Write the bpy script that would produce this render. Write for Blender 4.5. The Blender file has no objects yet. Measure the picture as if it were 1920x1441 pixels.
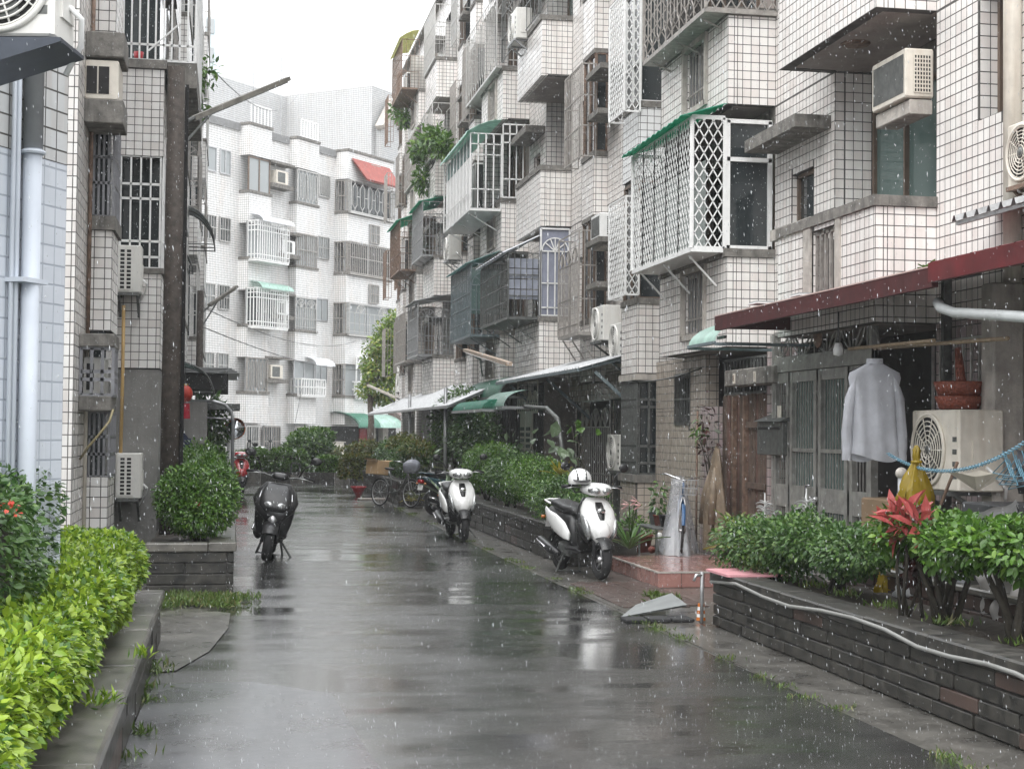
import bpy, bmesh, math, random
import numpy as np
from mathutils import Vector, Matrix, Euler

# ---------------------------------------------------------------- camera
F_PX, CAM_H, IMG_W, IMG_H = 2900.0, 1.65, 1920.0, 1441.0
YAW = math.atan(530 / F_PX)
PITCH = math.atan((808 - 720.5) / F_PX)
ROLL = 0.010
_f0 = Vector((math.sin(YAW), math.cos(YAW), 0))
_r0 = Vector((math.cos(YAW), -math.sin(YAW), 0))
_u0 = Vector((0, 0, 1))
FW = _f0 * math.cos(PITCH) + _u0 * math.sin(PITCH)
_up = _u0 * math.cos(PITCH) - _f0 * math.sin(PITCH)
RT = _r0 * math.cos(ROLL) + _up * math.sin(ROLL)
UP = _up * math.cos(ROLL) - _r0 * math.sin(ROLL)
CAM = Vector((0, 0, CAM_H))

scene = bpy.context.scene
col = scene.collection
cd = bpy.data.cameras.new('camera')
cd.sensor_width = 36.0
cd.lens = F_PX / IMG_W * 36.0
cd.clip_start = 0.1
cd.clip_end = 2000
cam = bpy.data.objects.new('camera', cd)
col.objects.link(cam)
m3 = Matrix((RT, UP, -FW)).transposed()
cam.matrix_world = Matrix.Translation(CAM) @ m3.to_4x4()
scene.camera = cam

# ---------------------------------------------------------------- sky, sun, exposure
world = bpy.data.worlds.new('World')
scene.world = world
world.use_nodes = True
wn = world.node_tree
wn.nodes.clear()
SUN_EL, SUN_AZ = math.radians(50), math.radians(212)   # azimuth clockwise from +Y: behind the camera, a little left
w_out = wn.nodes.new('ShaderNodeOutputWorld')
w_bg = wn.nodes.new('ShaderNodeBackground')
w_sky = wn.nodes.new('ShaderNodeTexSky')
w_sky.sky_type = 'NISHITA'
w_sky.sun_disc = False
w_sky.sun_elevation = SUN_EL
w_sky.sun_rotation = SUN_AZ
w_sky.dust_density = 6.0
w_sky.air_density = 1.0
w_hs = wn.nodes.new('ShaderNodeHueSaturation')
w_hs.inputs['Saturation'].default_value = 0.12
w_mix = wn.nodes.new('ShaderNodeMix')
w_mix.data_type = 'RGBA'
w_mix.inputs['Factor'].default_value = 0.88            # a closed cloud deck evens out the sky
w_tc = wn.nodes.new('ShaderNodeTexCoord')
w_sx = wn.nodes.new('ShaderNodeSeparateXYZ')
wn.links.new(w_tc.outputs['Generated'], w_sx.inputs[0])
w_mr = wn.nodes.new('ShaderNodeMapRange')                # overcast luminance: (1 + 2 sin elevation) / 3
w_mr.inputs[1].default_value, w_mr.inputs[2].default_value = 0.0, 1.0
w_mr.inputs[3].default_value, w_mr.inputs[4].default_value = 0.50, 1.50
wn.links.new(w_sx.outputs[2], w_mr.inputs[0])
w_sc = wn.nodes.new('ShaderNodeVectorMath'); w_sc.operation = 'SCALE'
w_sc.inputs[0].default_value = (11.6, 11.9, 12.2)
wn.links.new(w_mr.outputs[0], w_sc.inputs['Scale'])
wn.links.new(w_sc.outputs[0], w_mix.inputs['B'])
wn.links.new(w_sky.outputs[0], w_hs.inputs['Color'])
wn.links.new(w_hs.outputs[0], w_mix.inputs['A'])
wn.links.new(w_mix.outputs['Result'], w_bg.inputs['Color'])
w_bg.inputs['Strength'].default_value = 0.10
wn.links.new(w_bg.outputs[0], w_out.inputs['Surface'])

sd = bpy.data.lights.new('sun', 'SUN')
sd.energy = 0.8
sd.angle = math.radians(60)
sd.color = (1.0, 0.97, 0.93)
sun = bpy.data.objects.new('sun', sd)
col.objects.link(sun)
_sdir = Vector((math.sin(SUN_AZ) * math.cos(SUN_EL), math.cos(SUN_AZ) * math.cos(SUN_EL), math.sin(SUN_EL)))
sun.rotation_euler = _sdir.to_track_quat('Z', 'Y').to_euler()
sun.location = (0, -5, 30)

scene.view_settings.view_transform = 'Standard'
scene.view_settings.look = 'None'
scene.view_settings.exposure = 1.3
scene.view_settings.gamma = 1.0
scene.view_settings.use_curve_mapping = False
scene.render.engine = 'CYCLES'
scene.cycles.use_denoising = True
scene.cycles.max_bounces = 8
scene.cycles.diffuse_bounces = 4
scene.cycles.glossy_bounces = 4
scene.cycles.transmission_bounces = 6
scene.cycles.transparent_max_bounces = 12
scene.cycles.volume_bounces = 1

# ---------------------------------------------------------------- pixel -> world
def ray(px, py):
    return FW + RT * ((px - 960) / F_PX) + UP * ((720.5 - py) / F_PX)
def W(px, py, X=None, Y=None, Z=None):
    d = ray(px, py)
    k = X / d.x if X is not None else Y / d.y if Y is not None else (Z - CAM_H) / d.z
    return CAM + d * k
def YX(px, X, py=800):           # Y on the street-parallel plane X at picture column px
    return W(px, py, X=X).y
def XY(px, Y, py=800):
    return W(px, py, Y=Y).x
def proj(v):
    v = Vector(v) - CAM
    w = v.dot(FW)
    return 960 + F_PX * v.dot(RT) / w, 720.5 - F_PX * v.dot(UP) / w, w

# ---------------------------------------------------------------- mesh collector
class MB:
    def __init__(s):
        s.v, s.f = [], []
    def add(s, vs, fs):
        n = len(s.v)
        s.v.extend(tuple(p) for p in vs)
        s.f.extend(tuple(i + n for i in f) for f in fs)
        return s
    def box(s, x0, x1, y0, y1, z0, z1):
        if x0 > x1: x0, x1 = x1, x0
        if y0 > y1: y0, y1 = y1, y0
        if z0 > z1: z0, z1 = z1, z0
        return s.add([(x0, y0, z0), (x1, y0, z0), (x1, y1, z0), (x0, y1, z0), (x0, y0, z1), (x1, y0, z1), (x1, y1, z1), (x0, y1, z1)],
                     [(0, 3, 2, 1), (4, 5, 6, 7), (0, 1, 5, 4), (1, 2, 6, 5), (2, 3, 7, 6), (3, 0, 4, 7)])
    def rbox(s, x0, x1, y0, y1, z0, z1, b=0.02, axis='z'):
        """box with four chamfered edges along one axis"""
        if axis == 'z':
            ring = [(x0 + b, y0), (x1 - b, y0), (x1, y0 + b), (x1, y1 - b), (x1 - b, y1), (x0 + b, y1), (x0, y1 - b), (x0, y0 + b)]
            lo, hi, mk = z0, z1, lambda p, h: (p[0], p[1], h)
        elif axis == 'y':
            ring = [(x0 + b, z0), (x0, z0 + b), (x0, z1 - b), (x0 + b, z1), (x1 - b, z1), (x1, z1 - b), (x1, z0 + b), (x1 - b, z0)]
            lo, hi, mk = y0, y1, lambda p, h: (p[0], h, p[1])
        else:
            ring = [(y0 + b, z0), (y1 - b, z0), (y1, z0 + b), (y1, z1 - b), (y1 - b, z1), (y0 + b, z1), (y0, z1 - b), (y0, z0 + b)]
            lo, hi, mk = x0, x1, lambda p, h: (h, p[0], p[1])
        c = b * 0.6
        cx = sum(p[0] for p in ring) / 8; cy = sum(p[1] for p in ring) / 8
        def sh(p):
            dx = c if p[0] < cx else -c
            dy = c if p[1] < cy else -c
            return (p[0] + dx, p[1] + dy)
        rs = [[mk(sh(p), lo) for p in ring], [mk(p, lo + c) for p in ring], [mk(p, hi - c) for p in ring], [mk(sh(p), hi) for p in ring]]
        return s.rings(rs, True)
    def rings(s, rs, caps=True, closed=True):
        n = len(rs[0]); base = len(s.v)
        for r_ in rs: s.v.extend(tuple(p) for p in r_)
        m = n if closed else n - 1
        for i in range(len(rs) - 1):
            for j in range(m):
                a = base + i * n + j; b = base + i * n + (j + 1) % n
                s.f.append((a, b, b + n, a + n))
        if caps:
            s.f.append(tuple(base + j for j in range(n))[::-1])
            s.f.append(tuple(base + (len(rs) - 1) * n + j for j in range(n)))
        return s
    def tube(s, pts, r, n=8, caps=True):
        pts = [Vector(p) for p in pts]
        rr = r if isinstance(r, (list, tuple)) else [r] * len(pts)
        rs = []; prev = None
        for i, p in enumerate(pts):
            t = (pts[min(i + 1, len(pts) - 1)] - pts[max(i - 1, 0)]).normalized()
            if prev is None:
                a = Vector((0, 0, 1)) if abs(t.z) < 0.9 else Vector((1, 0, 0))
                u = t.cross(a).normalized()
            else:
                u = (prev - t * prev.dot(t)).normalized()
            prev = u; w = t.cross(u)
            rs.append([p + (u * math.cos(2 * math.pi * k / n) + w * math.sin(2 * math.pi * k / n)) * rr[i] for k in range(n)])
        return s.rings(rs, caps)
    def bar(s, a, b, w, h=None):
        """rectangular bar from a to b"""
        a, b = Vector(a), Vector(b); h = h or w
        t = (b - a).normalized()
        up = Vector((0, 0, 1)) if abs(t.z) < 0.95 else Vector((0, 1, 0))
        u = t.cross(up).normalized() * (w / 2); v = u.cross(t).normalized() * (h / 2)
        return s.rings([[p + u + v, p - u + v, p - u - v, p + u - v] for p in (a, b)], True)
    def lathe(s, prof, c=(0, 0, 0), n=20, axis='z', caps=False):
        c = Vector(c); rs = []
        for r_, h in prof:
            ring = []
            for k in range(n):
                a = 2 * math.pi * k / n
                p = (r_ * math.cos(a), r_ * math.sin(a), h)
                if axis == 'x': p = (p[2], p[0], p[1])
                elif axis == 'y': p = (p[1], p[2], p[0])
                ring.append(c + Vector(p))
            rs.append(ring)
        return s.rings(rs, caps)
    def torus(s, c, R, r, axis='x', n=28, m=10, squash=1.0):
        c = Vector(c); rs = []
        for i in range(n + 1):
            a = 2 * math.pi * i / n; ring = []
            for j in range(m):
                b = 2 * math.pi * j / m
                q = R + r * math.cos(b); h = r * math.sin(b) * squash
                if axis == 'x': p = (h, q * math.cos(a), q * math.sin(a))
                elif axis == 'y': p = (q * math.cos(a), h, q * math.sin(a))
                else: p = (q * math.cos(a), q * math.sin(a), h)
                ring.append(c + Vector(p))
            rs.append(ring)
        return s.rings(rs, False)
    def prism(s, poly, axis, lo, hi):
        """extrude a 2D polygon along an axis: x -> (y,z), y -> (x,z), z -> (x,y)"""
        mk = {'x': lambda p, h: (h, p[0], p[1]), 'y': lambda p, h: (p[0], h, p[1]), 'z': lambda p, h: (p[0], p[1], h)}[axis]
        return s.rings([[mk(p, lo) for p in poly], [mk(p, hi) for p in poly]], True)
    def sphere(s, c, rx, ry=None, rz=None, n=16, m=10):
        ry = ry or rx; rz = rz or rx; rs = []
        for i in range(m + 1):
            a = math.pi * i / m - math.pi / 2
            rr = max(math.cos(a), 0.02)
            rs.append([(c[0] + rx * rr * math.cos(2 * math.pi * k / n), c[1] + ry * rr * math.sin(2 * math.pi * k / n), c[2] + rz * math.sin(a)) for k in range(n)])
        return s.rings(rs, True)
    def loft(s, secs, n=20, caps=True):
        """secs: (y, z, half width, half height, exponent[, x]) rings in the xz plane"""
        rs = []
        for q in secs:
            y, z, w, h, e = q[:5]; x = q[5] if len(q) > 5 else 0.0
            ring = []
            for k in range(n):
                a = 2 * math.pi * k / n
                ca, sa = math.cos(a), math.sin(a)
                ring.append((x + w * math.copysign(abs(ca) ** (2 / e), ca), y, z + h * math.copysign(abs(sa) ** (2 / e), sa)))
            rs.append(ring)
        return s.rings(rs, caps)
    def loftz(s, secs, n=20, caps=True):
        """secs: (z, y, half width x, half depth y, exponent[, x]) rings in the xy plane"""
        rs = []
        for q in secs:
            z, y, w, h, e = q[:5]; x = q[5] if len(q) > 5 else 0.0
            ring = []
            for k in range(n):
                a = 2 * math.pi * k / n
                ca, sa = math.cos(a), math.sin(a)
                ring.append((x + w * math.copysign(abs(ca) ** (2 / e), ca), y + h * math.copysign(abs(sa) ** (2 / e), sa), z))
            rs.append(ring)
        return s.rings(rs, caps)
    def xf(s, M):
        s.v = [tuple(M @ Vector(p)) for p in s.v]
        return s
    def build(s, name, mat, parent=None, smooth=False, label=None, kind=None, angle=None):
        me = bpy.data.meshes.new(name)
        me.from_pydata(s.v, [], s.f)
        me.materials.append(mat)
        if smooth:
            me.polygons.foreach_set('use_smooth', [True] * len(me.polygons))
            if angle is not None:
                try: me.set_sharp_from_angle(angle=math.radians(angle))
                except Exception: pass
        bm = bmesh.new(); bm.from_mesh(me)
        bmesh.ops.recalc_face_normals(bm, faces=bm.faces)
        bm.to_mesh(me); bm.free()
        me.update()
        o = bpy.data.objects.new(name, me)
        col.objects.link(o)
        put(o, parent)
        if label: o['label'] = label
        if kind: o['kind'] = kind
        return o

def put(o, parent):
    if parent is not None:
        o.parent = parent
        if parent.parent is None and not parent.get('_local'):
            o.matrix_parent_inverse = Matrix.Translation(-Vector(parent.location))

def tag(o, label, cat, group=None):
    o['label'] = label; o['category'] = cat
    if group: o['group'] = group
    return o
def thing(name, label, cat, loc=(0, 0, 0), rot=None, group=None):
    """Empty at the base. With rot given the children are in local coordinates, else in world coordinates."""
    o = bpy.data.objects.new(name, None)
    o.empty_display_size = 0.2
    col.objects.link(o)
    o.location = loc
    if rot is not None:
        o.rotation_euler = rot
        o['_local'] = 1
    return tag(o, label, cat, group)
def struct(mb, name, mat, smooth=False):
    o = mb.build(name, mat, None, smooth)
    o['kind'] = 'structure'
    return o
def solo(mb, name, mat, label, cat, group=None, smooth=False):
    return tag(mb.build(name, mat, None, smooth), label, cat, group)
def copy_tree(o, parent=None):
    c = o.copy(); col.objects.link(c)
    if parent is not None:
        c.parent = parent; c.matrix_parent_inverse = o.matrix_parent_inverse.copy()
    for ch in o.children: copy_tree(ch, c)
    return c
rng = random.Random(7)

# ---------------------------------------------------------------- materials
_mats = {}
class NT:
    def __init__(s, name):
        s.m = bpy.data.materials.new(name); s.m.use_nodes = True
        s.t = s.m.node_tree; s.n = s.t.nodes; s.n.clear()
        s.out = s.n.new('ShaderNodeOutputMaterial')
        s.b = s.n.new('ShaderNodeBsdfPrincipled')
        s.t.links.new(s.b.outputs[0], s.out.inputs[0])
    def __call__(s, kind, **kw):
        nd = s.n.new('ShaderNode' + kind)
        for k, v in kw.items():
            if k.startswith('i_'):
                s.set(nd.inputs[k[2:].replace('_', ' ')], v)
            else: setattr(nd, k, v)
        return nd
    def set(s, sock, v):
        if hasattr(v, 'is_output') or isinstance(v, bpy.types.NodeSocket): s.t.links.new(v, sock)
        else: sock.default_value = v
    def math(s, op, a, b=None, c=None):
        nd = s.n.new('ShaderNodeMath'); nd.operation = op
        s.set(nd.inputs[0], a)
        if b is not None: s.set(nd.inputs[1], b)
        if c is not None: s.set(nd.inputs[2], c)
        return nd.outputs[0]
    def vmath(s, op, a, b=None):
        nd = s.n.new('ShaderNodeVectorMath'); nd.operation = op
        s.set(nd.inputs[0], a)
        if b is not None: s.set(nd.inputs[1], b)
        return nd.outputs[0]
    def mix(s, f, a, b, blend='MIX'):
        nd = s.n.new('ShaderNodeMix'); nd.data_type = 'RGBA'; nd.blend_type = blend
        s.set(nd.inputs['Factor'], f)
        for k, v in (('A', a), ('B', b)):
            if isinstance(v, (tuple, list)): v = tuple(v) + ((1,) if len(v) == 3 else ())
            s.set(nd.inputs[k], v)
        return nd.outputs['Result']
    def ramp(s, f, lo, hi, a=0.0, b=1.0):
        nd = s.n.new('ShaderNodeMapRange'); nd.clamp = True
        s.set(nd.inputs[0], f)
        for i, v in ((1, lo), (2, hi), (3, a), (4, b)): s.set(nd.inputs[i], v)
        return nd.outputs[0]
    def noise(s, vec, scale, detail=3.0, rough=0.55):
        nd = s.n.new('ShaderNodeTexNoise')
        if vec is not None: s.set(nd.inputs['Vector'], vec)
        nd.inputs['Scale'].default_value = scale; nd.inputs['Detail'].default_value = detail
        nd.inputs['Roughness'].default_value = rough
        return nd.outputs['Fac']
    def pos(s): return s.n.new('ShaderNodeNewGeometry').outputs['Position']
    def scaled(s, v, k): return s.vmath('MULTIPLY', v, k)
    def bump(s, h, strength=0.3, dist=0.01):
        nd = s.n.new('ShaderNodeBump'); nd.inputs['Strength'].default_value = strength; nd.inputs['Distance'].default_value = dist
        s.set(nd.inputs['Height'], h)
        s.set(s.b.inputs['Normal'], nd.outputs[0])
    def p(s, **kw):
        for k, v in kw.items():
            k = k.replace('_', ' ')
            if isinstance(v, (tuple, list)) and len(v) == 3: v = tuple(v) + (1,)
            s.set(s.b.inputs[k], v)
        return s

def mat(name, c, rough=0.6, metal=0.0, var=0.12, scale=6.0, bump=0.0, bscale=60.0, streak=0.0, streak_c=None, coat=0.0, alpha=1.0, trans=0.0, world=True, spec=None):
    """plain material with colour variation, optional vertical dirt streaks, relief and a wet coat"""
    if name in _mats: return _mats[name]
    t = NT(name)
    pos = t.pos() if world else t('TexCoord').outputs['Object']
    n = t.noise(pos, scale, 4.0)
    lo = tuple(max(0, x * (1 - var)) for x in c); hi = tuple(min(1, x * (1 + var)) for x in c)
    k = t.mix(t.ramp(n, 0.3, 0.7), lo, hi)
    if streak:
        sn = t.noise(t.scaled(pos, (9, 9, 0.7)), 1.0, 4.0, 0.65)
        k = t.mix(t.math('MULTIPLY', t.ramp(sn, 0.5, 0.75), streak), k, streak_c or tuple(x * 0.3 for x in c))
    t.p(Base_Color=k, Roughness=rough, Metallic=metal)
    t.p(Coat_Weight=coat, Coat_Roughness=0.1, Alpha=alpha, Transmission_Weight=trans)
    if spec is not None: t.p(Specular_IOR_Level=spec)
    if bump: t.bump(t.noise(pos, bscale, 4.0), bump, 0.01)
    _mats[name] = t.m
    return t.m

def tile_material(name, base, tint, grid, grout=(0.075, 0.072, 0.069), size=0.105, joint=0.085, local=False, dirt=0.35, dirt_c=(0.30, 0.27, 0.23), stain=0.0):
    """glazed facade tile; grid=True draws the joints as well (for walls too far away to build the tiles)"""
    if name in _mats: return _mats[name]
    t = NT(name)
    if local:
        pos = t('TexCoord').outputs['Object']
        vt = t.n.new('ShaderNodeVectorTransform'); vt.vector_type = 'NORMAL'; vt.convert_from = 'WORLD'; vt.convert_to = 'OBJECT'
        t.set(vt.inputs[0], t('NewGeometry').outputs['True Normal']); nrm = vt.outputs[0]
    else:
        g = t('NewGeometry'); pos = g.outputs['Position']; nrm = g.outputs['True Normal']
    sp = t('SeparateXYZ'); t.set(sp.inputs[0], pos)
    sn = t('SeparateXYZ'); t.set(sn.inputs[0], nrm)
    fx = t.math('GREATER_THAN', t.math('ABSOLUTE', sn.outputs[0]), 0.5)
    uu = t('Mix'); uu.data_type = 'FLOAT'
    t.set(uu.inputs[0], fx); t.set(uu.inputs[2], sp.outputs[0]); t.set(uu.inputs[3], sp.outputs[1])
    fz = t.math('GREATER_THAN', t.math('ABSOLUTE', sn.outputs[2]), 0.5)
    vv = t('Mix'); vv.data_type = 'FLOAT'
    t.set(vv.inputs[0], fz); t.set(vv.inputs[2], sp.outputs[2]); t.set(vv.inputs[3], sp.outputs[1])
    u = t.math('DIVIDE', uu.outputs[0], size); v = t.math('DIVIDE', vv.outputs[0], size)
    cid = t('CombineXYZ'); t.set(cid.inputs[0], t.math('FLOOR', u)); t.set(cid.inputs[1], t.math('FLOOR', v)); t.set(cid.inputs[2], fx)
    wn_ = t('TexWhiteNoise'); t.set(wn_.inputs['Vector'], cid.outputs[0])
    rnd = wn_.outputs['Value']
    c = t.mix(t.math('POWER', rnd, 1.6), base, tint)
    sn_ = t.noise(t.scaled(pos, (7, 7, 0.55)), 1.0, 5.0, 0.65)
    big = t.noise(pos, 0.45, 3.0)
    d = t.math('MULTIPLY', t.ramp(sn_, 0.42, 0.78), t.ramp(big, 0.35, 0.65, 0.15, 1.0))
    c = t.mix(t.math('MULTIPLY', d, dirt), c, dirt_c)
    if stain:
        st = t.noise(t.scaled(pos, (1.2, 1.2, 0.35)), 1.0, 5.0, 0.6)
        c = t.mix(t.math('MULTIPLY', t.ramp(st, 0.5, 0.72), stain), c, (0.55, 0.36, 0.22))
    rough = t.ramp(rnd, 0, 1, 0.16, 0.34)
    if grid:
        ju = t.math('LESS_THAN', t.math('FRACT', u), joint); jv = t.math('LESS_THAN', t.math('FRACT', v), joint)
        j = t.math('MAXIMUM', ju, jv)
        c = t.mix(j, c, grout)
        rough = t.math('ADD', rough, t.math('MULTIPLY', j, 0.5))
        t.bump(t.math('SUBTRACT', 1.0, j), 0.5, 0.004)
    t.p(Base_Color=c, Roughness=rough, Specular_IOR_Level=0.5)
    _mats[name] = t.m
    return t.m

GROUT = mat('grout', (0.085, 0.081, 0.077), 0.85, var=0.3)
TILE = tile_material('glazed_tile', (0.85, 0.825, 0.795), (0.75, 0.695, 0.665), False, dirt=0.65)
TILE_FAR = tile_material('glazed_tile_wall', (0.85, 0.83, 0.80), (0.76, 0.705, 0.68), True, joint=0.10, dirt=0.65)
TILE_PINK = tile_material('mauve_tile', (0.42, 0.335, 0.345), (0.33, 0.285, 0.255), False, dirt=0.6, dirt_c=(0.15, 0.13, 0.10))
TILE_BEIGE = tile_material('beige_tile', (0.44, 0.385, 0.33), (0.36, 0.31, 0.265), False, dirt=0.5, dirt_c=(0.16, 0.14, 0.11))
TILE_DIM = tile_material('old_tile', (0.74, 0.725, 0.705), (0.62, 0.585, 0.56), False, dirt=0.6)
TILE_LEFT = tile_material('old_tile_wall', (0.74, 0.73, 0.71), (0.60, 0.57, 0.55), True, joint=0.10, dirt=0.5)
TILE_END = tile_material('bright_tile_wall', (0.82, 0.82, 0.815), (0.77, 0.755, 0.74), True, joint=0.13, local=True, grout=(0.16, 0.16, 0.16), dirt=0.35, stain=0.22)
CONC = mat('weathered_concrete', (0.17, 0.16, 0.145), 0.85, var=0.4, scale=9, bump=0.5, bscale=40, streak=0.6, streak_c=(0.035, 0.035, 0.032))
CONC_L = mat('pale_concrete', (0.40, 0.37, 0.335), 0.85, var=0.25, scale=7, bump=0.4, bscale=45, streak=0.45, streak_c=(0.12, 0.11, 0.10))
SOFFIT = mat('soffit_plaster', (0.33, 0.295, 0.275), 0.9, var=0.2, scale=3)
PLASTER = mat('grey_render', (0.215, 0.21, 0.20), 0.85, var=0.14, scale=2.5, bump=0.25, bscale=25, streak=0.4, streak_c=(0.10, 0.10, 0.095))
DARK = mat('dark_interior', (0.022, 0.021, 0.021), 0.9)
ROOM = mat('room_wall', (0.10, 0.095, 0.09), 0.9)
BLUEPAINT = mat('pale_blue_paint', (0.56, 0.60, 0.66), 0.45, var=0.08, scale=3, streak=0.15, streak_c=(0.30, 0.31, 0.32))
WHITE = mat('white_paint', (0.78, 0.78, 0.77), 0.4, var=0.07, scale=8, streak=0.18, streak_c=(0.35, 0.31, 0.26))
CREAM = mat('cream_paint', (0.64, 0.595, 0.52), 0.45, var=0.10, scale=8, streak=0.4, streak_c=(0.30, 0.22, 0.15))
ACWHITE = mat('ac_casing_white', (0.70, 0.69, 0.655), 0.4, var=0.06, scale=5, streak=0.25, streak_c=(0.36, 0.30, 0.22))
STEEL = mat('galvanised_steel', (0.34, 0.345, 0.35), 0.42, 0.55, var=0.2, scale=14, streak=0.25)
STEELD = mat('dark_steel', (0.115, 0.12, 0.115), 0.5, 0.35, var=0.3, scale=14, streak=0.3)
STAINLESS = mat('stainless_bar', (0.50, 0.49, 0.47), 0.35, 0.6, var=0.18, scale=12)
RUSTY = mat('rusty_steel', (0.20, 0.135, 0.10), 0.7, 0.25, var=0.4, scale=14, bump=0.3)
GREYCAGE = mat('weathered_grille', (0.36, 0.335, 0.31), 0.5, 0.3, var=0.25, scale=12, streak=0.4)
BLUESTEEL = mat('blue_grey_steel', (0.16, 0.20, 0.215), 0.5, 0.2, var=0.2, scale=10, streak=0.3)
NAVYSTEEL = mat('navy_sheet_metal', (0.055, 0.065, 0.085), 0.45, 0.2, var=0.2, scale=8)
BLACK = mat('black_plastic', (0.014, 0.014, 0.015), 0.35, var=0.3, scale=20)
RUBBER = mat('rubber', (0.018, 0.018, 0.019), 0.75, var=0.3, scale=30, bump=0.3, bscale=120)
CHROME = mat('chrome', (0.62, 0.62, 0.63), 0.14, 0.95, var=0.05)
ALU = mat('aluminium', (0.48, 0.48, 0.485), 0.35, 0.8, var=0.1)
BRONZE = mat('bronze_frame', (0.17, 0.125, 0.095), 0.45, 0.3, var=0.15)
def glass_mat(name, c, rough=0.06):
    t = NT(name); pos = t.pos()
    t.p(Base_Color=c, Roughness=rough, Specular_IOR_Level=0.7, Metallic=0.0)
    t.bump(t.noise(pos, 2.0, 2.0), 0.05, 0.02)
    _mats[name] = t.m
    return t.m
GLASS = glass_mat('dark_window_glass', (0.028, 0.034, 0.036))
GLASSG = glass_mat('green_window_glass', (0.10, 0.155, 0.145), 0.12)
GLASSM = glass_mat('frosted_window_glass', (0.30, 0.32, 0.325), 0.3)
CURTAIN = mat('curtain', (0.33, 0.29, 0.26), 0.9, var=0.25, scale=4)
def sheet_mat(name, c, tr=0.5, rough=0.35):
    """translucent plastic sheet"""
    t = NT(name); pos = t.pos()
    k = t.mix(t.ramp(t.noise(pos, 5, 4), 0.3, 0.7), tuple(x * 0.8 for x in c), tuple(min(1, x * 1.15) for x in c))
    d = t('BsdfTranslucent'); t.set(d.inputs[0], k)
    t.p(Base_Color=k, Roughness=rough)
    mx = t('MixShader'); mx.inputs[0].default_value = tr
    t.t.links.new(t.b.outputs[0], mx.inputs[1]); t.t.links.new(d.outputs[0], mx.inputs[2])
    t.t.links.new(mx.outputs[0], t.out.inputs[0])
    _mats[name] = t.m
    return t.m
GREENSHEET = sheet_mat('green_fibreglass', (0.05, 0.36, 0.24))
GREENPALE = sheet_mat('pale_green_fibreglass', (0.42, 0.62, 0.54), 0.35)
TEALSHEET = sheet_mat('teal_fibreglass', (0.22, 0.36, 0.35), 0.5)
YELLOWSHEET = sheet_mat('yellowed_fibreglass', (0.55, 0.55, 0.30), 0.5)
WHITESHEET = sheet_mat('white_sheet_roof', (0.70, 0.72, 0.75), 0.2)
GREENAWN = mat('green_awning', (0.025, 0.135, 0.085), 0.5, var=0.2)
REDROOF = mat('red_sheet_roof', (0.105, 0.010, 0.013), 0.42, var=0.35, scale=5, streak=0.6, streak_c=(0.09, 0.02, 0.02))
REDDARK = mat('red_fascia', (0.062, 0.012, 0.013), 0.5, var=0.25, scale=7, streak=0.6, streak_c=(0.03, 0.013, 0.012))
def paint(name, c, rough=0.22):
    return mat(name, c, rough, var=0.03, coat=0.7, world=False)
PEARL = paint('pearl_white_paint', (0.78, 0.78, 0.77))
BLACKPAINT = paint('gloss_black_paint', (0.012, 0.012, 0.013), 0.3)
REDPAINT = paint('gloss_red_paint', (0.36, 0.02, 0.025))
TEALPAINT = paint('dark_teal_paint', (0.035, 0.07, 0.085))
CLEAR = mat('headlamp_glass', (0.36, 0.37, 0.37), 0.12, 0.55, var=0.5, scale=70, coat=0.8, world=False)
AMBER = glass_mat('amber_lens', (0.42, 0.12, 0.012), 0.12)
REDLENS = glass_mat('red_lens', (0.30, 0.008, 0.012), 0.12)
MIRROR = mat('mirror_glass', (0.62, 0.65, 0.67), 0.05, 1.0, var=0.02)
# ================================================================ THE SETTING: ground, road, pavements
def road_material():
    t = NT('wet_asphalt'); pos = t.pos()
    big = t.math('ADD', t.math('MULTIPLY', t.noise(t.scaled(pos, (0.9, 0.5, 1)), 0.55, 3.0, 0.6), 0.55), t.math('MULTIPLY', t.noise(t.scaled(pos, (0.45, 1.9, 1)), 0.9, 4.0, 0.6), 0.45))
    mid = t.noise(pos, 3.5, 4.0)
    grain = t.noise(pos, 85.0, 3.0, 0.7)
    c = t.mix(t.ramp(mid, 0.3, 0.7), (0.020, 0.020, 0.020), (0.046, 0.045, 0.043))
    c = t.mix(t.ramp(grain, 0.55, 0.8), c, (0.085, 0.083, 0.08))
    wet = t.ramp(big, 0.42, 0.56)                                   # 1 = film of standing water
    ripple = t.noise(t.scaled(pos, (0.55, 1.8, 1)), 7.0, 4.0, 0.65)
    drops = t('TexVoronoi'); t.set(drops.inputs['Vector'], pos); drops.inputs['Scale'].default_value = 16.0
    dr = t.ramp(drops.outputs['Distance'], 0.0, 0.22, 1.0, 0.0)
    rough = t.ramp(wet, 0, 1, 0.26, 0.07)
    h = t.math('ADD', t.math('MULTIPLY', grain, t.ramp(wet, 0, 1, 0.40, 0.045)), t.math('MULTIPLY', ripple, 0.13))
    h = t.math('ADD', h, t.math('MULTIPLY', dr, 0.07))
    t.p(Base_Color=c, Roughness=rough, Specular_IOR_Level=0.5, Coat_Weight=t.ramp(wet, 0, 1, 0.45, 0.95), Coat_Roughness=t.ramp(wet, 0, 1, 0.22, 0.05), Coat_IOR=1.33)
    t.bump(h, 0.42, 0.016)
    nd = t.b.inputs['Normal'].links[0].from_node
    t.t.links.new(nd.outputs[0], t.b.inputs['Coat Normal'])
    return t.m
ROAD = road_material()
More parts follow.
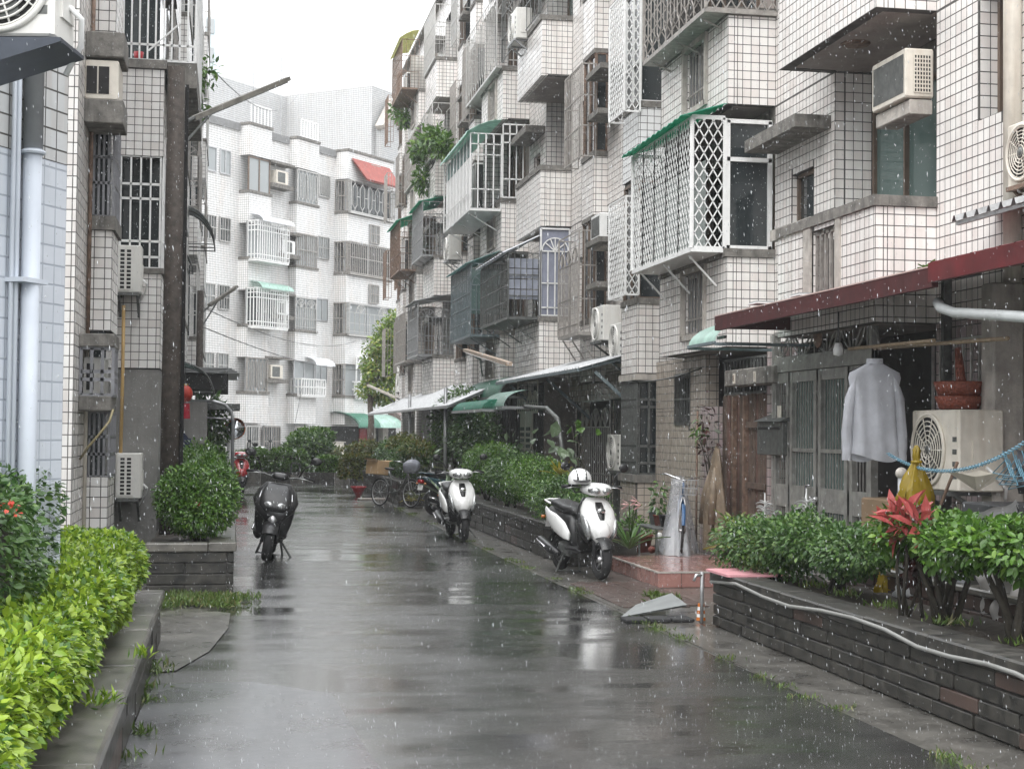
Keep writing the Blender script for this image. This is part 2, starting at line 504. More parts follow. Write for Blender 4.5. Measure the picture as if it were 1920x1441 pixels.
def wet_conc(name, a, b, rough=0.22, coat=0.6, sc=3.0):
    t = NT(name); pos = t.pos()
    n = t.noise(pos, sc, 5.0, 0.65); g = t.noise(pos, 120, 2.0)
    c = t.mix(t.ramp(n, 0.35, 0.65), a, b)
    t.p(Base_Color=c, Roughness=t.ramp(n, 0.3, 0.7, rough, rough + 0.25), Coat_Weight=coat, Coat_Roughness=0.12, Coat_IOR=1.33)
    t.bump(t.math('ADD', g, t.math('MULTIPLY', t.noise(pos, 14, 3.0), 0.8)), 0.25, 0.01)
    return t.m
WETCONC = wet_conc('wet_concrete', (0.055, 0.052, 0.047), (0.125, 0.118, 0.105))
WETDARK = wet_conc('dark_wet_stone', (0.007, 0.007, 0.006), (0.048, 0.044, 0.037), 0.45, 0.18, 9.0)
WETMID = wet_conc('wet_coping', (0.05, 0.048, 0.042), (0.15, 0.14, 0.122), 0.3, 0.5, 4.0)
WETRED = wet_conc('reddish_wet_block', (0.040, 0.026, 0.021), (0.075, 0.046, 0.037), 0.45, 0.2, 5.0)
PINKTILE = wet_conc('wet_pink_tile', (0.27, 0.135, 0.115), (0.36, 0.185, 0.16), 0.12, 0.8, 3.0)
SOIL = mat('wet_soil', (0.04, 0.033, 0.026), 0.8, var=0.4, scale=12, bump=0.8, bscale=30)

g = MB().add([(-150, -40, -0.012), (150, -40, -0.012), (150, 240, -0.012), (-150, 240, -0.012)], [(0, 1, 2, 3)])
struct(g, 'ground', WETCONC)
g = MB()
N = 60
L = [(-0.52, -12), (-0.52, 12.4), (-0.15, 12.9), (0.06, 15.6), (0.10, 24), (0.25, 36), (0.3, 44.0), (-14, 45.5), (-30, 47), (-30, 53), (-4, 51.5), (8, 48.5), (4.6, 43), (3.56, 39), (3.55, 30), (3.52, 20), (3.56, 12), (3.66, 6), (3.7, -12)]
g.add([(x, y, 0.0) for x, y in L], [tuple(range(len(L)))])
road = struct(g, 'road', ROAD)
g = MB().box(3.62, 6.1, -12, 42, -0.03, -0.004)
struct(g, 'pavement', WETCONC)
# older asphalt patch and concrete apron beside the left hedge wall
def patch_sheet(name, pts, z, m):
    g = MB().add([(x, y, z) for x, y in pts], [tuple(range(len(pts)))])
    return struct(g, name, m)
PATCH = wet_conc('patched_asphalt', (0.045, 0.046, 0.05), (0.095, 0.097, 0.105), 0.2, 0.7, 2.0)
pp = [W(x, y, Z=0) for x, y in ((262, 1335), (290, 1284), (470, 1278), (622, 1300), (655, 1352), (690, 1410), (715, 1441), (735, 1500), (190, 1500))]
patch_sheet('road_patch', [(p.x, p.y) for p in pp], 0.004, PATCH)
pp = [W(x, y, Z=0) for x, y in ((288, 1262), (296, 1150), (340, 1142), (432, 1150), (428, 1178), (392, 1222), (330, 1258))]
patch_sheet('concrete_apron', [(p.x, p.y) for p in pp], 0.008, WETCONC)

# ================================================================ FACADES
S = 0.105
JV = {'x': 0.0060, 'y': 0.0046}                 # half joint widths
class Facade:
    """collects wall boxes and glazed tiles of one building"""
    def __init__(s, root, near=True, M=None, grout=None):
        s.root, s.near, s.M, s.grout = root, near, M or Matrix.Identity(4), grout or GROUT
        s.tiles = {}            # material -> list of (corner, u, v)  (world rectangles)
        s.walls = []
    def wall(s, m):
        s.walls.append((MB(), m))
        return s.walls[-1][0]
    def rect_tiles(s, m, plane, c, a0, a1, z0, z1, holes=()):
        L = s.tiles.setdefault(m.name, (m, []))[1]
        i0, i1 = math.floor(a0 / S + 1e-6), math.ceil(a1 / S - 1e-6)
        j0, j1 = math.floor(z0 / S + 1e-6), math.ceil(z1 / S - 1e-6)
        for j in range(j0, j1):
            b0, b1 = max(j * S, z0), min((j + 1) * S, z1)
            if b1 - b0 < 0.025: continue
            for i in range(i0, i1):
                p0, p1 = max(i * S, a0), min((i + 1) * S, a1)
                if p1 - p0 < 0.025: continue
                segs = [(p0, p1, b0, b1)]
                for h in holes:
                    nx = []
                    for (q0, q1, r0, r1) in segs:
                        if q1 <= h[0] or q0 >= h[1] or r1 <= h[2] or r0 >= h[3]:
                            nx.append((q0, q1, r0, r1)); continue
                        if q0 < h[0] - 0.02: nx.append((q0, h[0], r0, r1))
                        elif q1 > h[1] + 0.02: nx.append((h[1], q1, r0, r1))
                        elif r0 < h[2] - 0.02: nx.append((q0, q1, r0, h[2]))
                        elif r1 > h[3] + 0.02: nx.append((q0, q1, h[3], r1))
                    segs = nx
                for (q0, q1, r0, r1) in segs:
                    if q1 - q0 > 0.02 and r1 - r0 > 0.02: L.append((plane, c, q0 + JV[plane[1]], q1 - JV[plane[1]], r0 + 0.0048, r1 - 0.0048))
    def slab(s, x0, x1, y0, y1, z0, z1, m=TILE, faces='xy', holes=(), far=False, hdepth=0.25, farm=None):
        """box wall; holes are (y0,y1,z0,z1) through the street face"""
        if far or not s.near: w = s.wall(farm or TILE_FAR)
        else: w = s.wall(s.grout)
        if not holes:
            w.box(x0, x1, y0, y1, z0, z1)
        else:
            ys = sorted({y0, y1} | {min(max(v, y0), y1) for h in holes for v in h[:2]})
            zs = sorted({z0, z1} | {min(max(v, z0), z1) for h in holes for v in h[2:4]})
            for a, b in zip(ys, ys[1:]):
                for c, d in zip(zs, zs[1:]):
                    if b - a < 1e-4 or d - c < 1e-4: continue
                    if any(h[0] < (a + b) / 2 < h[1] and h[2] < (c + d) / 2 < h[3] for h in holes): continue
                    w.box(x0, x1, a, b, c, d)
        if far or not s.near: return
        if 'x' in faces: s.rect_tiles(m, '-x', x0, y0, y1, z0, z1, holes)
        if 'y' in faces: s.rect_tiles(m, '-y', y0, x0, x1, z0, z1)
        if 'r' in faces: s.rect_tiles(m, '+x', x1, y0, y1, z0, z1, holes)
        for h in holes:
            s.rect_tiles(m, '-y', h[1], x0 + 0.01, x1 - 0.005, h[2], h[3])
    def finish(s, n_single=300):
        for (mb, m) in s.walls:
            mb.build('wall', m, s.root)
        everything = []
        for nm, (m, L) in s.tiles.items():
            for t_ in L:
                pl, c, a0, a1, b0, b1 = t_
                ctr = ((c, (a0 + a1) / 2, (b0 + b1) / 2) if pl[1] == 'x' else ((a0 + a1) / 2, c, (b0 + b1) / 2))
                px, py, w = proj(s.M @ Vector(ctr))
                ins = 5 < px < 1915 and 5 < py < 1436 and w > 1
                d = s.M @ Vector(ctr) - CAM
                nv = s.M.to_3x3() @ Vector((1, 0, 0) if pl[1] == 'x' else (0, 1, 0)); cosv = abs(d.dot(nv)) / d.length
                area = (a1 - a0) * (b1 - b0) * cosv / (w * w) if ins else 0
                everything.append((area, m, t_, ctr))
        everything.sort(key=lambda e: -e[0])
        single, rest = everything[:n_single], everything[n_single:]
        groups = {}
        for e in rest: groups.setdefault(e[1].name, (e[1], []))[1].append(e[2])
        for nm, (m, L) in groups.items():
            V, Fc = tile_arrays(L)
            me = bpy.data.meshes.new('tile_field')
            me.vertices.add(len(V)); me.vertices.foreach_set('co', V.ravel())
            me.loops.add(Fc.size); me.loops.foreach_set('vertex_index', Fc.ravel())
            me.polygons.add(len(Fc)); me.polygons.foreach_set('loop_start', np.arange(0, Fc.size, 4)); 
            me.materials.append(m); me.update(calc_edges=True); me.shade_flat()
            o = bpy.data.objects.new('tile_field', me); col.objects.link(o); put(o, s.root); o['kind'] = 'stuff'
        cache = {}
        for area, m, t_, ctr in single:
            pl, c, a0, a1, b0, b1 = t_
            key = (m.name, pl, round(a1 - a0, 3), round(b1 - b0, 3))
            if key not in cache:
                w_, h_ = (a1 - a0) / 2, (b1 - b0) / 2
                V, Fc = tile_arrays([(pl, 0.0, -w_, w_, -h_, h_)])
                me = bpy.data.meshes.new('tile'); me.from_pydata(V.tolist(), [], Fc.tolist()); me.materials.append(m)
                cache[key] = me
            o = bpy.data.objects.new('tile', cache[key]); col.objects.link(o)
            o.location = ctr; put(o, s.root)
def tile_arrays(L, lift=0.0010, ins=0.0008):
    A = np.array([t_[1:] for t_ in L], dtype=np.float64)
    P = np.array([0 if t_[0][1] == 'x' else 1 for t_ in L]); SG = np.array([-1.0 if t_[0][0] == '-' else 1.0 for t_ in L])
    c, a0, a1, b0, b1 = A.T
    n = len(L)
    V = np.zeros((n, 8, 3))
    for k, (aa, bb) in enumerate(((a0, b0), (a1, b0), (a1, b1), (a0, b1))):
        V[:, k, 2] = bb
        V[:, k, 0] = np.where(P == 0, c, aa); V[:, k, 1] = np.where(P == 0, aa, c)
    for k, (aa, bb) in enumerate(((a0 + ins, b0 + ins), (a1 - ins, b0 + ins), (a1 - ins, b1 - ins), (a0 + ins, b1 - ins))):
        cc = c + SG * lift
        V[:, 4 + k, 2] = bb
        V[:, 4 + k, 0] = np.where(P == 0, cc, aa); V[:, 4 + k, 1] = np.where(P == 0, aa, cc)
    fa = np.array([(4, 5, 6, 7), (0, 1, 5, 4), (1, 2, 6, 5), (2, 3, 7, 6), (3, 0, 4, 7)])
    flip = np.where(((P == 0) & (SG < 0)) | ((P == 1) & (SG > 0)), True, False)
    Fc = np.where(flip[:, None, None], fa[None, :, ::-1], fa[None]) + (np.arange(n) * 8)[:, None, None]
    return V.reshape(-1, 3), Fc.reshape(-1, 4)

# ---------------------------------------------------------------- grilles, windows, cages
def pat_bars(w, h, nv, hs=(0, 1), t=0.016, th=0.022):
    L = [(w * i / nv, 0, w * i / nv, h, t) for i in range(nv + 1)]
    return L + [(0, h * q, w, h * q, th) for q in hs]
def pat_mesh(w, h, p, t=0.012, fr=0.035):
    L = [(0, 0, w, 0, fr), (0, h, w, h, fr), (0, 0, 0, h, fr), (w, 0, w, h, fr)]
    k = -h
    while k < w:                                             # two families of diagonals, 60 degrees
        for sgn in (1, -1):
            a, b = (k, 0.0), (k + h * 0.6, h)
            x0, y0, x1, y1 = a[0], a[1], b[0], b[1]
            if x1 <= 0 or x0 >= w: continue
            if x0 < 0: y0 += (0 - x0) / 0.6; x0 = 0
            if x1 > w: y1 -= (x1 - w) / 0.6; x1 = w
            L.append((x0, y0, x1, y1, t) if sgn > 0 else (w - x0, y0, w - x1, y1, t))
        k += p
    return L
def pat_arch(w, h, nb, na=1, t=0.016, split=0.70):
    """bars below, half wheels above"""
    L = pat_bars(w, h * split, nb, (0, 0.12, 0.5, 1), t)
    L += [(0, h, w, h, t * 1.4), (0, 0, 0, h, t * 1.6), (w, 0, w, h, t * 1.6)]
    aw = w / na; r = min(aw * 0.46, h * (1 - split) * 0.92)
    for a in range(na):
        cx, cy = aw * (a + 0.5), h * split
        pts = [(cx + r * math.cos(q * math.pi / 10), cy + r * math.sin(q * math.pi / 10)) for q in range(11)]
        L += [(p[0], p[1], q[0], q[1], t) for p, q in zip(pts, pts[1:])]
        for q in (2.2, 3.8, 5, 6.2, 7.8):
            L.append((cx, cy, cx + r * math.cos(q * math.pi / 10), cy + r * math.sin(q * math.pi / 10), t * 0.8))
    return L
def pat_fret(w, h, n, t=0.014):
    """tall loops side by side, linked by short pieces"""
    L = [(0, 0, w, 0, t * 1.6), (0, h, w, h, t * 1.6), (0, 0, 0, h, t * 1.5), (w, 0, w, h, t * 1.5)]
    q = w / n
    for i in range(n):
        a, b = q * (i + 0.22), q * (i + 0.78); m_ = (a + b) / 2
        y0, y1 = h * 0.08, h * 0.92
        L += [(a, y0 + q * 0.3, a, y1 - q * 0.3, t), (b, y0 + q * 0.3, b, y1 - q * 0.3, t), (a, y0 + q * .3, m_, y0, t), (m_, y0, b, y0 + q * .3, t), (a, y1 - q * .3, m_, y1, t), (m_, y1, b, y1 - q * .3, t),
              (m_, 0, m_, y0, t), (m_, y1, m_, h, t), (b, h * 0.5, b + q * 0.44 if i < n - 1 else w, h * 0.5, t)]
    return L
def lines_on(mb, plane, c, a, z, L, d=0.014):
    """lay a line pattern on plane '-x' (X=c, u along Y) or '-y' (Y=c, u along X)"""
    for (u0, v0, u1, v1, t) in L:
        p, q = ((c, a + u0, z + v0), (c, a + u1, z + v1)) if plane == 'x' else ((a + u0, c, z + v0), (a + u1, c, z + v1))
        if (Vector(p) - Vector(q)).length < 1e-4: continue
        if abs(u0 - u1) < 1e-6 or abs(v0 - v1) < 1e-6:
            if plane == 'x':
                mb.box(c - d / 2, c + d / 2, min(a + u0, a + u1) - (t / 2 if u0 == u1 else 0), max(a + u0, a + u1) + (t / 2 if u0 == u1 else 0), min(z + v0, z + v1) - (t / 2 if v0 == v1 else 0), max(z + v0, z + v1) + (t / 2 if v0 == v1 else 0))
            else:
                mb.box(min(a + u0, a + u1) - (t / 2 if u0 == u1 else 0), max(a + u0, a + u1) + (t / 2 if u0 == u1 else 0), c - d / 2, c + d / 2, min(z + v0, z + v1) - (t / 2 if v0 == v1 else 0), max(z + v0, z + v1) + (t / 2 if v0 == v1 else 0))
        else:
            mb.bar(p, q, t, d)
    return mb
def window(root, plane, c, a0, a1, z0, z1, frame=ALU, glass=GLASS, n=2, grille=None, gmat=STAINLESS, goff=0.05, curtain=None):
    """sliding window: frame mesh > pane(s), grille"""
    w, h = a1 - a0, z1 - z0
    f = MB()
    fr = [(0, 0.02, w, 0.02, 0.045), (0, h - 0.02, w, h - 0.02, 0.045), (0.02, 0, 0.02, h, 0.045), (w - 0.02, 0, w - 0.02, h, 0.045)]
    fr += [(w * i / n, 0, w * i / n, h, 0.04) for i in range(1, n)]
    lines_on(f, plane, c, a0, z0, fr, 0.05)
    o = f.build('window', frame, root)
    for i in range(n):
        p = MB(); q0, q1 = a0 + w * i / n + 0.02, a0 + w * (i + 1) / n - 0.02
        off = 0.012 + 0.012 * (i % 2)
        if plane == 'x': p.box(c + off, c + off + 0.006, q0, q1, z0 + 0.02, z1 - 0.02)
        else: p.box(q0, q1, c + off, c + off + 0.006, z0 + 0.02, z1 - 0.02)
        p.build('pane', curtain if (curtain and i == 0) else glass, o)
    if grille:
        gm = MB(); lines_on(gm, plane, c - goff, a0, z0, grille, 0.014)
        gm.build('grille', gmat, o)
    return o
def cage(root, x0, x1, y0, y1, z0, z1, front, end, m=STAINLESS, roof=None, floor=True, label=None, name='window_cage', back=True, slope=0.0, roofm=None, over=0.12):
    """projecting balcony cage: front pattern on the street side, end patterns, tray, optional sheet roof"""
    g = MB()
    lines_on(g, 'x', x0, y0, z0, front(y1 - y0, z1 - z0))
    if end is not None:
        lines_on(g, 'y', y0, x0, z0, end(x1 - x0, z1 - z0))
        if back: lines_on(g, 'y', y1, x0, z0, end(x1 - x0, z1 - z0))
    for (a, b) in ((x0, y0), (x0, y1)):
        g.box(a - 0.014, a + 0.014, b - 0.014, b + 0.014, z0, z1)
    o = g.build(name, m, root, label=label)
    if floor:
        t = MB(); t.box(x0 - 0.008, x1, y0 - 0.008, y1 + 0.008, z0 - 0.045, z0 - 0.012)
        for q in range(3):
            yy = y0 + (y1 - y0) * (0.1 + 0.4 * q)
            t.bar((x0 + 0.05, yy, z0 - 0.06), (x1 - 0.01, yy, z0 - 0.42), 0.022)
        t.build('tray', m, o)
    if roof:
        r_ = MB(); n = 24; xs = x0 - over
        pts = []
        for i in range(n + 1):
            yy = y0 - 0.1 + (y1 - y0 + 0.2) * i / n
            pts.append((yy, 0.012 * (1 if i % 2 else -1)))
        if roof == 'curve':
            prof = [(x1, z1 + 0.32), (x1 - (x1 - xs) * 0.35, z1 + 0.28), (x1 - (x1 - xs) * 0.65, z1 + 0.18), (xs + 0.03, z1 + 0.03), (xs, z1 - 0.05)]
        else:
            prof = [(x1, z1 + slope + 0.05), (xs, z1 + 0.0)]
        rs = [[(px_, yy, pz + dz) for (px_, pz) in prof] for yy, dz in pts]
        base = []
        for ring in rs: base.append(ring)
        r_.rings(base, False, closed=False)
        r_.rings([[(p[0], p[1], p[2] - 0.006) for p in ring] for ring in base], False, closed=False)
        r_.build('sheet_roof', roofm or TEALSHEET, o)
    return o
# ================================================================ RIGHT APARTMENT ROW
XW, XO, XR = 6.40, 5.80, 6.85        # main wall, balcony face, back of the loggias
right = thing('apartment_building', 'long white tiled apartment block with caged balconies behind the red canopy', 'building', (6.4, 13, 0))
RF = Facade(right)
ZS = lambda k: 2.68 + 2.9 * (k - 2)
class Pieces:
    """one part per box"""
    def __init__(s, name, m): s.name, s.m, s.L = name, m, []
    def box(s, *a): s.L.append(a)
    def flush(s, root):
        for a in s.L: MB().box(*a).build(s.name, s.m, root)
        s.L = []
CAPS, SOF, CON = Pieces('parapet_cap', CONC), Pieces('soffit', SOFFIT), Pieces('concrete_hood', CONC)
def cap(x0, x1, y0, y1, z, h=0.10, o=0.03):
    CAPS.box(x0 - o, x1 + 0.004, y0 - o, y1, z, z + h)
def module(y0, far, floors=(2, 3, 4, 5), last=False):
    for k in floors:
        zs = ZS(k); zc = zs + 1.17; zn = zs + 2.9
        # -- B: loggia balcony
        b1 = y0 + 2.55
        holes = []
        if k == 2 and not far: holes = [(14.22, 14.86, 2.98, 3.70)]
        RF.slab(XO, XO + 0.12, y0, b1, zs, zc - 0.1, holes=holes, far=far)
        RF.slab(XO + 0.12, XW + 0.002, y0, y0 + 0.12, zs, zc - 0.1, faces='y', far=far and y0 > 30)
        SOF.box(XO + 0.01, XR, y0 + 0.01, b1 - .005, zs + 0.006, zs + 0.14)
        RF.slab(XO + 0.12, XW, b1 - .12, b1, zs, zc - 0.1, faces='', far=far)
        cap(XO, XO + 0.12, y0, b1, zc - 0.1); CAPS.box(XO + 0.126, XW, y0 - 0.03, y0 + 0.13, zc - 0.1, zc - 0.002)
        RF.slab(XW, XW + 0.12, y0 + 2.45, y0 + 4.3, zs, zn, holes=[(y0 + 3.05, y0 + 3.75, zc - 0.25, zc + 0.80)], far=far)
        RF.slab(XW + 0.12, XR, y0 + 2.45, y0 + 2.57, zs, zn, faces='y', far=far)
        # loggia glazing
        window(right, 'x', XR, y0 + 0.02, y0 + 2.43, zs + 0.16, zn - 0.35, frame=BRONZE, glass=GLASS if k % 2 else GLASSG, n=3, curtain=CURTAIN if k != 2 else None)
        CON.box(XR, XR + 0.1, y0, y0 + 2.45, zn - 0.35, zn)
        window(right, 'x', XW + 0.09, y0 + 3.05, y0 + 3.75, zc - 0.25, zc + 0.80, n=1, frame=BRONZE)
        # -- C: boxed balcony with a small barred window in its breast wall
        c0, c1 = y0 + 4.3, y0 + 7.2
        wh = (c0 + 0.85, c0 + 1.75, zs + 0.22, zc - 0.16)
        RF.slab(XO, XO + 0.12, c0, c1, zs, zc - 0.1, holes=[wh], far=far)
        RF.slab(XO + 0.12, XW, c0, c0 + 0.12, zs, zc - 0.1, faces='y', far=far and y0 > 30)
        fm = MB(); lines_on(fm, 'x', XO - 0.012, wh[0], wh[2], [(-0.03, -0.03, .96 - .03, -0.03, 0.07), (-.03, wh[3] - wh[2] + .03, .93, wh[3] - wh[2] + .03, .07), (-.03, -.06, -.03, wh[3] - wh[2] + .06, .07), (.93, -.06, .93, wh[3] - wh[2] + .06, .07)], 0.05)
        fo = fm.build('window_surround', CONC_L, right)
        window(right, 'x', XO + 0.08, wh[0], wh[1], wh[2], wh[3], n=2, frame=ALU, grille=pat_bars(0.9, wh[3] - wh[2], 7, (0, 0.25, 1), 0.012), gmat=GREYCAGE, goff=0.06)
        SOF.box(XO + 0.01, XW + 0.5, c0 + 0.01, c1 + 0.05, zs + 0.006, zs + 0.14)
        cap(XO, XO + 0.12, c0, c1, zc - 0.1); CAPS.box(XO + 0.126, XW, c0 - 0.03, c0 + 0.13, zc - 0.1, zc - 0.002)
        window(right, 'x', XW + 0.05, c0 + 0.1, c1 - 0.1, zs + 0.2, zn - 0.3, frame=BRONZE, n=4, curtain=CURTAIN)
        CON.box(XW, XW + 0.1, c0, c1, zn - 0.3, zn)
        RF.slab(XO + 0.05, XW, c1 - 0.12, c1, zs, zn, faces='', far=far)
        # -- wall C..F with window holes
        d0, d1, f0, f1, e1 = y0 + 8.6, y0 + 9.5, y0 + 12.7, y0 + 13.6, y0 + 15.6
        hs = [(y0 + 10.3, y0 + 11.5, zc - 0.25, zn - 0.65), (y0 + 14.25, y0 + 14.95, zc + 0.0, zc + 1.05)]
        if last: hs, e1 = hs[:1], y0 + 13.6
        RF.slab(XW, XW + 0.12, c1, e1, zs, zn, holes=hs, far=far)
        window(right, 'x', XW + 0.07, *hs[0], n=2, frame=ALU if k % 2 else BRONZE, grille=pat_bars(1.2, hs[0][3] - hs[0][2], 8, (0, .3, .7, 1)), gmat=GREYCAGE, goff=0.1)
        if not last: window(right, 'x', XW + 0.10, *hs[1], n=1, frame=BRONZE)
        # -- D bay window
        zb0, zb1 = zs - 0.17, zc - 0.32
        mm = WHITEBAY if (k == 3 and not far) else TILE
        RF.slab(XO + 0.05, XW, d0, d1, zb0, zb1, m=mm, far=far)
        cap(XO + 0.05, XW, d0, d1, zb1, 0.09, 0.02)
        CON.box(XO + 0.08, XW, d0 + 0.03, d1 - 0.03, zn - 0.24, zn - 0.17)
        gl = MB().box(XO + 0.10, XW, d0 + 0.04, d1 - 0.04, zb1 + 0.09, zn - 0.24); gl.build('bay_glazing', GLASS, right)
        fr = MB()
        lines_on(fr, 'x', XO + 0.085, d0 + 0.03, zb1 + 0.09, pat_bars(d1 - d0 - 0.06, zn - 0.33 - zb1, 2, (0, .35, 1), 0.04, 0.04), 0.03)
        lines_on(fr, 'y', d0 + 0.03, XO + 0.085, zb1 + 0.09, pat_bars(0.5, zn - 0.33 - zb1, 1, (0, .35, 1), 0.04, 0.04), 0.03)
        fr.build('bay_frame', WHITE if k % 2 else BRONZE, right)
        # -- F shallow bay
        RF.slab(XW - 0.25, XW, f0, f1, zb0, zb1, far=far)
        cap(XW - 0.25, XW, f0, f1, zb1, 0.09, 0.02)
        CON.box(XW - 0.25, XW, f0, f1, zn - 0.24, zn - 0.17)
        gl = MB().box(XW - 0.2, XW, f0 + 0.04, f1 - 0.04, zb1 + 0.09, zn - 0.24); gl.build('bay_glazing', GLASS, right)
        fr = MB(); lines_on(fr, 'x', XW - 0.215, f0 + 0.03, zb1 + 0.09, pat_bars(f1 - f0 - 0.06, zn - 0.33 - zb1, 2, (0, 1), 0.05, 0.05), 0.03)
        lines_on(fr, 'y', f0 + 0.03, XW - 0.21, zb1 + 0.09, pat_bars(0.2, zn - 0.33 - zb1, 1, (0, 1), 0.05, 0.05), 0.03)
        fr.build('bay_frame', RUSTY if k == 3 else BRONZE, right)
        # concrete hoods / unit shelves between D and F
        for (a, b, zz) in ((y0 + 11.55, y0 + 12.6, zc + 0.95), (y0 + 11.7, y0 + 12.5, zc + 0.22)):
            CON.box(XW - 0.42, XW - 0.003, a, b, zz, zz + 0.09)
        # shelf over the loggia wall
        CON.box(XW - 0.42, XW - 0.003, y0 + 2.55, y0 + 4.2, zs + 2.30, zs + 2.44)
WHITEBAY = tile_material('overpainted_tile', (0.80, 0.81, 0.81), (0.77, 0.78, 0.78), False, dirt=0.2)
module(13.3, False, (2, 3, 4))
module(28.9, True)
module(44.5, True, last=True)
# near flank (section A of the neighbouring stair): wall, window, ground floor below
for k in (2, 3):
    zs = ZS(k)
    RF.slab(XW, XW + 0.22, 7.0, 13.3, zs, zs + 2.9, holes=[(12.0, 12.48, zs + 1.72, zs + 2.9), (8.2, 9.6, zs + 0.9, zs + 2.3)] if k == 2 else [])
window(right, 'x', XW + 0.20, 12.0, 12.48, 4.40, 5.58, n=1, frame=BRONZE, glass=GLASS)
RF.slab(XW, XW + 0.18, 7.0, 13.3, 0.0, 2.68, m=TILE_PINK)
# body of the block behind the facade
body = MB()
body.box(7.05, 15, 6.9, 58.1, 0, 15.05)
body.box(XW + 0.02, 7.05, 6.9, 58.1, 14.28, 15.1)
body.build('core', ROOM, right)
top = MB().box(XO + 0.4, 15.1, 6.85, 58.2, 15.1, 15.2); top.build('roof', CONC, right)
RF.slab(XW, 15, 58.1, 58.3, 0, 15.1, far=True)
for kk in (14.28,):
    RF.slab(XW, XW + 0.12, 13.3, 58.1, kk, 15.1, far=True)
for q in (CAPS, SOF, CON): q.flush(right)
# stone posts and rail in the gap of the first balcony
for q in ((14.86, 15.06, 2.9, 3.74), (14.10, 14.22, 2.9, 3.77), (14.86, 16.05, 3.742, 3.86)):
    MB().box(XO - 0.02, XO + 0.14, *q).build('balcony_post', CONC_L, right)
rl = MB(); lines_on(rl, 'x', XO + 0.05, 14.22, 2.95, pat_bars(0.64, 0.75, 5, (0, 0.97), 0.035, 0.05), 0.03); rl.build('balcony_rail', GREYCAGE, right)
# ceiling hatch stain under the third-floor balcony: round lamp base
MB().lathe([(0.0, 5.565), (0.14, 5.565), (0.15, 5.575), (0.15, 5.59)], (6.15, 14.6, 0), 20).build('ceiling_lamp', RUSTY, right, True)

# ---------------------------------------------------------------- cages on the right row
B1 = lambda n, hs=(0, .33, .66, 1), t=0.014: (lambda w, h: pat_bars(w, h, max(2, int(round(w / n))), hs, t))
MS = lambda p: (lambda w, h: pat_mesh(w, h, p, .006, .025))
AR = lambda n, na=1: (lambda w, h: pat_arch(w, h, max(3, int(round(w / n))), max(1, int(round(w / na)))))
FR_ = lambda n: (lambda w, h: pat_fret(w, h, max(2, int(round(w / n)))))
def zr(k): return ZS(k) + 1.17, ZS(k) + 2.72
# first module
y0 = 13.3
def meshpanels(w, h):
    L = []
    n = 5
    for i in range(n):
        L += [(a + w * i / n, b, c + w * i / n, d, t) for (a, b, c, d, t) in pat_mesh(w / n, h, 0.11, 0.0055, 0.022)]
    return L
cg = cage(right, 5.38, XO - 0.01, 17.66, 20.4, 3.85, 5.42, meshpanels, lambda w, h: pat_mesh(w, h, 0.115, 0.010, 0.05), WHITE, roof='flat', slope=0.12, roofm=GREENSHEET, label='white diamond mesh cage with translucent green roof', over=0.14)
pn = MB()
for (q0, q1) in ((0.0, 1.06), (1.10, 1.50)):
    pn.box(5.86, 6.34, 17.70, 17.71, 3.87 + q0, 3.87 + q1)
pw = pn.build('end_glazing', GLASS, cg)
fr = MB(); lines_on(fr, 'y', 17.68, 5.80, 3.85, [(0.02, 0, .02, 1.55, .07), (0.56, 0, .56, 1.55, .05), (0, .02, .58, .02, .05), (0, 1.08, .58, 1.08, .05), (0, 1.54, .58, 1.54, .05)], 0.05); fr.build('end_frame', WHITE, cg)
shm = MB().box(5.62, 5.63, 17.9, 20.3, 3.9, 4.95); shm.build('frosted_sheet', sheet_mat('frosted_plastic', (0.50, 0.55, 0.53), 0.4), cg)
cage(right, 5.50, XW, 17.55, 20.35, 6.70, 8.40, lambda w, h: pat_fret(w, h, 9), lambda w, h: pat_mesh(w, h, 0.13, 0.012, 0.03), GREYCAGE, label='weathered grey cage with hanging loops above the mesh cage')
cage(right, 5.62, 5.86, 21.85, 22.75, 6.35, 8.1, MS(0.10), MS(0.10), WHITE, floor=False, label='narrow white mesh window cage')
cage(right, 5.66, 5.86, 21.85, 22.85, 3.66, 5.1, MS(0.10), MS(0.10), WHITE, floor=False)
cage(right, 5.85, XW - 0.25, 25.75, 27.4, 3.35, 5.1, AR(0.10, 0.55), B1(0.09), GREYCAGE, label='dark weathered arch-topped cage beside the stacked air conditioner units')
cage(right, 5.9, XW - 0.25, 25.85, 27.2, 6.4, 8.0, B1(0.12), B1(0.12), GREYCAGE, floor=False)
# second module
y0 = 28.9
k2, t2 = zr(2)
pan = MB().box(XO + 0.0, XW - 0.01, 28.95, 28.96, k2, 5.56)
po_ = pan.build('end_panel', mat('lilac_panel', (0.23, 0.245, 0.31), 0.4, var=0.12, streak=0.3, streak_c=(0.5, 0.5, 0.53)), right, label='lilac balcony end panel with white arched grille')
gg = MB(); lines_on(gg, 'y', 28.92, XO + 0.02, k2 + 0.02, pat_arch(0.56, 1.66, 4, 1, 0.022, 0.74), 0.02); gg.build('arched_grille', WHITE, po_)
c2 = cage(right, 5.20, XO - 0.01, 28.95, 32.2, k2 - 0.02, t2 - 0.35, B1(0.13, (0, .25, .5, .75, 1), 0.012), B1(0.13), STEELD, roof='flat', slope=0.30, roofm=WHITESHEET, label='long dark cage with white sheet roof and blue slats')
sl = MB()
for i in range(4): sl.box(5.22, XO - 0.02, 28.98, 29.0, k2 + 0.32 + i * 0.20, k2 + 0.50 + i * 0.20)
sl.build('blue_slat', mat('blue_grey_slat', (0.27, 0.29, 0.35), 0.5, var=0.15), c2)
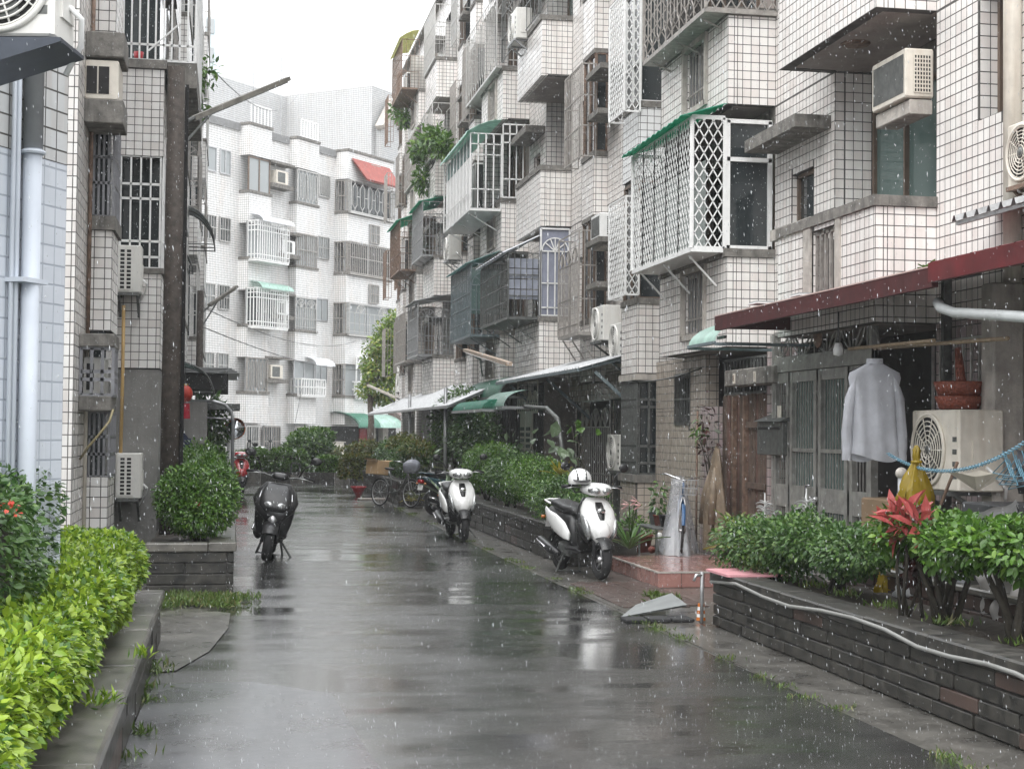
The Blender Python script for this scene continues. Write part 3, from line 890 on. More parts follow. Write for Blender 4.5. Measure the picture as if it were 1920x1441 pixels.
cage(right, 5.15, XO - 0.01, 33.3, 36.3, k2 - 0.1, t2 - 0.1, B1(0.12, (0, .2, .4, .6, .8, 1), 0.012), AR(0.12, 0.6), BLUESTEEL, roof='flat', slope=0.25, roofm=TEALSHEET, label='teal roofed cage with glazed arched end')
MB().box(5.16, XO - 0.02, 33.34, 33.35, k2 + 0.35, t2 - 0.2).build('teal_panel', GLASSG, right)
k3, t3 = zr(3)
cw = cage(right, 5.10, XO - 0.01, 33.25, 37.4, k3 - 0.25, t3 - 0.15, B1(0.5, (0, .22, 1), 0.03), B1(0.17, (0, .26, .72, .86, 1), 0.03), WHITE, roof='curve', roofm=GREENPALE, label='white enclosed balcony cage with pale green curved roof')
pl = MB().box(5.14, 5.15, 33.3, 37.35, k3 - 0.2, t3 - 0.62); pl.build('cladding', WHITE, cw)
pl = MB().box(5.14, 5.15, 33.3, 37.35, t3 - 0.6, t3 - 0.2); pl.build('green_strip', TEALSHEET, cw)
gb = MB(); lines_on(gb, 'y', 33.12, XO, k3, pat_bars(0.6, 1.6, 4, (0, .25, .75, .87, 1), 0.025, .03), 0.02); gb.build('end_grille', WHITE, cw)
k4, t4 = zr(4)
cage(right, 5.65, XW, 33.2, 37.6, k4, t4 + 0.1, FR_(0.33), AR(0.12, 0.6), STAINLESS, label='tall cream cage of hanging loops on the fourth floor')
cage(right, 5.75, XO, 29.0, 33.1, k4 + 0.05, t4, B1(0.4), B1(0.12), STEELD, floor=False)
for yy in (37.5, 41.6):
    for k in (3, 4, 5):
        z0_, z1_ = zr(k)
        cage(right, 5.68 if yy < 40 else 5.95, 5.86 if yy < 40 else 6.15, yy - 0.05, yy + 0.95, z0_ - 0.2, z1_, B1(0.10), B1(0.10), STAINLESS if k % 2 else GREYCAGE, floor=False)
# third module
for (sec, k, x0, m, fr_, en_, roof, rm, lb) in (
        (0, 2, 5.35, STEEL, AR(0.13, 1.0), AR(0.11, 0.6), 'flat', STEEL, 'grey arched balcony cage with a pale blue tub inside'),
        (0, 3, 5.45, STEEL, B1(0.14), AR(0.11, 0.6), 'flat', GREENSHEET, 'grey cage with green strip roof and round-topped end'),
        (0, 4, 5.70, STAINLESS, FR_(0.30), FR_(0.3), None, None, 'balcony grille of interlocking loops overgrown by a shrub'),
        (0, 5, 5.75, STAINLESS, B1(0.12), B1(0.13), None, None, 'open topmost balcony grille of plain bars'),
        (1, 2, 5.45, GREYCAGE, B1(0.14), B1(0.13), None, None, None),
        (1, 3, 5.25, RUSTY, B1(0.14), B1(0.13), 'flat', GREENSHEET, 'rusty brown cage with green strip roof'),
        (1, 4, 5.7, GREYCAGE, B1(0.14), B1(0.13), None, None, None),
        (1, 5, 5.25, RUSTY, B1(0.16), B1(0.13), 'curve', YELLOWSHEET, 'topmost cage under a yellowed curved awning')):
    a = 44.5 + (4.3 if sec else 0.05); b = 44.5 + (7.2 if sec else 4.1)
    z0_, z1_ = zr(k)
    cage(right, x0, XW - 0.005 if not sec else XO, a, b if sec else a + 2.5, z0_, z1_, fr_, en_, m, roof=roof, roofm=rm, slope=0.2, label=lb)
for yy in (53.1, 57.2):
    for k in (2, 3, 4, 5):
        z0_, z1_ = zr(k)
        cage(right, 5.65, 5.86, yy - 0.05, yy + 0.95, z0_ - 0.2, z1_, B1(0.12), B1(0.12), RUSTY if k % 2 else GREYCAGE, floor=False)
# ================================================================ VEGETATION
def leaf_mat(name, a, b, c=None, rough=0.32, tr=0.3):
    if name in _mats: return _mats[name]
    t = NT(name); g = t('NewGeometry')
    r = g.outputs['Random Per Island']
    k = t.mix(t.ramp(r, 0.0, 0.75), a, b)
    if c: k = t.mix(t.math('GREATER_THAN', r, 0.84), k, c)
    k = t.mix(t.ramp(t.noise(g.outputs['Position'], 3.0, 2.0), 0.35, 0.7, 0.0, 0.45), k, tuple(x * 0.55 for x in a))
    t.p(Base_Color=k, Roughness=rough, Specular_IOR_Level=0.45)
    d = t('BsdfTranslucent'); t.set(d.inputs[0], k)
    mx = t('MixShader'); mx.inputs[0].default_value = tr
    t.t.links.new(t.b.outputs[0], mx.inputs[1]); t.t.links.new(d.outputs[0], mx.inputs[2]); t.t.links.new(mx.outputs[0], t.out.inputs[0])
    _mats[name] = t.m
    return t.m
L_BRIGHT = leaf_mat('lime_leaf', (0.13, 0.25, 0.018), (0.34, 0.46, 0.045), (0.07, 0.16, 0.025))
L_DARK = leaf_mat('dark_green_leaf', (0.034, 0.088, 0.022), (0.098, 0.190, 0.046), (0.18, 0.29, 0.08))
L_MID = leaf_mat('mid_green_leaf', (0.045, 0.115, 0.018), (0.115, 0.235, 0.035), (0.17, 0.29, 0.045))
L_OLIVE = leaf_mat('olive_leaf', (0.07, 0.10, 0.02), (0.17, 0.20, 0.045), (0.26, 0.20, 0.05))
L_SAGE = leaf_mat('grey_green_leaf', (0.10, 0.16, 0.08), (0.21, 0.28, 0.17), (0.13, 0.20, 0.08))
L_YELL = leaf_mat('yellow_leaf', (0.28, 0.24, 0.03), (0.42, 0.36, 0.06), (0.16, 0.20, 0.03))
L_RED = leaf_mat('croton_red_leaf', (0.28, 0.025, 0.03), (0.46, 0.11, 0.10), (0.14, 0.04, 0.025))
L_MAROON = leaf_mat('dark_red_leaf', (0.035, 0.014, 0.012), (0.085, 0.028, 0.022), (0.04, 0.06, 0.02))
L_PINK = leaf_mat('pink_petal', (0.62, 0.26, 0.28), (0.75, 0.50, 0.48))
L_REDFL = leaf_mat('red_petal', (0.50, 0.04, 0.03), (0.62, 0.10, 0.06))
L_WHITE = leaf_mat('white_frond', (0.62, 0.63, 0.63), (0.75, 0.75, 0.74))
BARK = mat('bark', (0.075, 0.06, 0.047), 0.85, var=0.35, scale=20, bump=0.7, bscale=40)
TWIG = mat('dark_twig', (0.035, 0.030, 0.022), 0.9, var=0.35, scale=20)
nr = np.random.default_rng(11)
def _norm(a): return a / np.maximum(np.linalg.norm(a, axis=1, keepdims=True), 1e-9)
LEAF_LO = (np.array([(0, 0, 0), (-.5, .45, .06), (0, 1, -.08), (.5, .45, .06)]), [(0, 3, 2, 1)])
LEAF_HI = (np.array([(0, 0, 0), (-.34, .25, .06), (0, .28, 0), (.34, .25, .06), (-.44, .58, .03), (0, .6, -.02), (.44, .58, .03), (0, 1, -.14)]),
           [(0, 2, 1), (0, 3, 2), (1, 2, 5, 4), (2, 3, 6, 5), (4, 5, 7), (5, 6, 7)])
def leaf_frames(P, Nrm, droop=0.25, spread=0.9):
    n = len(P)
    d = _norm(Nrm * 0.8 + nr.normal(size=(n, 3)) * spread * 0.6 + np.array([0, 0, -droop]))
    up = _norm(Nrm * 0.35 + np.array([0, 0, 0.75]) + nr.normal(size=(n, 3)) * 0.35)
    x = _norm(np.cross(d, up)); z = np.cross(x, d)
    return x, d, z
def leaves(root, name, P, Nrm, size, m, aspect=0.5, hi=False, single=0, droop=0.25, spread=0.9, var=0.35, kind='stuff'):
    """joined leaf mesh plus, for the leaves that show largest, objects of their own"""
    P = np.asarray(P, float); Nrm = _norm(np.asarray(Nrm, float)); n = len(P)
    if n == 0: return None
    x, d, z = leaf_frames(P, Nrm, droop, spread)
    sz = size * (1 + var * (nr.random(n) * 2 - 1))
    T, Fc = LEAF_HI if hi else LEAF_LO
    order = np.arange(n)
    if single:
        v = P - np.array(CAM); w = v @ np.array(FW)
        px = 960 + F_PX * (v @ np.array(RT)) / np.maximum(w, .1); py = 720.5 - F_PX * (v @ np.array(UP)) / np.maximum(w, .1)
        face = np.clip(-(Nrm * _norm(v)).sum(1), 0, 1)
        sc = np.where((w > .5) & (px > 0) & (px < 1920) & (py > 0) & (py < 1441), sz / np.maximum(w, .5) * (0.2 + face), 0)
        order = np.argsort(-sc)
        me = bpy.data.meshes.new('leaf')
        me.from_pydata([(a[0] * aspect, a[1], a[2]) for a in T], [], Fc); me.materials.append(m)
        for i in order[:single]:
            o = bpy.data.objects.new('leaf', me); col.objects.link(o)
            M = Matrix(((x[i][0], d[i][0], z[i][0]), (x[i][1], d[i][1], z[i][1]), (x[i][2], d[i][2], z[i][2]))).to_4x4()
            o.matrix_basis = Matrix.Translation(Vector(P[i])) @ M @ Matrix.Scale(float(sz[i]), 4)
            put(o, root)
        order = order[single:]
    P, x, d, z, sz = P[order], x[order], d[order], z[order], sz[order]
    V = P[:, None, :] + sz[:, None, None] * (T[None, :, 0:1] * aspect * x[:, None, :] + T[None, :, 1:2] * d[:, None, :] + T[None, :, 2:3] * z[:, None, :])
    k = len(T); n = len(P)
    me = bpy.data.meshes.new(name)
    if hi or len(Fc) > 1:
        tri = []
        for f in Fc:
            tri.append(f[:3])
            if len(f) == 4: tri.append((f[0], f[2], f[3]))
        fa = np.array(tri)
    else: fa = np.array([(0, 3, 2), (0, 2, 1)])
    A = (fa[None] + (np.arange(n) * k)[:, None, None]).reshape(-1, 3)
    me.vertices.add(n * k); me.vertices.foreach_set('co', V.reshape(-1))
    me.loops.add(A.size); me.loops.foreach_set('vertex_index', A.reshape(-1).astype(np.int32))
    me.polygons.add(len(A)); me.polygons.foreach_set('loop_start', np.arange(0, A.size, 3, dtype=np.int32))
    me.materials.append(m); me.update(calc_edges=True)
    o = bpy.data.objects.new(name, me); col.objects.link(o); put(o, root)
    if kind: o['kind'] = kind
    return o
def lump(P, a=0.05, f=5.0, seed=0.0):
    return a * (np.sin(P[:, 0] * f + seed) * np.sin(P[:, 1] * f * 0.9 + 1.3 + seed) + np.sin(P[:, 2] * f * 1.3 + seed * 2 + P[:, 1] * f * .6) * 0.7 + 0.6 * np.sin(P[:, 1] * f * 2.3 + P[:, 0] * f * 1.9))
def box_points(n, x0, x1, y0, y1, z0, z1, a=0.05, f=5.0, inward=0.05, seed=0.0, faces=(1, 1, 1, 1, 1), rnd=0.12):
    """points over the top and sides of a clipped hedge with a lumpy skin; faces: top,-x,+x,-y,+y"""
    ar = np.array([(x1 - x0) * (y1 - y0), (y1 - y0) * (z1 - z0), (y1 - y0) * (z1 - z0), (x1 - x0) * (z1 - z0), (x1 - x0) * (z1 - z0)]) * np.array(faces)
    which = nr.choice(5, n, p=ar / ar.sum())
    u, v = nr.random(n), nr.random(n)
    P = np.stack([x0 + (x1 - x0) * u, y0 + (y1 - y0) * v, z0 + (z1 - z0) * nr.random(n)], 1)
    N = np.zeros((n, 3))
    for k, (ax, val, sg) in enumerate(((2, z1, 1), (0, x0, -1), (0, x1, 1), (1, y0, -1), (1, y1, 1))):
        s_ = which == k
        P[s_, ax] = val; N[s_, ax] = sg
    c = np.array([(x0 + x1) / 2, (y0 + y1) / 2, (z0 + z1) / 2]); hfx = np.array([(x1 - x0) / 2, (y1 - y0) / 2, (z1 - z0) / 2])
    q = (P - c) / hfx                                        # round the corners
    e = np.clip(np.abs(q) - (1 - rnd / hfx), 0, None) * hfx
    cut = np.linalg.norm(e, axis=1) - rnd
    N = _norm(N * 0.8 + np.sign(q) * e / rnd * 0.6)
    P = P - _norm(np.sign(q) * e + 1e-9) * np.clip(cut, 0, None)[:, None]
    P = P + N * (lump(P, a, f, seed) - nr.exponential(inward, n))[:, None]
    return P, N
def blob_points(n, blobs, a=0.08, f=6.0, shell=0.25, seed=0.0):
    """points in the skin of several ellipsoids (cx,cy,cz,rx,ry,rz)"""
    vol = np.array([b[3] * b[4] + b[4] * b[5] + b[3] * b[5] for b in blobs]); w = nr.choice(len(blobs), n, p=vol / vol.sum())
    B = np.array(blobs)[w]
    d = _norm(nr.normal(size=(n, 3)))
    rr = 1 - shell * nr.random(n) ** 1.5
    P = B[:, :3] + d * B[:, 3:6] * rr[:, None]
    N = _norm(d / B[:, 3:6])
    P = P + N * lump(P, a, f, seed)[:, None]
    return P, N
def branches(root, name, base, tips, r0=0.02, m=TWIG):
    mb = MB()
    for (bx, by, bz), (tx, ty, tz) in zip(base, tips):
        a, b = Vector((bx, by, bz)), Vector((tx, ty, tz))
        mid = a.lerp(b, 0.5) + Vector((rng.uniform(-.06, .06), rng.uniform(-.06, .06), 0.04)) * (b - a).length
        mb.tube([a, mid, b], [r0, r0 * 0.7, r0 * 0.35], 6)
    return mb.build(name, m, root, True)
def hedge(name, label, cat, x0, x1, y0, y1, z0, z1, n, size, m, a=0.05, f=5.0, core=True, hi=False, single=0, aspect=0.5, seed=0.0, group=None, droop=.25, rnd=.12, inward=.05, foot=None):
    r_ = thing(name, label, cat, ((x0 + x1) / 2, (y0 + y1) / 2, z0), None, group)
    P, N = box_points(n, x0, x1, y0, y1, z0, z1, a, f, inward, seed, rnd=rnd)
    leaves(r_, 'foliage', P, N, size, m, aspect, hi, single, droop)
    if core:
        k = 0.13
        c = MB().rbox(x0 + k, x1 - k, y0 + k, y1 - k, z0 + 0.03, z1 - k, 0.06); c.build('light_block_core', TWIG, r_)  # solid dark box added inside the foliage to stop light passing through
    zf = z0 - 0.12 if foot is None else foot
    st = MB()
    ns = max(3, int((y1 - y0) / 0.35))
    for i in range(ns):
        yy = y0 + (y1 - y0) * (i + .5) / ns; xx = (x0 + x1) / 2 + rng.uniform(-.08, .08)
        st.tube([(xx, yy, zf), (xx + rng.uniform(-.05, .05), yy, z0 + 0.15)], 0.014, 5)
    st.build('stem', TWIG, r_)
    return r_
def shrub(name, label, cat, blobs, n, size, m, foot, a=0.06, f=6.0, hi=False, single=0, aspect=0.5, stems=5, r0=0.018, group=None, droop=.25, shell=.35, extra=None, seed=0.):
    cx = sum(b[0] for b in blobs) / len(blobs); cy = sum(b[1] for b in blobs) / len(blobs)
    r_ = thing(name, label, cat, (cx, cy, foot), None, group)
    P, N = blob_points(n, blobs, a, f, shell, seed)
    leaves(r_, 'foliage', P, N, size, m, aspect, hi, single, droop)
    if stems:
        tips = []; bases = []
        for i in range(stems):
            b = blobs[i % len(blobs)]
            bases.append((cx + rng.uniform(-.08, .08), cy + rng.uniform(-.08, .08), foot - 0.03))
            tips.append((b[0] + rng.uniform(-.5, .5) * b[3], b[1] + rng.uniform(-.5, .5) * b[4], b[2] + rng.uniform(-.2, .4) * b[5]))
        branches(r_, 'stem', bases, tips, r0)
    return r_
def rosette(root, c, n, ln, w, m, lift=0.9, curl=0.6, name='leaf', spread=1.0):
    """strap leaves from one point, each an object of its own"""
    for i in range(n):
        a = 2 * math.pi * (i + rng.random() * 0.7) / n; e = lift * rng.uniform(0.35, 1.0); l_ = ln * rng.uniform(0.7, 1.1)
        h = Vector((math.cos(a), math.sin(a), 0)); sd_ = Vector((-math.sin(a), math.cos(a), 0))
        rs = []
        for k in range(6):
            t_ = k / 5; ww = w * math.sin(math.pi * (0.12 + 0.86 * t_)) * 0.5
            el = e * (1 - curl * t_ * 1.2)
            p = Vector(c) + h * (l_ * t_ * math.cos(e) * spread) + Vector((0, 0, l_ * (math.sin(e) * t_ - curl * 0.5 * t_ * t_)))
            rs.append([p - sd_ * ww + Vector((0, 0, 0.01)), p, p + sd_ * ww + Vector((0, 0, 0.01))])
        MB().rings(rs, False, False).build(name, m, root, True)

# ---------------------------------------------------------------- planters built of blocks
def planter(label, x0, x1, y0, y1, h, course, blen, cap_h, m=WETDARK, capm=WETDARK, faces='xy', side=-1, odd=WETRED, inner=0.16, name='planter_wall'):
    """low garden wall: courses of rough blocks on the street face and near end, coping stones, earth inside"""
    r_ = thing(name, label, 'planter', ((x0 + x1) / 2, (y0 + y1) / 2, 0))
    xs = x0 if side < 0 else x1
    nc = max(1, round((h - cap_h) / course)); ch = (h - cap_h) / nc
    cr = MB(); g_ = 0.012
    if side < 0: cr.box(x0 + 0.02, x0 + inner, y0 + 0.02, y1 - 0.02, 0, h - cap_h)
    else: cr.box(x1 - inner, x1 - 0.02, y0 + 0.02, y1 - 0.02, 0, h - cap_h)
    cr.box(x0 + (inner if side < 0 else 0.03), x1 - (inner if side > 0 else 0.03), y0 + 0.02, y0 + 0.14, 0, h - cap_h)
    cr.build('mortar_core', GROUT, r_)
    for c in range(nc):
        yy = y0 - (blen * 0.5 if c % 2 else 0)
        while yy < y1:
            a, b = max(yy, y0), min(yy + blen * rng.uniform(.85, 1.15), y1)
            yy = b if b < y1 else y1
            if b - a > 0.05:
                pr = rng.uniform(0, .012); z0 = c * ch; mm = odd if rng.random() < .05 else m
                xa, xb = (xs - pr, xs + 0.05) if side < 0 else (xs - 0.05, xs + pr)
                MB().rbox(xa, xb, a + g_ / 2, b - g_ / 2, z0 + g_ / 2, z0 + ch - g_ / 2, 0.008, 'x').build('brick', mm, r_)
            if b >= y1: break
    for c in range(nc):                                        # near end
        xx = x0 + 0.055 if side < 0 else x0
        xe = x1 if side < 0 else x1 - 0.055
        q = xx - (blen * 0.5 if c % 2 == 0 else 0)
        while q < xe:
            a, b = max(q, xx), min(q + blen, xe)
            if xe - b < .14: b = xe
            q = b
            if b - a > 0.05: MB().rbox(a + g_ / 2, b - g_ / 2, y0 - rng.uniform(0, .01), y0 + 0.05, c * ch + g_ / 2, (c + 1) * ch - g_ / 2, 0.008, 'y').build('brick', odd if rng.random() < .05 else m, r_)
            if b >= xe: break
    ex0, ex1 = (xs + .245, x1) if side < 0 else (x0, xs - .245)
    if ex1 - ex0 > .1 and name == 'planter_wall': MB().rbox(ex0, ex1, y0 - .03, y0 + .2, h - cap_h, h - .002, .012, 'x').build('coping', capm, r_)
    yy = y0 - 0.03
    while yy < y1:
        b = min(yy + rng.uniform(.7, .95), y1); w_ = 0.24
        xa, xb = (xs - 0.035, xs + w_) if side < 0 else (xs - w_, xs + 0.035)
        dz = rng.uniform(-.004, .004)
        MB().rbox(xa, xb, yy + 0.003, b - 0.003, h - cap_h + dz, h + dz, 0.012, 'y').build('coping', capm, r_)
        yy = b
    s_ = MB(); nx, ny = 8, max(6, int((y1 - y0) * 4)); xa, xb = (xs + 0.23, x1) if side < 0 else (x0, xs - 0.23)
    rs = [[(xa + (xb - xa) * i / nx, y0 + 0.1 + (y1 - y0 - 0.15) * j / ny, h - 0.05 + rng.uniform(-.02, .02)) for i in range(nx + 1)] for j in range(ny + 1)]
    s_.rings(rs, False, False); s_.build('soil', SOIL, r_, True)
    return r_
planter('low dark block garden wall with a grey hose along it, in front of the steel gate', 4.13, 5.05, 6.2, 12.85, 0.465, 0.095, 0.52, 0.09)
planter('dark block garden wall behind the two white scooters', 4.12, 5.0, 18.6, 30.2, 0.46, 0.12, 0.5, 0.08)
planter('dark garden wall beside the parked bicycle', 3.65, 4.6, 33.6, 42.5, 0.55, 0.13, 0.5, 0.08)
planter('garden wall with wide wet coping under the lime hedge', -1.55, -0.5, 2.5, 12.3, 0.40, 0.16, 0.9, 0.07, capm=WETMID, side=1)
planter('block planter with the round bush, beside the utility pole', -0.78, 0.06, 15.6, 24.0, 0.52, 0.12, 0.75, 0.09, side=1, m=WETDARK, capm=WETMID)

# ---------------------------------------------------------------- left planting
hedge('lime_hedge', 'bright lime green clipped hedge on the garden wall beside the pale blue building', 'hedge', -1.32, -0.60, 4.2, 12.0, 0.46, 0.86, 52000, 0.043, L_BRIGHT, a=0.035, f=4.2, hi=True, single=300, aspect=0.62, rnd=.2, inward=.07)
hedge('green_hedge', 'tall dark green hedge with red flowers against the pale blue wall', 'hedge', -1.70, -0.92, 6.2, 8.9, 0.5, 1.40, 13000, 0.042, L_DARK, a=0.06, f=5.0, single=200, hi=True, aspect=0.6, seed=2.0, rnd=.2)
fl = bpy.data.objects['green_hedge']
for (px_, py_, n_, w_) in ((8, 945, 12, .06), (26, 958, 10, .05)):
    c = W(px_, py_, Y=6.4)
    P = np.array(c) + nr.normal(size=(n_, 3)) * np.array([.02, .02, .012])
    leaves(fl, 'flower', P, np.tile([0, -1, .4], (n_, 1)), 0.02, L_REDFL, .8)
shrub('round_bush', 'rounded clipped bush with few orange flowers on the planter beside the utility pole', 'bush', [(XY(372, 16.5), 16.5, .93, .41, .5, .36), (XY(345, 16.4), 16.4, 0.98, .28, .35, .26), (XY(405, 16.6), 16.6, .98, .26, .4, .27), (XY(380, 16.3), 16.3, .76, .30, .4, .24)], 15000, 0.045, L_MID, 0.5, a=0.05, single=150, hi=True, aspect=.5, stems=7, shell=.4)
fl = bpy.data.objects['round_bush']
P = np.array(W(372, 945, Y=16.0)) + nr.normal(size=(14, 3)) * .018; leaves(fl, 'flower', P, np.tile([0, -1, .3], (14, 1)), .028, L_REDFL, .8)
P = np.array(W(375, 887, Y=16.3)) + nr.normal(size=(8, 3)) * .014; leaves(fl, 'flower', P, np.tile([0, -1, .6], (8, 1)), .03, L_WHITE, .8)
shrub('loose_bush', 'loose green bush growing behind the round bush', 'bush', [(-0.36, 20.6, .95, .42, 1.0, .42), (-0.40, 22.8, 1.0, .42, .9, .42)], 8000, 0.06, L_MID, 0.5, single=0, stems=6, seed=1.)
shrub('young_tree', 'thin young tree with drooping leaves below the canopy by the red lantern', 'tree', [(-0.35, 29.0, 1.9, .35, .5, .35), (-0.25, 29.3, 1.55, .3, .4, .25)], 900, 0.13, L_DARK, 0.0, stems=4, shell=.8, aspect=.45, r0=.025, droop=.5)
shrub('street_bush', 'long low bush beside the red scooter', 'bush', [(-0.5, 32, .85, .6, 1.6, .55), (-0.5, 36, .8, .6, 2.2, .5)], 8000, 0.075, L_MID, 0.0, stems=5, seed=3.)
def grass(name, label, pts, n, h, m=L_MID, sp=.12):
    """tufts of weeds along a line"""
    P = []
    for (x, y, z) in pts:
        q = np.array([x, y, z]) + np.stack([nr.normal(size=n) * sp, nr.normal(size=n) * sp, np.zeros(n)], 1); P.append(q)
    P = np.concatenate(P)
    o = leaves(None, name, P, np.tile([0, 0, 1.0], (len(P), 1)) + nr.normal(size=(len(P), 3)) * .35, h, m, .22, droop=0, spread=.5)
    o['label'] = label; o['category'] = 'grass'
    return o
GR = leaf_mat('grass_blade', (0.05, 0.10, 0.016), (0.14, 0.21, 0.045), (0.20, 0.19, 0.08))
grass('grass', 'grass patch at the foot of the planter with the round bush', [W(x, y, Z=0.01) for x, y in ((310, 1128), (340, 1130), (370, 1132), (400, 1130), (425, 1126), (440, 1122), (330, 1120), (300, 1138), (360, 1124), (415, 1136), (385, 1124))], 260, .07, GR, .10)
weed = []
for i in range(64):
    t_ = rng.random(); y_ = 6.5 + 26 * t_
    if 0.5 + 0.5 * math.sin(y_ * 2.1) + 0.35 * math.sin(y_ * 5.3) < 0.35: continue
    weed.append((3.575 + rng.uniform(-.03, .03) + (0.07 if y_ < 9 else 0), y_, 0.0))
grass('weeds', 'thin line of weeds growing in the joint along the road edge past the white scooters', weed, 44, .036, GR, .05)
grass('gutter_weeds', 'weeds at the foot of the lime hedge wall', [(-0.46 + rng.uniform(-.02, .04), yy, 0) for yy in (6.3, 6.9, 7.2, 8.0, 8.6, 9.6, 10.1, 10.7, 11.0)], 40, .06, GR, .06)
grass('wall_weeds', 'weeds at the foot of the wall with the grey hose', [W(x, y, Z=0) for x, y in ((1675, 1290), (1690, 1296), (1240, 1128), (1255, 1122), (1225, 1118))], 70, .07, GR, .05)
grass('planter_weeds', 'small weeds in the soil below the red croton', [(4.45 + rng.uniform(0, .2), yy, 0.44) for yy in (7.0, 7.3, 7.6, 8.4, 9.3, 10.2, 11.0, 11.6)], 60, .06, GR, .07)
# the wider clump of seedlings on the left coping
grass('coping_seedlings', 'seedlings sprouting on the coping of the lime hedge wall', [W(x, y, Z=0.41) for x, y in ((262, 1235), (268, 1230), (205, 1320), (190, 1316), (175, 1322))], 14, .07, L_BRIGHT, .03)

# ---------------------------------------------------------------- right planting, near garden wall
def topiary(name, label, px0, px1, pt, pb, X, n, size, m, foot=0.44, seed=0., single=100, aspect=.6, stems=5, r0=.02):
    a, b = W(px1, (pt + pb) / 2, X=X), W(px0, (pt + pb) / 2, X=X)
    y_ = (a.y + b.y) / 2; zt, zb = W((px0 + px1) / 2, pt, X=X).z, W((px0 + px1) / 2, pb, X=X).z
    hw = abs(b.y - a.y) / 2; hz = (zt - zb) / 2; zc_ = (zt + zb) / 2
    bl = []
    for i in range(6):
        q = -1 + 2 * (i + .5) / 6
        bl.append((X + rng.uniform(-.08, .08), y_ + q * hw * .8, zc_ + rng.uniform(-.12, .12) * hz, .30, hw * .34, hz * rng.uniform(.8, 1.0)))
    return shrub(name, label, 'shrub', bl, n, size, m, foot, a=.04, f=8, hi=True, single=single, aspect=aspect, stems=stems, r0=r0, seed=seed, shell=.5)
topiary('shrub', 'dense dark green shrub at the end of the wall by the pink sheet', 1385, 1500, 960, 1085, 4.55, 5200, .042, L_DARK, seed=1.)
topiary('shrub', 'wide clipped green shrub in front of the steel gate', 1475, 1655, 975, 1075, 4.6, 8000, .042, L_DARK, seed=2., single=150)
topiary('shrub', 'open branching green shrub beside the red croton', 1690, 1840, 958, 1060, 4.6, 4200, .055, L_MID, seed=3., single=150, stems=7, r0=.026)
topiary('shrub', 'light green shrub with forked trunk in front of the grey cloth', 1835, 1985, 968, 1070, 4.6, 4600, .06, L_MID, seed=4., single=150, stems=6, r0=.03)
shrub('sapling', 'thin maroon-leaved sapling standing between the shrubs', 'sapling', [tuple(W(1712, 1045, X=4.55)) + (.14, .14, .18), tuple(W(1700, 1075, X=4.55)) + (.10, .10, .10)], 160, .085, L_MAROON, .44, stems=3, r0=.014, hi=True, droop=.8, shell=.8, single=40)
cr = thing('croton', 'croton with large red and pink leaves', 'plant', (4.42, W(1690, 980, X=4.42).y, 0.44))
c = W(1690, 975, X=4.42)
P, N_ = blob_points(70, [(c.x, c.y, c.z, .10, .13, .12), (c.x + .05, c.y - .16, c.z - .04, .08, .10, .09)], .02, 9, .7)
leaves(cr, 'red_leaves', P, N_ + np.array([0, 0, .7]), .15, L_RED, .36, True, single=55, droop=0., spread=.6)
rosette(cr, (c.x, c.y, c.z - .12), 9, .22, .07, L_MAROON, .4, .8)
branches(cr, 'stem', [(c.x, c.y, .42)] * 3, [(c.x, c.y, c.z), (c.x + .05, c.y + .05, c.z - .05), (c.x, c.y - .05, c.z + .05)], .015)
# yellow-green fern by the platform, bromeliad on the second wall
fn = thing('fern', 'yellow green fern beside the pink sheet on the garden wall', 'plant', (4.6, 13.1, .44))
c = W(1378, 1000, X=4.6); rosette(fn, (c.x, c.y, c.z), 16, .40, .05, L_OLIVE, 1.1, .7); rosette(fn, (c.x, c.y, c.z - .15), 10, .30, .05, L_YELL, .8, .7)
MB().tube([(c.x, c.y, .42), (c.x, c.y, c.z)], .03, 7).build('stem', TWIG, fn)
# second garden wall: three clipped bushes, bromeliad, broad-leaved plant
shrub('shrub', 'light green feathery shrub behind the middle white scooter', 'shrub', [(4.55, 26.6, 1.05, .42, .9, .42), (4.55, 27.7, .95, .4, .7, .4)], 6500, .05, L_MID, .45, seed=5.)
shrub('shrub', 'dark leafy clipped shrub between the two light green ones', 'shrub', [(4.5, 24.6, .9, .42, .9, .38)], 5200, .05, L_DARK, .45, seed=6.)
shrub('shrub', 'light green topped shrub beside the bromeliad', 'shrub', [(4.5, 22.7, .98, .42, .85, .32), (4.5, 21.7, .85, .40, .8, .32)], 7000, .045, L_MID, .45, seed=7.)
shrub('shrub', 'dark undergrowth along the wall behind the helmeted white scooter', 'shrub', [(4.48, 20.6, .75, .36, .9, .30), (4.48, 19.4, .65, .30, .6, .22)], 6000, .045, L_DARK, .45, seed=8.)
br = thing('bromeliad', 'spiky bromeliad with yellow and red strap leaves', 'plant', (4.55, 20.4, .46))
c = W(1050, 893, X=4.55); rosette(br, tuple(c), 20, .34, .045, L_YELL, 1.2, .5); rosette(br, (c.x + .1, c.y - .2, c.z - .04), 16, .32, .045, L_OLIVE, 1.0, .6)
MB().tube([(c.x, c.y, .43), tuple(c)], .05, 7).build('stem', TWIG, br)
def broadleaf(label, c, foot, sz, n, m, hgt):
    r_ = thing('broadleaf_plant', label, 'plant', (c.x, c.y, foot))
    P = np.array(c) + nr.normal(size=(n, 3)) * np.array([.16, .22, hgt])
    leaves(r_, 'leaf_cluster', P, nr.normal(size=(n, 3)) * .6 + np.array([0, -.5, .5]), sz, m, .75, True, single=n - 2, droop=.3)
    branches(r_, 'stem', [(c.x, c.y, foot)] * 4, [tuple(P[i]) for i in range(4)], .014)
broadleaf('tall plant with broad grey green leaves near the steel door', W(1040, 850, X=5.0), .45, .22, 26, L_SAGE, .18)
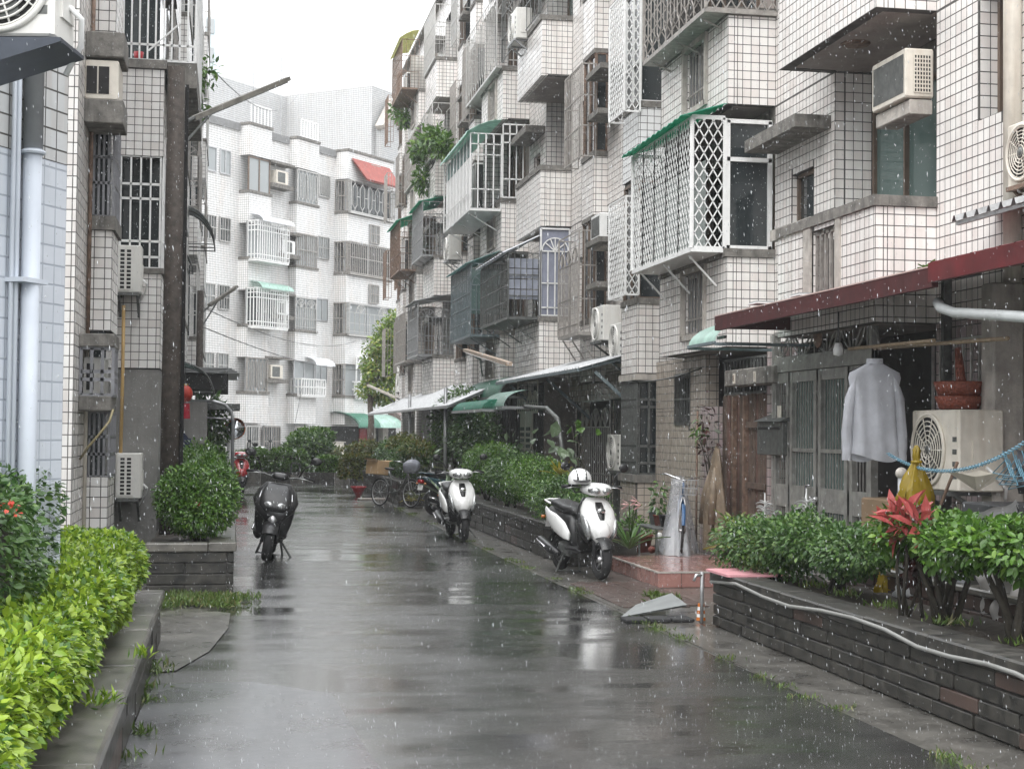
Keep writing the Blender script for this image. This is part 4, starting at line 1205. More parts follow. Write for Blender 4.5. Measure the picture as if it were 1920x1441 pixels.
broadleaf('broad-leaved plant in front of the white shutters', W(975, 845, X=5.0), .45, .17, 22, L_SAGE, .22)
broadleaf('sprig of bright broad leaves beside the dark window', W(1090, 800, X=5.3), .45, .16, 12, L_MID, .08)
# ================================================================ RIGHT ROW: ground floor, canopies, things under them
WOOD = mat('weathered_wood', (0.105, 0.075, 0.058), 0.75, var=0.35, scale=9, bump=0.4, bscale=50, streak=0.5, streak_c=(0.05, 0.04, 0.035))
WOODR = mat('red_brown_wood', (0.135, 0.075, 0.06), 0.7, var=0.3, scale=9, bump=0.4, bscale=50, streak=0.4)
GATE = mat('old_steel_gate', (0.31, 0.305, 0.285), 0.5, 0.35, var=0.25, scale=10, streak=0.4)
# walls
RF.slab(6.10, 6.30, 16.55, 17.02, 0, 2.68, m=TILE_PINK)                                     # tiled pier left of the steel gate
hw = (YX(1294, 6.15), YX(1266, 6.15), W(1280, 795, X=6.15).z, W(1280, 702, X=6.15).z)
RF.slab(6.15, 6.33, 19.5, 21.9, 1.95, 2.68, m=TILE_BEIGE, holes=[hw])
RF.slab(6.15, 6.33, 19.5, 21.9, 0.0, 1.95, m=TILE_BEIGE, holes=[hw])
window(right, 'x', 6.24, *hw, n=1, frame=STEELD, glass=GLASS, grille=pat_bars(hw[1] - hw[0], hw[3] - hw[2], 6, (0, .5, 1), .012, .03), gmat=STEELD, goff=.10)
RF.slab(6.08, 6.4, 18.75, 19.5, 0.0, W(1330, 762, X=6.08).z, m=TILE_PINK)
# bay foot with dark steel window
zb, zt = W(1205, 890, X=5.86).z, W(1205, 712, X=5.86).z
RF.slab(5.86, 6.36, 21.92, 22.85, 0.0, zb - 0.12, m=TILE_BEIGE)
MB().box(5.83, 6.36, 21.88, 22.88, zb - 0.12, zb - 0.01).build('window_sill', CONC, right)
MB().box(5.83, 6.36, 21.88, 22.88, zt + 0.01, 2.505).build('lintel', CONC_L, right)
MB().box(5.95, 6.36, 22.0, 22.8, zb, zt).build('bay_glazing', GLASS, right)
gm = MB()
lines_on(gm, 'y', 21.94, 5.90, zb, pat_bars(.45, zt - zb, 3, (0, .12, .30, .72, .80, 1), .03, .035), .03)
lines_on(gm, 'x', 5.88, 21.94, zb, pat_bars(.90, zt - zb, 14, (0, .12, .30, .72, .80, 1), .03, .03), .03)
gm.build('bay_grille', STEELD, right)
# rest of the ground floor towards the end of the row: piers, dark bays, grilles
RF.slab(6.40, 6.52, 22.85, 28.9, 2.2, 2.68, m=TILE_BEIGE)
for (a, b) in ((22.85, 23.7), (25.2, 25.5), (27.6, 27.9)):
    RF.slab(6.40, 6.52, a, b, 0, 2.2, m=TILE_BEIGE)
for (a, b, pt) in ((25.5, 27.6, 1), (23.7, 25.2, 0)):
    gl = MB(); lines_on(gl, 'x', 6.36, a, 0.1, (pat_arch(b - a, 2.1, 14, 3, .018, .78) if pt else pat_bars(b - a, 2.1, 13, (0, .4, .75, 1), .02, .03)), .02)
    gl.build('ground_grille', STAINLESS if pt else STEELD, right)
YEND = 58.1
for i, a in enumerate((28.9, 33.2, 37.4, 41.5, 44.5, 48.8, 53.0)):
    b = (33.2, 37.4, 41.5, 44.5, 48.8, 53.0, YEND)[i]
    RF.slab(6.35, 6.55, a, a + .45, 0, 2.68, far=True)
    gl = MB(); lines_on(gl, 'x', 6.45, a + .45, 0.05, (pat_fret, pat_bars)[i % 2](b - a - .5, 2.4, 10), .02); gl.build('ground_grille', STEELD, right)
MB().box(5.9, 6.5, 28.86, 28.90, 0, 2.6).build('side_panel', mat('brown_sheet', (0.16, 0.135, 0.12), .6, var=.2, streak=.3), right, label='brown sheet metal side panel beside the shutters')
sh = thing('shutter_door', 'narrow cream double door with louvred shutters', 'door', (5.9, 31, 0))
for q in (0, 1):
    y_ = YX(998, 5.9) + q * .62
    d = MB().box(5.88, 5.92, y_, y_ + .58, 0.35, 2.02).build('door_leaf', CREAM, sh)
    lv = MB()
    for j in range(11): lv.bar((5.87, y_ + .12, .55 + j * .115), (5.87, y_ + .46, .55 + j * .115), .02, .07)
    lv.build('louvre', STEELD, d)
    MB().box(5.90, 5.93, y_ + .1, y_ + .48, .48, 1.78).build('louvre_back', DARK, d)
gl = MB(); lines_on(gl, 'x', 5.9, YX(1000, 5.9) - .4, 2.02, pat_arch(2.1, .62, 10, 4, .018, .3), .02); gl.build('fanlight', CREAM, sh)

# ---- wooden gate, planks one by one
wg = thing('wooden_gate', 'tall weathered wooden plank gate beside the tiled pier', 'gate', (6.15, 17.9, 0))
a = 17.03; i = 0
while a < 18.74:
    w_ = rng.uniform(.07, .10)
    MB().rbox(6.14 + rng.uniform(-.012, .012), 6.175, a + .003, min(a + w_, 18.74) - .003, .16, 2.12 + rng.uniform(-.015, .01), .008, 'z').build('plank', WOODR if i % 4 == 1 else WOOD, wg)
    a += w_; i += 1
for zz in (.42, 1.0, 1.72): MB().box(6.10, 6.137, 17.06, 17.75, zz, zz + .07).build('rail', WOOD, wg)
MB().box(6.09, 6.14, 17.78, 17.84, .16, 2.1).build('post', RUSTY, wg); MB().box(6.09, 6.14, 18.2, 18.26, .16, 2.1).build('post', RUSTY, wg)
tb = MB(); lines_on(tb, 'x', 6.16, 17.03, 2.14, pat_bars(1.7, .42, 14, (0, 1), .025, .03), .02); tb.build('transom_bars', STEELD, wg)
lt = thing('gate_lintel', 'stained concrete beam over the wooden gate with two small number plaques', 'beam', (5.95, 17.5, 2.3))
z0_, z1_ = W(1400, 722, X=5.92).z, W(1400, 690, X=5.92).z
MB().rbox(5.92, 6.14, YX(1449, 5.92), YX(1358, 5.92), z0_, z1_, .012, 'y').build('beam', CONC, lt)
for px_ in (1377, 1416):
    y_ = YX(px_, 5.92); MB().box(5.905, 5.918, y_ - .03, y_ + .03, z0_ + .03, z0_ + .15).build('plaque', CREAM, lt)
def text_part(txt, size, mat_, root, loc, rot, name='lettering'):
    cu = bpy.data.curves.new(name, 'FONT'); cu.body = txt; cu.size = size; cu.align_x = 'CENTER'; cu.align_y = 'CENTER'; cu.extrude = 0.001
    o = bpy.data.objects.new(name, cu); o.data.materials.append(mat_)
    tmp = o; col.objects.link(tmp)
    dg = bpy.context.evaluated_depsgraph_get()
    me = bpy.data.meshes.new_from_object(tmp.evaluated_get(dg))
    bpy.data.objects.remove(tmp)
    o = bpy.data.objects.new(name, me); col.objects.link(o)
    o.location = loc; o.rotation_euler = rot; put(o, root)
    return o
for px_, tx in ((1377, '8'), (1416, '1')):
    text_part(tx, .10, RUSTY, lt, (5.903, YX(px_, 5.92), z0_ + .09), (math.pi / 2, 0, -math.pi / 2))

# ---- double steel gate
sg = thing('steel_gate', 'old grey steel double gate with arched fanlight and barred panels', 'gate', (6.0, 15, 0))
ga, gb_ = YX(1640, 6.0), YX(1452, 6.0)
zt0, zt1, ztop = W(1545, 690, X=6.0).z, W(1545, 668, X=6.0).z, W(1545, 612, X=6.0).z
GW = gb_ - ga
MB().box(5.97, 6.03, ga, gb_, zt0, zt1 + .02).build('head_rail', GATE, sg)
for q in (ga, gb_ - .06): MB().box(5.965, 6.035, q, q + .06, 0.05, ztop).build('jamb', GATE, sg)
fn_ = MB()
for k in range(8):
    c_ = ga + GW * (k + .5) / 8; r_ = GW / 16; zz = zt1 + .04; hh = ztop - zz
    for sgn in (-1, 1):
        pts = [(6.0, c_ + sgn * r_ * 1.7 * math.sin(q * math.pi / 12), zz + hh * (1 - math.cos(q * math.pi / 12)) * 1.0) for q in range(7)] if k % 2 else [(6.0, c_ + sgn * r_ * 1.6 * (1 - (q / 6) ** 2), zz + hh * q / 6) for q in range(7)]
        fn_.tube(pts, .012, 5)
    fn_.tube([(6.0, c_, zz), (6.0, c_, ztop)], .01, 5)
fn_.bar((6.0, ga, ztop), (6.0, gb_, ztop), .03, .04); fn_.bar((6.0, ga, zt1 + .03), (6.0, gb_, zt1 + .03), .025, .03)
fn_.build('fanlight', GATE, sg)
MB().lathe([(0.0, 0), (.10, 0), (.115, .012), (.10, .02), (0, .03)], (5.96, ga + GW * .50, (zt1 + ztop) / 2 + .05), 20, 'x').build('round_boss', RUSTY, sg, True)
cols_ = [(0.02, .20, 'fix'), (.22, .50, 'leaf'), (.52, .80, 'leaf'), (.82, .985, 'fix')]
for (a, b, kd) in cols_:
    y0_, y1_ = ga + GW * a, ga + GW * b; w_ = y1_ - y0_
    lf = MB()
    def rail(z0, z1, d=.02): lf.box(6.0 - d, 6.0 + d, y0_, y1_, z0, z1)
    rail(.05, .18); rail(.86, 1.10); rail(zt0 - .12, zt0 - .01); rail(1.46, 1.50); rail(.48, .52)
    for q in (y0_, y1_ - .07): lf.box(5.975, 6.025, q, q + .07, .05, zt0 - .01)
    lfo = lf.build('gate_leaf' if kd == 'leaf' else 'side_panel', GATE, sg)
    br_ = MB()
    n_ = 9 if kd == 'leaf' else 5
    for (z0, z1) in ((.18, .86), (1.10, zt0 - .12)):
        for j in range(1, n_): br_.box(5.994, 6.006, y0_ + .05 + (w_ - .1) * j / n_ - .006, y0_ + .05 + (w_ - .1) * j / n_ + .006, z0, z1)
    br_.build('bars', GATE, lfo)
    if kd == 'leaf':
        MB().box(6.035, 6.045, y0_ + .02, y1_ - .02, .18, zt0 - .1).build('backing', GLASSG, lfo)
hd = MB(); yy = ga + GW * .51
hd.tube([(5.93, yy + .09, 1.12), (5.93, yy + .20, 1.12), (5.93, yy + .20, .96), (5.93, yy + .10, .96)], .011, 7)
hd.tube([(5.97, yy, 1.0), (5.90, yy, 1.0), (5.88, yy - .06, 1.0)], .014, 7); hd.sphere((5.95, yy - .02, .98), .035)
hd.build('lock', CHROME, sg, True)

# ---- mailbox on the pier
mb_ = thing('mailbox', 'dented grey sheet metal mailbox on the tiled pier', 'mailbox', (5.95, 16.5, 1.3))
z0_, z1_ = W(1450, 853, X=5.95).z, W(1450, 790, X=5.95).z
ya, yb = YX(1472, 5.95), YX(1424, 5.95)
MB().rbox(5.92, 6.09, ya, yb, z0_, z1_, .012, 'x').build('box', STEELD, mb_)
MB().prism([(5.88, z1_), (6.095, z1_), (6.095, z1_ + .09)], 'y', ya - .02, yb + .02).build('lid', STEELD, mb_)
MB().box(5.912, 5.92, ya + .06, yb - .06, z1_ - .09, z1_ - .06).build('slot', DARK, mb_)
MB().box(5.90, 5.905, ya - .01, ya + .11, z1_ + .04, z1_ + .17).build('paper_slip', CREAM, mb_)

# ---- the red canopy
rc = thing('red_canopy', 'red sheet metal canopy along the front of the steel gate', 'canopy', (5.7, 12.5, 2.7))
E0, ET, EB = 5.0, 2.86, 2.72
def sheet(ya, yb, xe, ze, xw, zw, m, root, name='sheet', rib=.19, th=.004):
    n = int((yb - ya) / rib); rs = []
    for i in range(n + 1):
        y_ = ya + (yb - ya) * i / n
        for (dy, dz) in ((-.03, 0), (-.012, .022), (.012, .022), (.03, 0)):
            rs.append([(xe, y_ + dy, ze + dz), ((xe + xw) / 2, y_ + dy, (ze + zw) / 2 + dz), (xw, y_ + dy, zw + dz)])
    return MB().rings(rs, False, False).build(name, m, root)
sheet(10.42, 15.5, E0, ET, 6.36, 3.14, REDROOF, rc)
sheet(7.6, 10.40, E0 - .03, ET + .02, 6.36, 3.18, REDROOF, rc)
MB().prism([(E0 - .02, EB), (E0 + .03, EB), (E0 + .03, ET - .02), (E0 - .02, ET + .005)], 'y', 10.42, 15.5).build('fascia', REDDARK, rc)
MB().prism([(E0 - .06, EB + .03), (E0 - .01, EB + .03), (E0 - .01, ET + .01), (E0 - .06, ET + .03)], 'y', 7.6, 10.40).build('fascia', REDROOF, rc)
MB().box(E0 - .025, E0 + .03, 10.42, 15.5, ET + .006, ET + .016).build('drip_edge', mat('faded_red', (.5, .36, .33), .5), rc)
MB().box(E0, 6.36, 15.46, 15.5, EB + .02, ET + .02).build('end_board', REDDARK, rc)
fr = MB()
for y_ in (8.2, 9.6, 11.0, 12.4, 13.8, 15.2): fr.bar((E0 + .05, y_, EB + .10), (6.38, y_, 3.06), .04)
for x_ in (E0 + .15, 5.7, 6.3): fr.bar((x_, 7.7, EB + .12 + (x_ - E0) * .19), (x_, 15.4, EB + .12 + (x_ - E0) * .19), .04)
fr.bar((5.1, 15.5, 2.66), (5.1, 15.75, 2.66), .03); fr.build('frame', STEELD, rc)
for y_ in (9.0, 12.9): MB().box(6.28, 6.36, y_, y_ + .06, 0, 3.05).build('post', STEELD, rc)
# curved green-grey hood at its far end
hd = thing('curved_hood', 'small curved grey green plastic hood at the end of the red canopy', 'awning', (5.4, 16.5, 2.7))
ya, yb = 15.55, YX(1306, 5.1)
yb = max(yb, 15.9)
rs = []
for i in range(9):
    a_ = math.pi / 2 * i / 8
    rs.append([(4.98 + .6 * (1 - math.sin(a_)) , ya, 2.66 + .28 * math.cos(a_) - .0), (4.98 + .6 * (1 - math.sin(a_)), yb, 2.60 + .28 * math.cos(a_))])
rs = [[(5.0 + .7 * (1 - math.cos(q)), y_, 2.60 + .30 * math.sin(q)) for q in [math.pi / 2 * j / 8 for j in range(9)]] for y_ in (ya, (ya + yb) / 2, yb)]
MB().rings(rs, False, False).build('hood', GREENPALE, hd, True)
fr = MB().bar((5.0, ya, 2.60), (5.0, yb, 2.60), .03); fr.bar((5.0, ya, 2.585), (6.1, ya - .1, 2.585), .03); fr.bar((5.0, yb, 2.585), (6.1, yb, 2.585), .03); fr.build('frame', BLUESTEEL, hd)
# little solar lamps on the roof
for (px_, py_, lb) in ((1428, 568, 'small solar lamp tilted on the low end of the red canopy'), (1508, 553, 'small solar lamp propped up on the middle of the red canopy')):
    c = W(px_, py_, X=5.25); sl_ = thing('solar_lamp', lb, 'lamp', tuple(c))
    MB().box(c.x - .09, c.x + .09, c.y - .12, c.y + .12, c.z, c.z + .012).build('panel', GLASSM, sl_)
    MB().box(c.x - .10, c.x + .10, c.y - .13, c.y + .13, c.z - .014, c.z - .002).build('frame', WHITE, sl_)
    MB().tube([(c.x, c.y, c.z - .014), (c.x, c.y, ET + .03)], .012, 6).build('stalk', BLACK, sl_)
c = W(1740, 505, X=5.6); pf = thing('roof_fern', 'small green fern sprouting on top of the red canopy', 'plant', tuple(c)); rosette(pf, (c.x, c.y, c.z - .02), 12, .16, .05, L_MID, .9, .4)
# gutter pipe and clothes rods
gp = solo(MB().tube([W(1758, 566, X=5.15), W(1764, 577, X=5.1), W(1790, 586, X=5.1), W(1860, 590, X=5.1), W(2000, 600, X=5.1)], [.038] * 5, 12), 'gutter_pipe', mat('pale_pvc', (.48, .50, .50), .35, var=.1), 'pale plastic gutter pipe under the brighter half of the red canopy', 'pipe', smooth=True)
for (p0, p1, lb) in (((1592, 654), (1752, 638), 'shorter bamboo clothes rod holding the white shirt'), ((1640, 653), (1890, 634), 'long bamboo clothes rod under the red canopy')):
    r_ = .016
    solo(MB().tube([W(*p0, X=5.45 if p0[0] < 1600 else 5.62), W(*p1, X=5.45 if p0[0] < 1600 else 5.62)], r_, 8), 'clothes_rod', mat('bamboo', (.30, .225, .15), .5, var=.25, scale=20), lb, 'rod', smooth=True)
bl = thing('bulb_lamp', 'white plastic lamp hanging under the red canopy', 'lamp', tuple(W(1572, 655, X=5.5)))
c = W(1572, 655, X=5.5); MB().lathe([(0, .06), (.03, .06), (.05, .0), (.045, -.05), (0, -.06)], tuple(c), 14).build('shade', WHITE, bl, True); MB().tube([tuple(c + Vector((0, 0, .05))), tuple(c + Vector((0, 0, .35)))], .008, 6).build('cord', BLACK, bl)

# ---- white shirt on a hanger
def shirt(c, w=.235, h=.80):
    r_ = thing('shirt', 'white long-sleeved shirt hanging from the bamboo rod', 'shirt', tuple(c), (0, 0, math.radians(-8)))
    SH = sheet_mat('white_cotton', (.52, .53, .57), .35, .8)
    prof = [(0, .075, .05), (-.03, .13, .055), (-.075, .215, .06), (-.12, w * .96, .065), (-.25, w * .86, .07), (-.42, w * .82, .075), (-.60, w * .84, .08), (-.74, w * .90, .085), (-h, w * .93, .09)]
    rs = []
    n = 28
    for (z, hw_, dp) in prof:
        ring = []
        for k in range(n):
            a = 2 * math.pi * k / n
            fold = 1 + .30 * math.sin(a * 7 + z * 3) * min(1, -z / .4) + .14 * math.sin(a * 13 - z * 9) * min(1, -z / .3)
            zz = z + (.035 * math.sin(a * 2 + .6) if z < -.7 else 0)
            ring.append((hw_ * math.cos(a), dp * .6 * fold * math.sin(a) + .012 * math.sin(hw_ * math.cos(a) * 46 + z * 4) * min(1, -z / .25), zz))
        rs.append(ring)
    MB().rings(rs, False).build('body', SH, r_, True)
    for s_ in (-1, 1):
        rs = []
        for i, (t_, rr) in enumerate(((.04, .042), (.2, .055), (.45, .050), (.7, .046), (.92, .044), (1.0, .043))):
            cx, cz = s_ * (w * .68 + .075 * max(0, min(1, t_ * 1.6)) ** .6), -.105 - .66 * t_
            rs.append([(cx + rr * math.cos(2 * math.pi * k / 14) * (1 + .1 * math.sin(k * 2 + i * 2)), .7 * rr * math.sin(2 * math.pi * k / 14) * (1 + .15 * math.sin(k * 3 + i)), cz - (.07 * (1 - t_)) * math.cos(2 * math.pi * k / 14) * s_) for k in range(14)])
        sl_ = MB().rings(rs, False).build('sleeve', SH, r_, True)
        MB().rings([[(p[0] * 1.01, p[1] * 1.06, p[2]) for p in rs[-1]], [(p[0] * 1.012, p[1] * 1.06, p[2] - .055) for p in rs[-1]]], False).build('cuff', SH, sl_, True)
    MB().rings([[(.075 * math.cos(2 * math.pi * k / 16), .05 * math.sin(2 * math.pi * k / 16), 0) for k in range(16)], [(.07 * math.cos(2 * math.pi * k / 16), .045 * math.sin(2 * math.pi * k / 16), .045) for k in range(16)]], False).build('collar', SH, r_, True)
    hk = MB().tube([(-.22, 0, -.07), (0, 0, .03), (.22, 0, -.07)], .006, 6); hk.tube([(0, 0, .03), (0, 0, .10), (.02, 0, .13), (.03, 0, .11)], .004, 6)
    hk.build('hanger', BLACK, r_)
c = W(1640, 682, X=5.40)
shirt(c)

# ---- condenser units: local frame, fan looks along -y
def condenser(label, loc, rz, w=.80, h=.56, d=.30, shelf=None, fan='rings', m=ACWHITE, group=None, grid=False, fan_c=None):
    r_ = thing('air_conditioner', label, 'air conditioner', loc, (0, 0, rz), group)
    MB().rbox(-w / 2, w / 2, 0, d, 0, h, .018, 'z').build('casing', m, r_)
    R = min(w * .33, h * .43); cx = -w * .12; ch_ = h / 2
    if fan_c: cx, ch_, R = fan_c
    if grid:
        bk = MB().box(-w / 2 + .05, w / 2 - .12, -.004, .004, .04, h - .05).build('vent', DARK, r_)
        gl = MB()
        n = 10
        for j in range(n + 1): gl.box(-w / 2 + .045, w / 2 - .115, -.012, -.004, .04 + (h - .09) * j / n - .008, .04 + (h - .09) * j / n + .008)
        for j in range(3): gl.box(-w / 2 + .045 + (w - .16) * j / 2 - .014, -w / 2 + .045 + (w - .16) * j / 2 + .014, -.013, -.005, .04, h - .05)
        gl.build('vent_grid', m, r_)
    else:
        MB().lathe([(0, -.002), (R, -.002), (R + .004, .004)], (cx, 0, ch_), 32, 'y').build('fan_opening', DARK, r_)
        gl = MB()
        for q in range(7): gl.torus((cx, -.014, ch_), R * (q + 1) / 7.2, .0055, 'y', 36, 5)
        for q in range(10):
            a = math.pi * 2 * q / 10; gl.bar((cx + .03 * math.cos(a), -.012, ch_ + .03 * math.sin(a)), (cx + R * math.cos(a), -.012, ch_ + R * math.sin(a)), .008)
        gl.torus((cx, -.01, ch_), R + .012, .016, 'y', 40, 6)
        gl.build('fan_grille', m, r_, True)
        fb = MB()
        for q in range(3):
            a = 2 * math.pi * q / 3 + .4
            fb.add([(cx, -.004, ch_), (cx + R * .85 * math.cos(a), -.006, ch_ + R * .85 * math.sin(a)), (cx + R * .9 * math.cos(a + .7), -.003, ch_ + R * .9 * math.sin(a + .7)), (cx + R * .5 * math.cos(a + 1.0), -.003, ch_ + R * .5 * math.sin(a + 1.0))], [(0, 1, 2, 3)])
        fb.lathe([(0, -.02), (.045, -.018), (.05, -.004)], (cx, 0, ch_), 16, 'y')
        fb.build('fan', STEELD, r_, True)
        for q in range(4): MB().box(w / 2 - .10, w / 2 - .03, -.003, .0, .1 + q * .1, .14 + q * .1).build('vent_slot', STEELD, r_)
    e = MB().box(w / 2 - .002, w / 2 + .012, d * .3, d * .85, h * .18, h * .62); e.build('service_cover', m, r_)
    p = MB().tube([(w / 2 + .01, d * .6, h * .3), (w / 2 + .06, d * .7, h * .22), (w / 2 + .03, d, h * .05), (w / 2 - .05, d + .03, -.1)], .014, 6); p.build('pipe', WHITE, r_, True)
    if shelf is not None:
        s_ = MB()
        for q in (-w * .36, w * .36):
            s_.bar((q, -.03, -.02), (q, d + .06, -.02), .035); s_.bar((q, 0.02, -.03), (q, d + .06, -.30), .03)
        s_.bar((-w * .42, -.02, -.02), (w * .42, -.02, -.02), .035)
        s_.build('bracket', shelf, r_)
    return r_
HP = math.pi / 2
# big unit under the canopy (its fan looks into the street)
condenser('large cream air conditioner unit under the red canopy with dark fan', (5.76, 12.0, 1.20), -HP, .86, .66, .40, STEELD, m=CREAM)
condenser('rust-streaked old air conditioner unit on the wall above the corrugated sheet', (6.12, YX(1925, 6.12), W(1900, 350, X=6.12).z), -HP, .62, .50, .26, RUSTY, m=CREAM)
condenser('upper of two cream air conditioner units beside the tiled bay', (6.02, YX(1118, 6.02), W(1118, 640, X=6.02).z), -HP, .82, .58, .33, STEELD)
condenser('lower of two cream air conditioner units beside the tiled bay', (5.98, YX(1150, 5.98) - .1, W(1150, 676, X=5.98).z), -HP, .82, .58, .33, BLUESTEEL)
condenser('white air conditioner unit near the ground beside the dark barred window', (6.06, YX(1150, 6.06), W(1150, 882, X=6.06).z), -HP, .8, .58, .33, STEELD)
condenser('cream air conditioner unit high on the block in front of the light green tree', (5.9, YX(745, 5.9), W(745, 735, X=5.9).z), -HP, .9, 1.1, .33, STEELD)
condenser('white air conditioner unit hung outside the round-topped grey cage', (5.35, YX(833, 5.35), W(833, 492, X=5.35).z), -HP, .8, .62, .33, STEEL)
condenser('white air conditioner unit fixed high beside the cage of loops', (5.55, YX(953, 5.55), W(953, 90, X=5.55).z), -HP, .85, .62, .33, STEEL)
# window type units
def window_unit(label, x0, x1, y0, y1, z0, z1, m=CREAM, shelf=True):
    r_ = thing('window_air_conditioner', label, 'air conditioner', ((x0 + x1) / 2, (y0 + y1) / 2, z0))
    MB().rbox(x0, x1, y0, y1, z0, z1, .015, 'x').build('casing', m, r_)
    MB().box(x0 - .004, x0 + .003, y0 + .04, y1 - .04, z0 + .05, z1 - .05).build('coil', STEELD, r_)
    gl = MB()
    wd = x1 - x0
    MB().box(x0 + wd * .30, x1 - .03, y0 - .003, y0 + .004, z0 + .05, z1 - .06).build('side_vent', DARK, r_)
    for j in range(10):
        zz = z0 + .05 + (z1 - z0 - .11) * j / 9; gl.box(x0 + wd * .30, x1 - .03, y0 - .009, y0 - .004, zz - .006, zz + .006)
    for j in range(7):
        xx = x0 + wd * .30 + (wd * .7 - .03) * j / 6; gl.box(xx - .005, xx + .005, y0 - .010, y0 - .005, z0 + .05, z1 - .06)
    gl.build('side_grid', m, r_)
    if shelf: MB().rbox(x0 + .05, x1, y0 + .02, y1 + .02, z0 - .15, z0 - .012, .01, 'y').build('shelf', CONC_L, r_)
    return r_
c0_ = W(1726, 172, X=6.16)
window_unit('cream window air conditioner with side grid on a tiled shelf by the loggia', 6.12, 6.40, 13.36, 14.12, c0_.z, c0_.z + .46)
zz = W(1160, 432, X=6.1).z
window_unit('white window air conditioner under a concrete hood between the bays', 6.02, 6.40, 24.95, 25.6, zz, zz + .42, WHITE)

# corrugated sheet over a window at the near end
cs = thing('corrugated_hood', 'short corrugated sheet hood below the rust-streaked air conditioner', 'awning', (6.1, 11.5, 3.4))
z_ = W(1800, 412, X=5.95).z
rs = []
y_ = 10.2
while y_ < YX(1787, 5.95):
    for (dy, dz) in ((0, 0), (.025, .05), (.05, .05), (.08, 0), (.16, 0)): rs.append([(5.95, y_ + dy, z_ + dz), (6.40, y_ + dy, z_ + dz + .14)])
    y_ += .20
MB().rings(rs, False, False).build('sheet', STEEL, cs)
MB().box(5.96, 5.99, 10.2, YX(1790, 5.95), z_ - .035, z_ - .003).build('edge_bar', STEEL, cs)
dp = solo(MB().tube([(6.33, YX(1898, 6.33), 2.9), (6.33, YX(1898, 6.33), 8.0)], .075, 14), 'drain_pipe', CREAM, 'cream vertical drain pipe beside the rust-streaked air conditioner', 'pipe', smooth=True)
pr = solo(MB().rbox(6.1, 6.38, YX(1905, 6.3), YX(1880, 6.3), 0, 2.9, .02), 'canopy_pillar', CONC_L, 'square concrete pillar beside the large cream air conditioner', 'pillar')

# ---- things piled under the canopy
bars = MB(); lines_on(bars, 'x', 6.37, 12.1, 1.5, pat_bars(1.2, 1.0, 8, (0, 1), .022, .03), .02); bars.build('ground_window_bars', STAINLESS, right)
bk = thing('basket_stack', 'red brown woven baskets stacked on the large air conditioner', 'basket', (5.95, 12.0, 1.87))
BK = mat('wicker', (.20, .052, .03), .7, var=.4, scale=60, bump=.6, bscale=90)
MB().lathe([(0, 0), (.16, 0), (.20, .10), (.19, .11), (.15, .02), (0, .02)], (5.98, 12.0, 1.87), 18).build('basket', BK, bk, True)
MB().lathe([(0, .11), (.17, .11), (.21, .22), (.20, .23), (.16, .13), (0, .13)], (5.98, 12.0, 1.87), 18).build('basket', BK, bk, True)
MB().tube([(5.98, 11.95, 1.98), (5.98, 12.02, 2.38)], [.05, .03], 8).build('handle', BK, bk, True)
YB = sheet_mat('yellow_plastic_bag', (.40, .29, .025), .5, .35)
def bag(label, c, w, h, m, foot=0):
    r_ = thing('plastic_bag', label, 'bag', (c.x, c.y, c.z), (0, 0, 0))
    rs = []
    for (t_, q) in ((0, .8), (.04, 1.05), (.18, 1.08), (.34, .92), (.50, .68), (.64, .46), (.74, .26), (.80, .13), (.86, .17), (.93, .24), (1.0, .12)):
        rs.append([(w * q * math.cos(2 * math.pi * k / 36) * (1 + .13 * math.sin(k * 1.9 + t_ * 11) + .10 * math.sin(k * .9 - t_ * 5)), .5 * w * q * math.sin(2 * math.pi * k / 36) * (1 + .22 * math.sin(k * 2.3 + t_ * 8)), h * t_ + .03 * math.sin(k * 1.1) * (t_ + .2)) for k in range(36)])
    MB().rings(rs, True).build('bag_body', m, r_, True)
    tie = MB().torus((0, 0, h * .79), w * .24, .012, 'z', 16, 6); tie.build('knot', m, r_)
    return r_
bag('full yellow plastic bag tied at the neck, hung beside the croton', W(1718, 950, X=5.0), .13, .42, YB)
bag('yellow plastic bag lying behind the garden wall', W(1672, 1118, X=5.15), .12, .40, YB)
bag('white plastic bag on the ground behind the garden wall', W(1702, 1118, X=5.1), .10, .18, sheet_mat('white_plastic_bag', (.68, .69, .70), .3, .3))
um = thing('umbrella', 'beige folded umbrella lying upside down on the piled goods', 'umbrella', tuple(W(1830, 915, X=5.2)))
c = W(1832, 905, X=5.2); UM = sheet_mat('umbrella_cloth', (.40, .37, .31), .3, .6)
for i in range(8):
    a0_, a1_ = 2 * math.pi * i / 8, 2 * math.pi * (i + 1) / 8
    tip = c + Vector((0, 0, -.06))
    p0 = c + Vector((.18 * math.cos(a0_), .30 * math.sin(a0_), .07 + .02 * math.sin(i * 2.2))); p1 = c + Vector((.18 * math.cos(a1_), .30 * math.sin(a1_), .07 + .02 * math.sin((i + 1) * 2.2)))
    mid = (p0 + p1) / 2 * .92 + c * .08
    MB().add([tip, p0, mid, p1], [(0, 1, 2), (0, 2, 3)]).build('panel', UM, um)
MB().tube([tuple(c + Vector((0, .3, .14))), tuple(c + Vector((-.05, .5, -.22)))], .012, 7).build('shaft', RUSTY, um)
ch = []
a_, b_ = W(1665, 850, X=5.05), W(1925, 826, X=4.85)
chain = MB(); n = 96
for i in range(n):
    t_ = i / (n - 1); p = a_.lerp(b_, t_) - Vector((0, 0, .16 * 4 * t_ * (1 - t_)))
    q = MB().torus((0, 0, 0), .012, .0032, 'x' if i % 2 else 'z', 10, 5)
    chain.add([(v[0] + p.x, v[1] * 1.5 + p.y, v[2] + p.z) for v in q.v], q.f)
solo(chain, 'chain', mat('blue_plastic', (.10, .22, .29), .45), 'blue plastic chain slung in front of the goods under the canopy', 'chain')
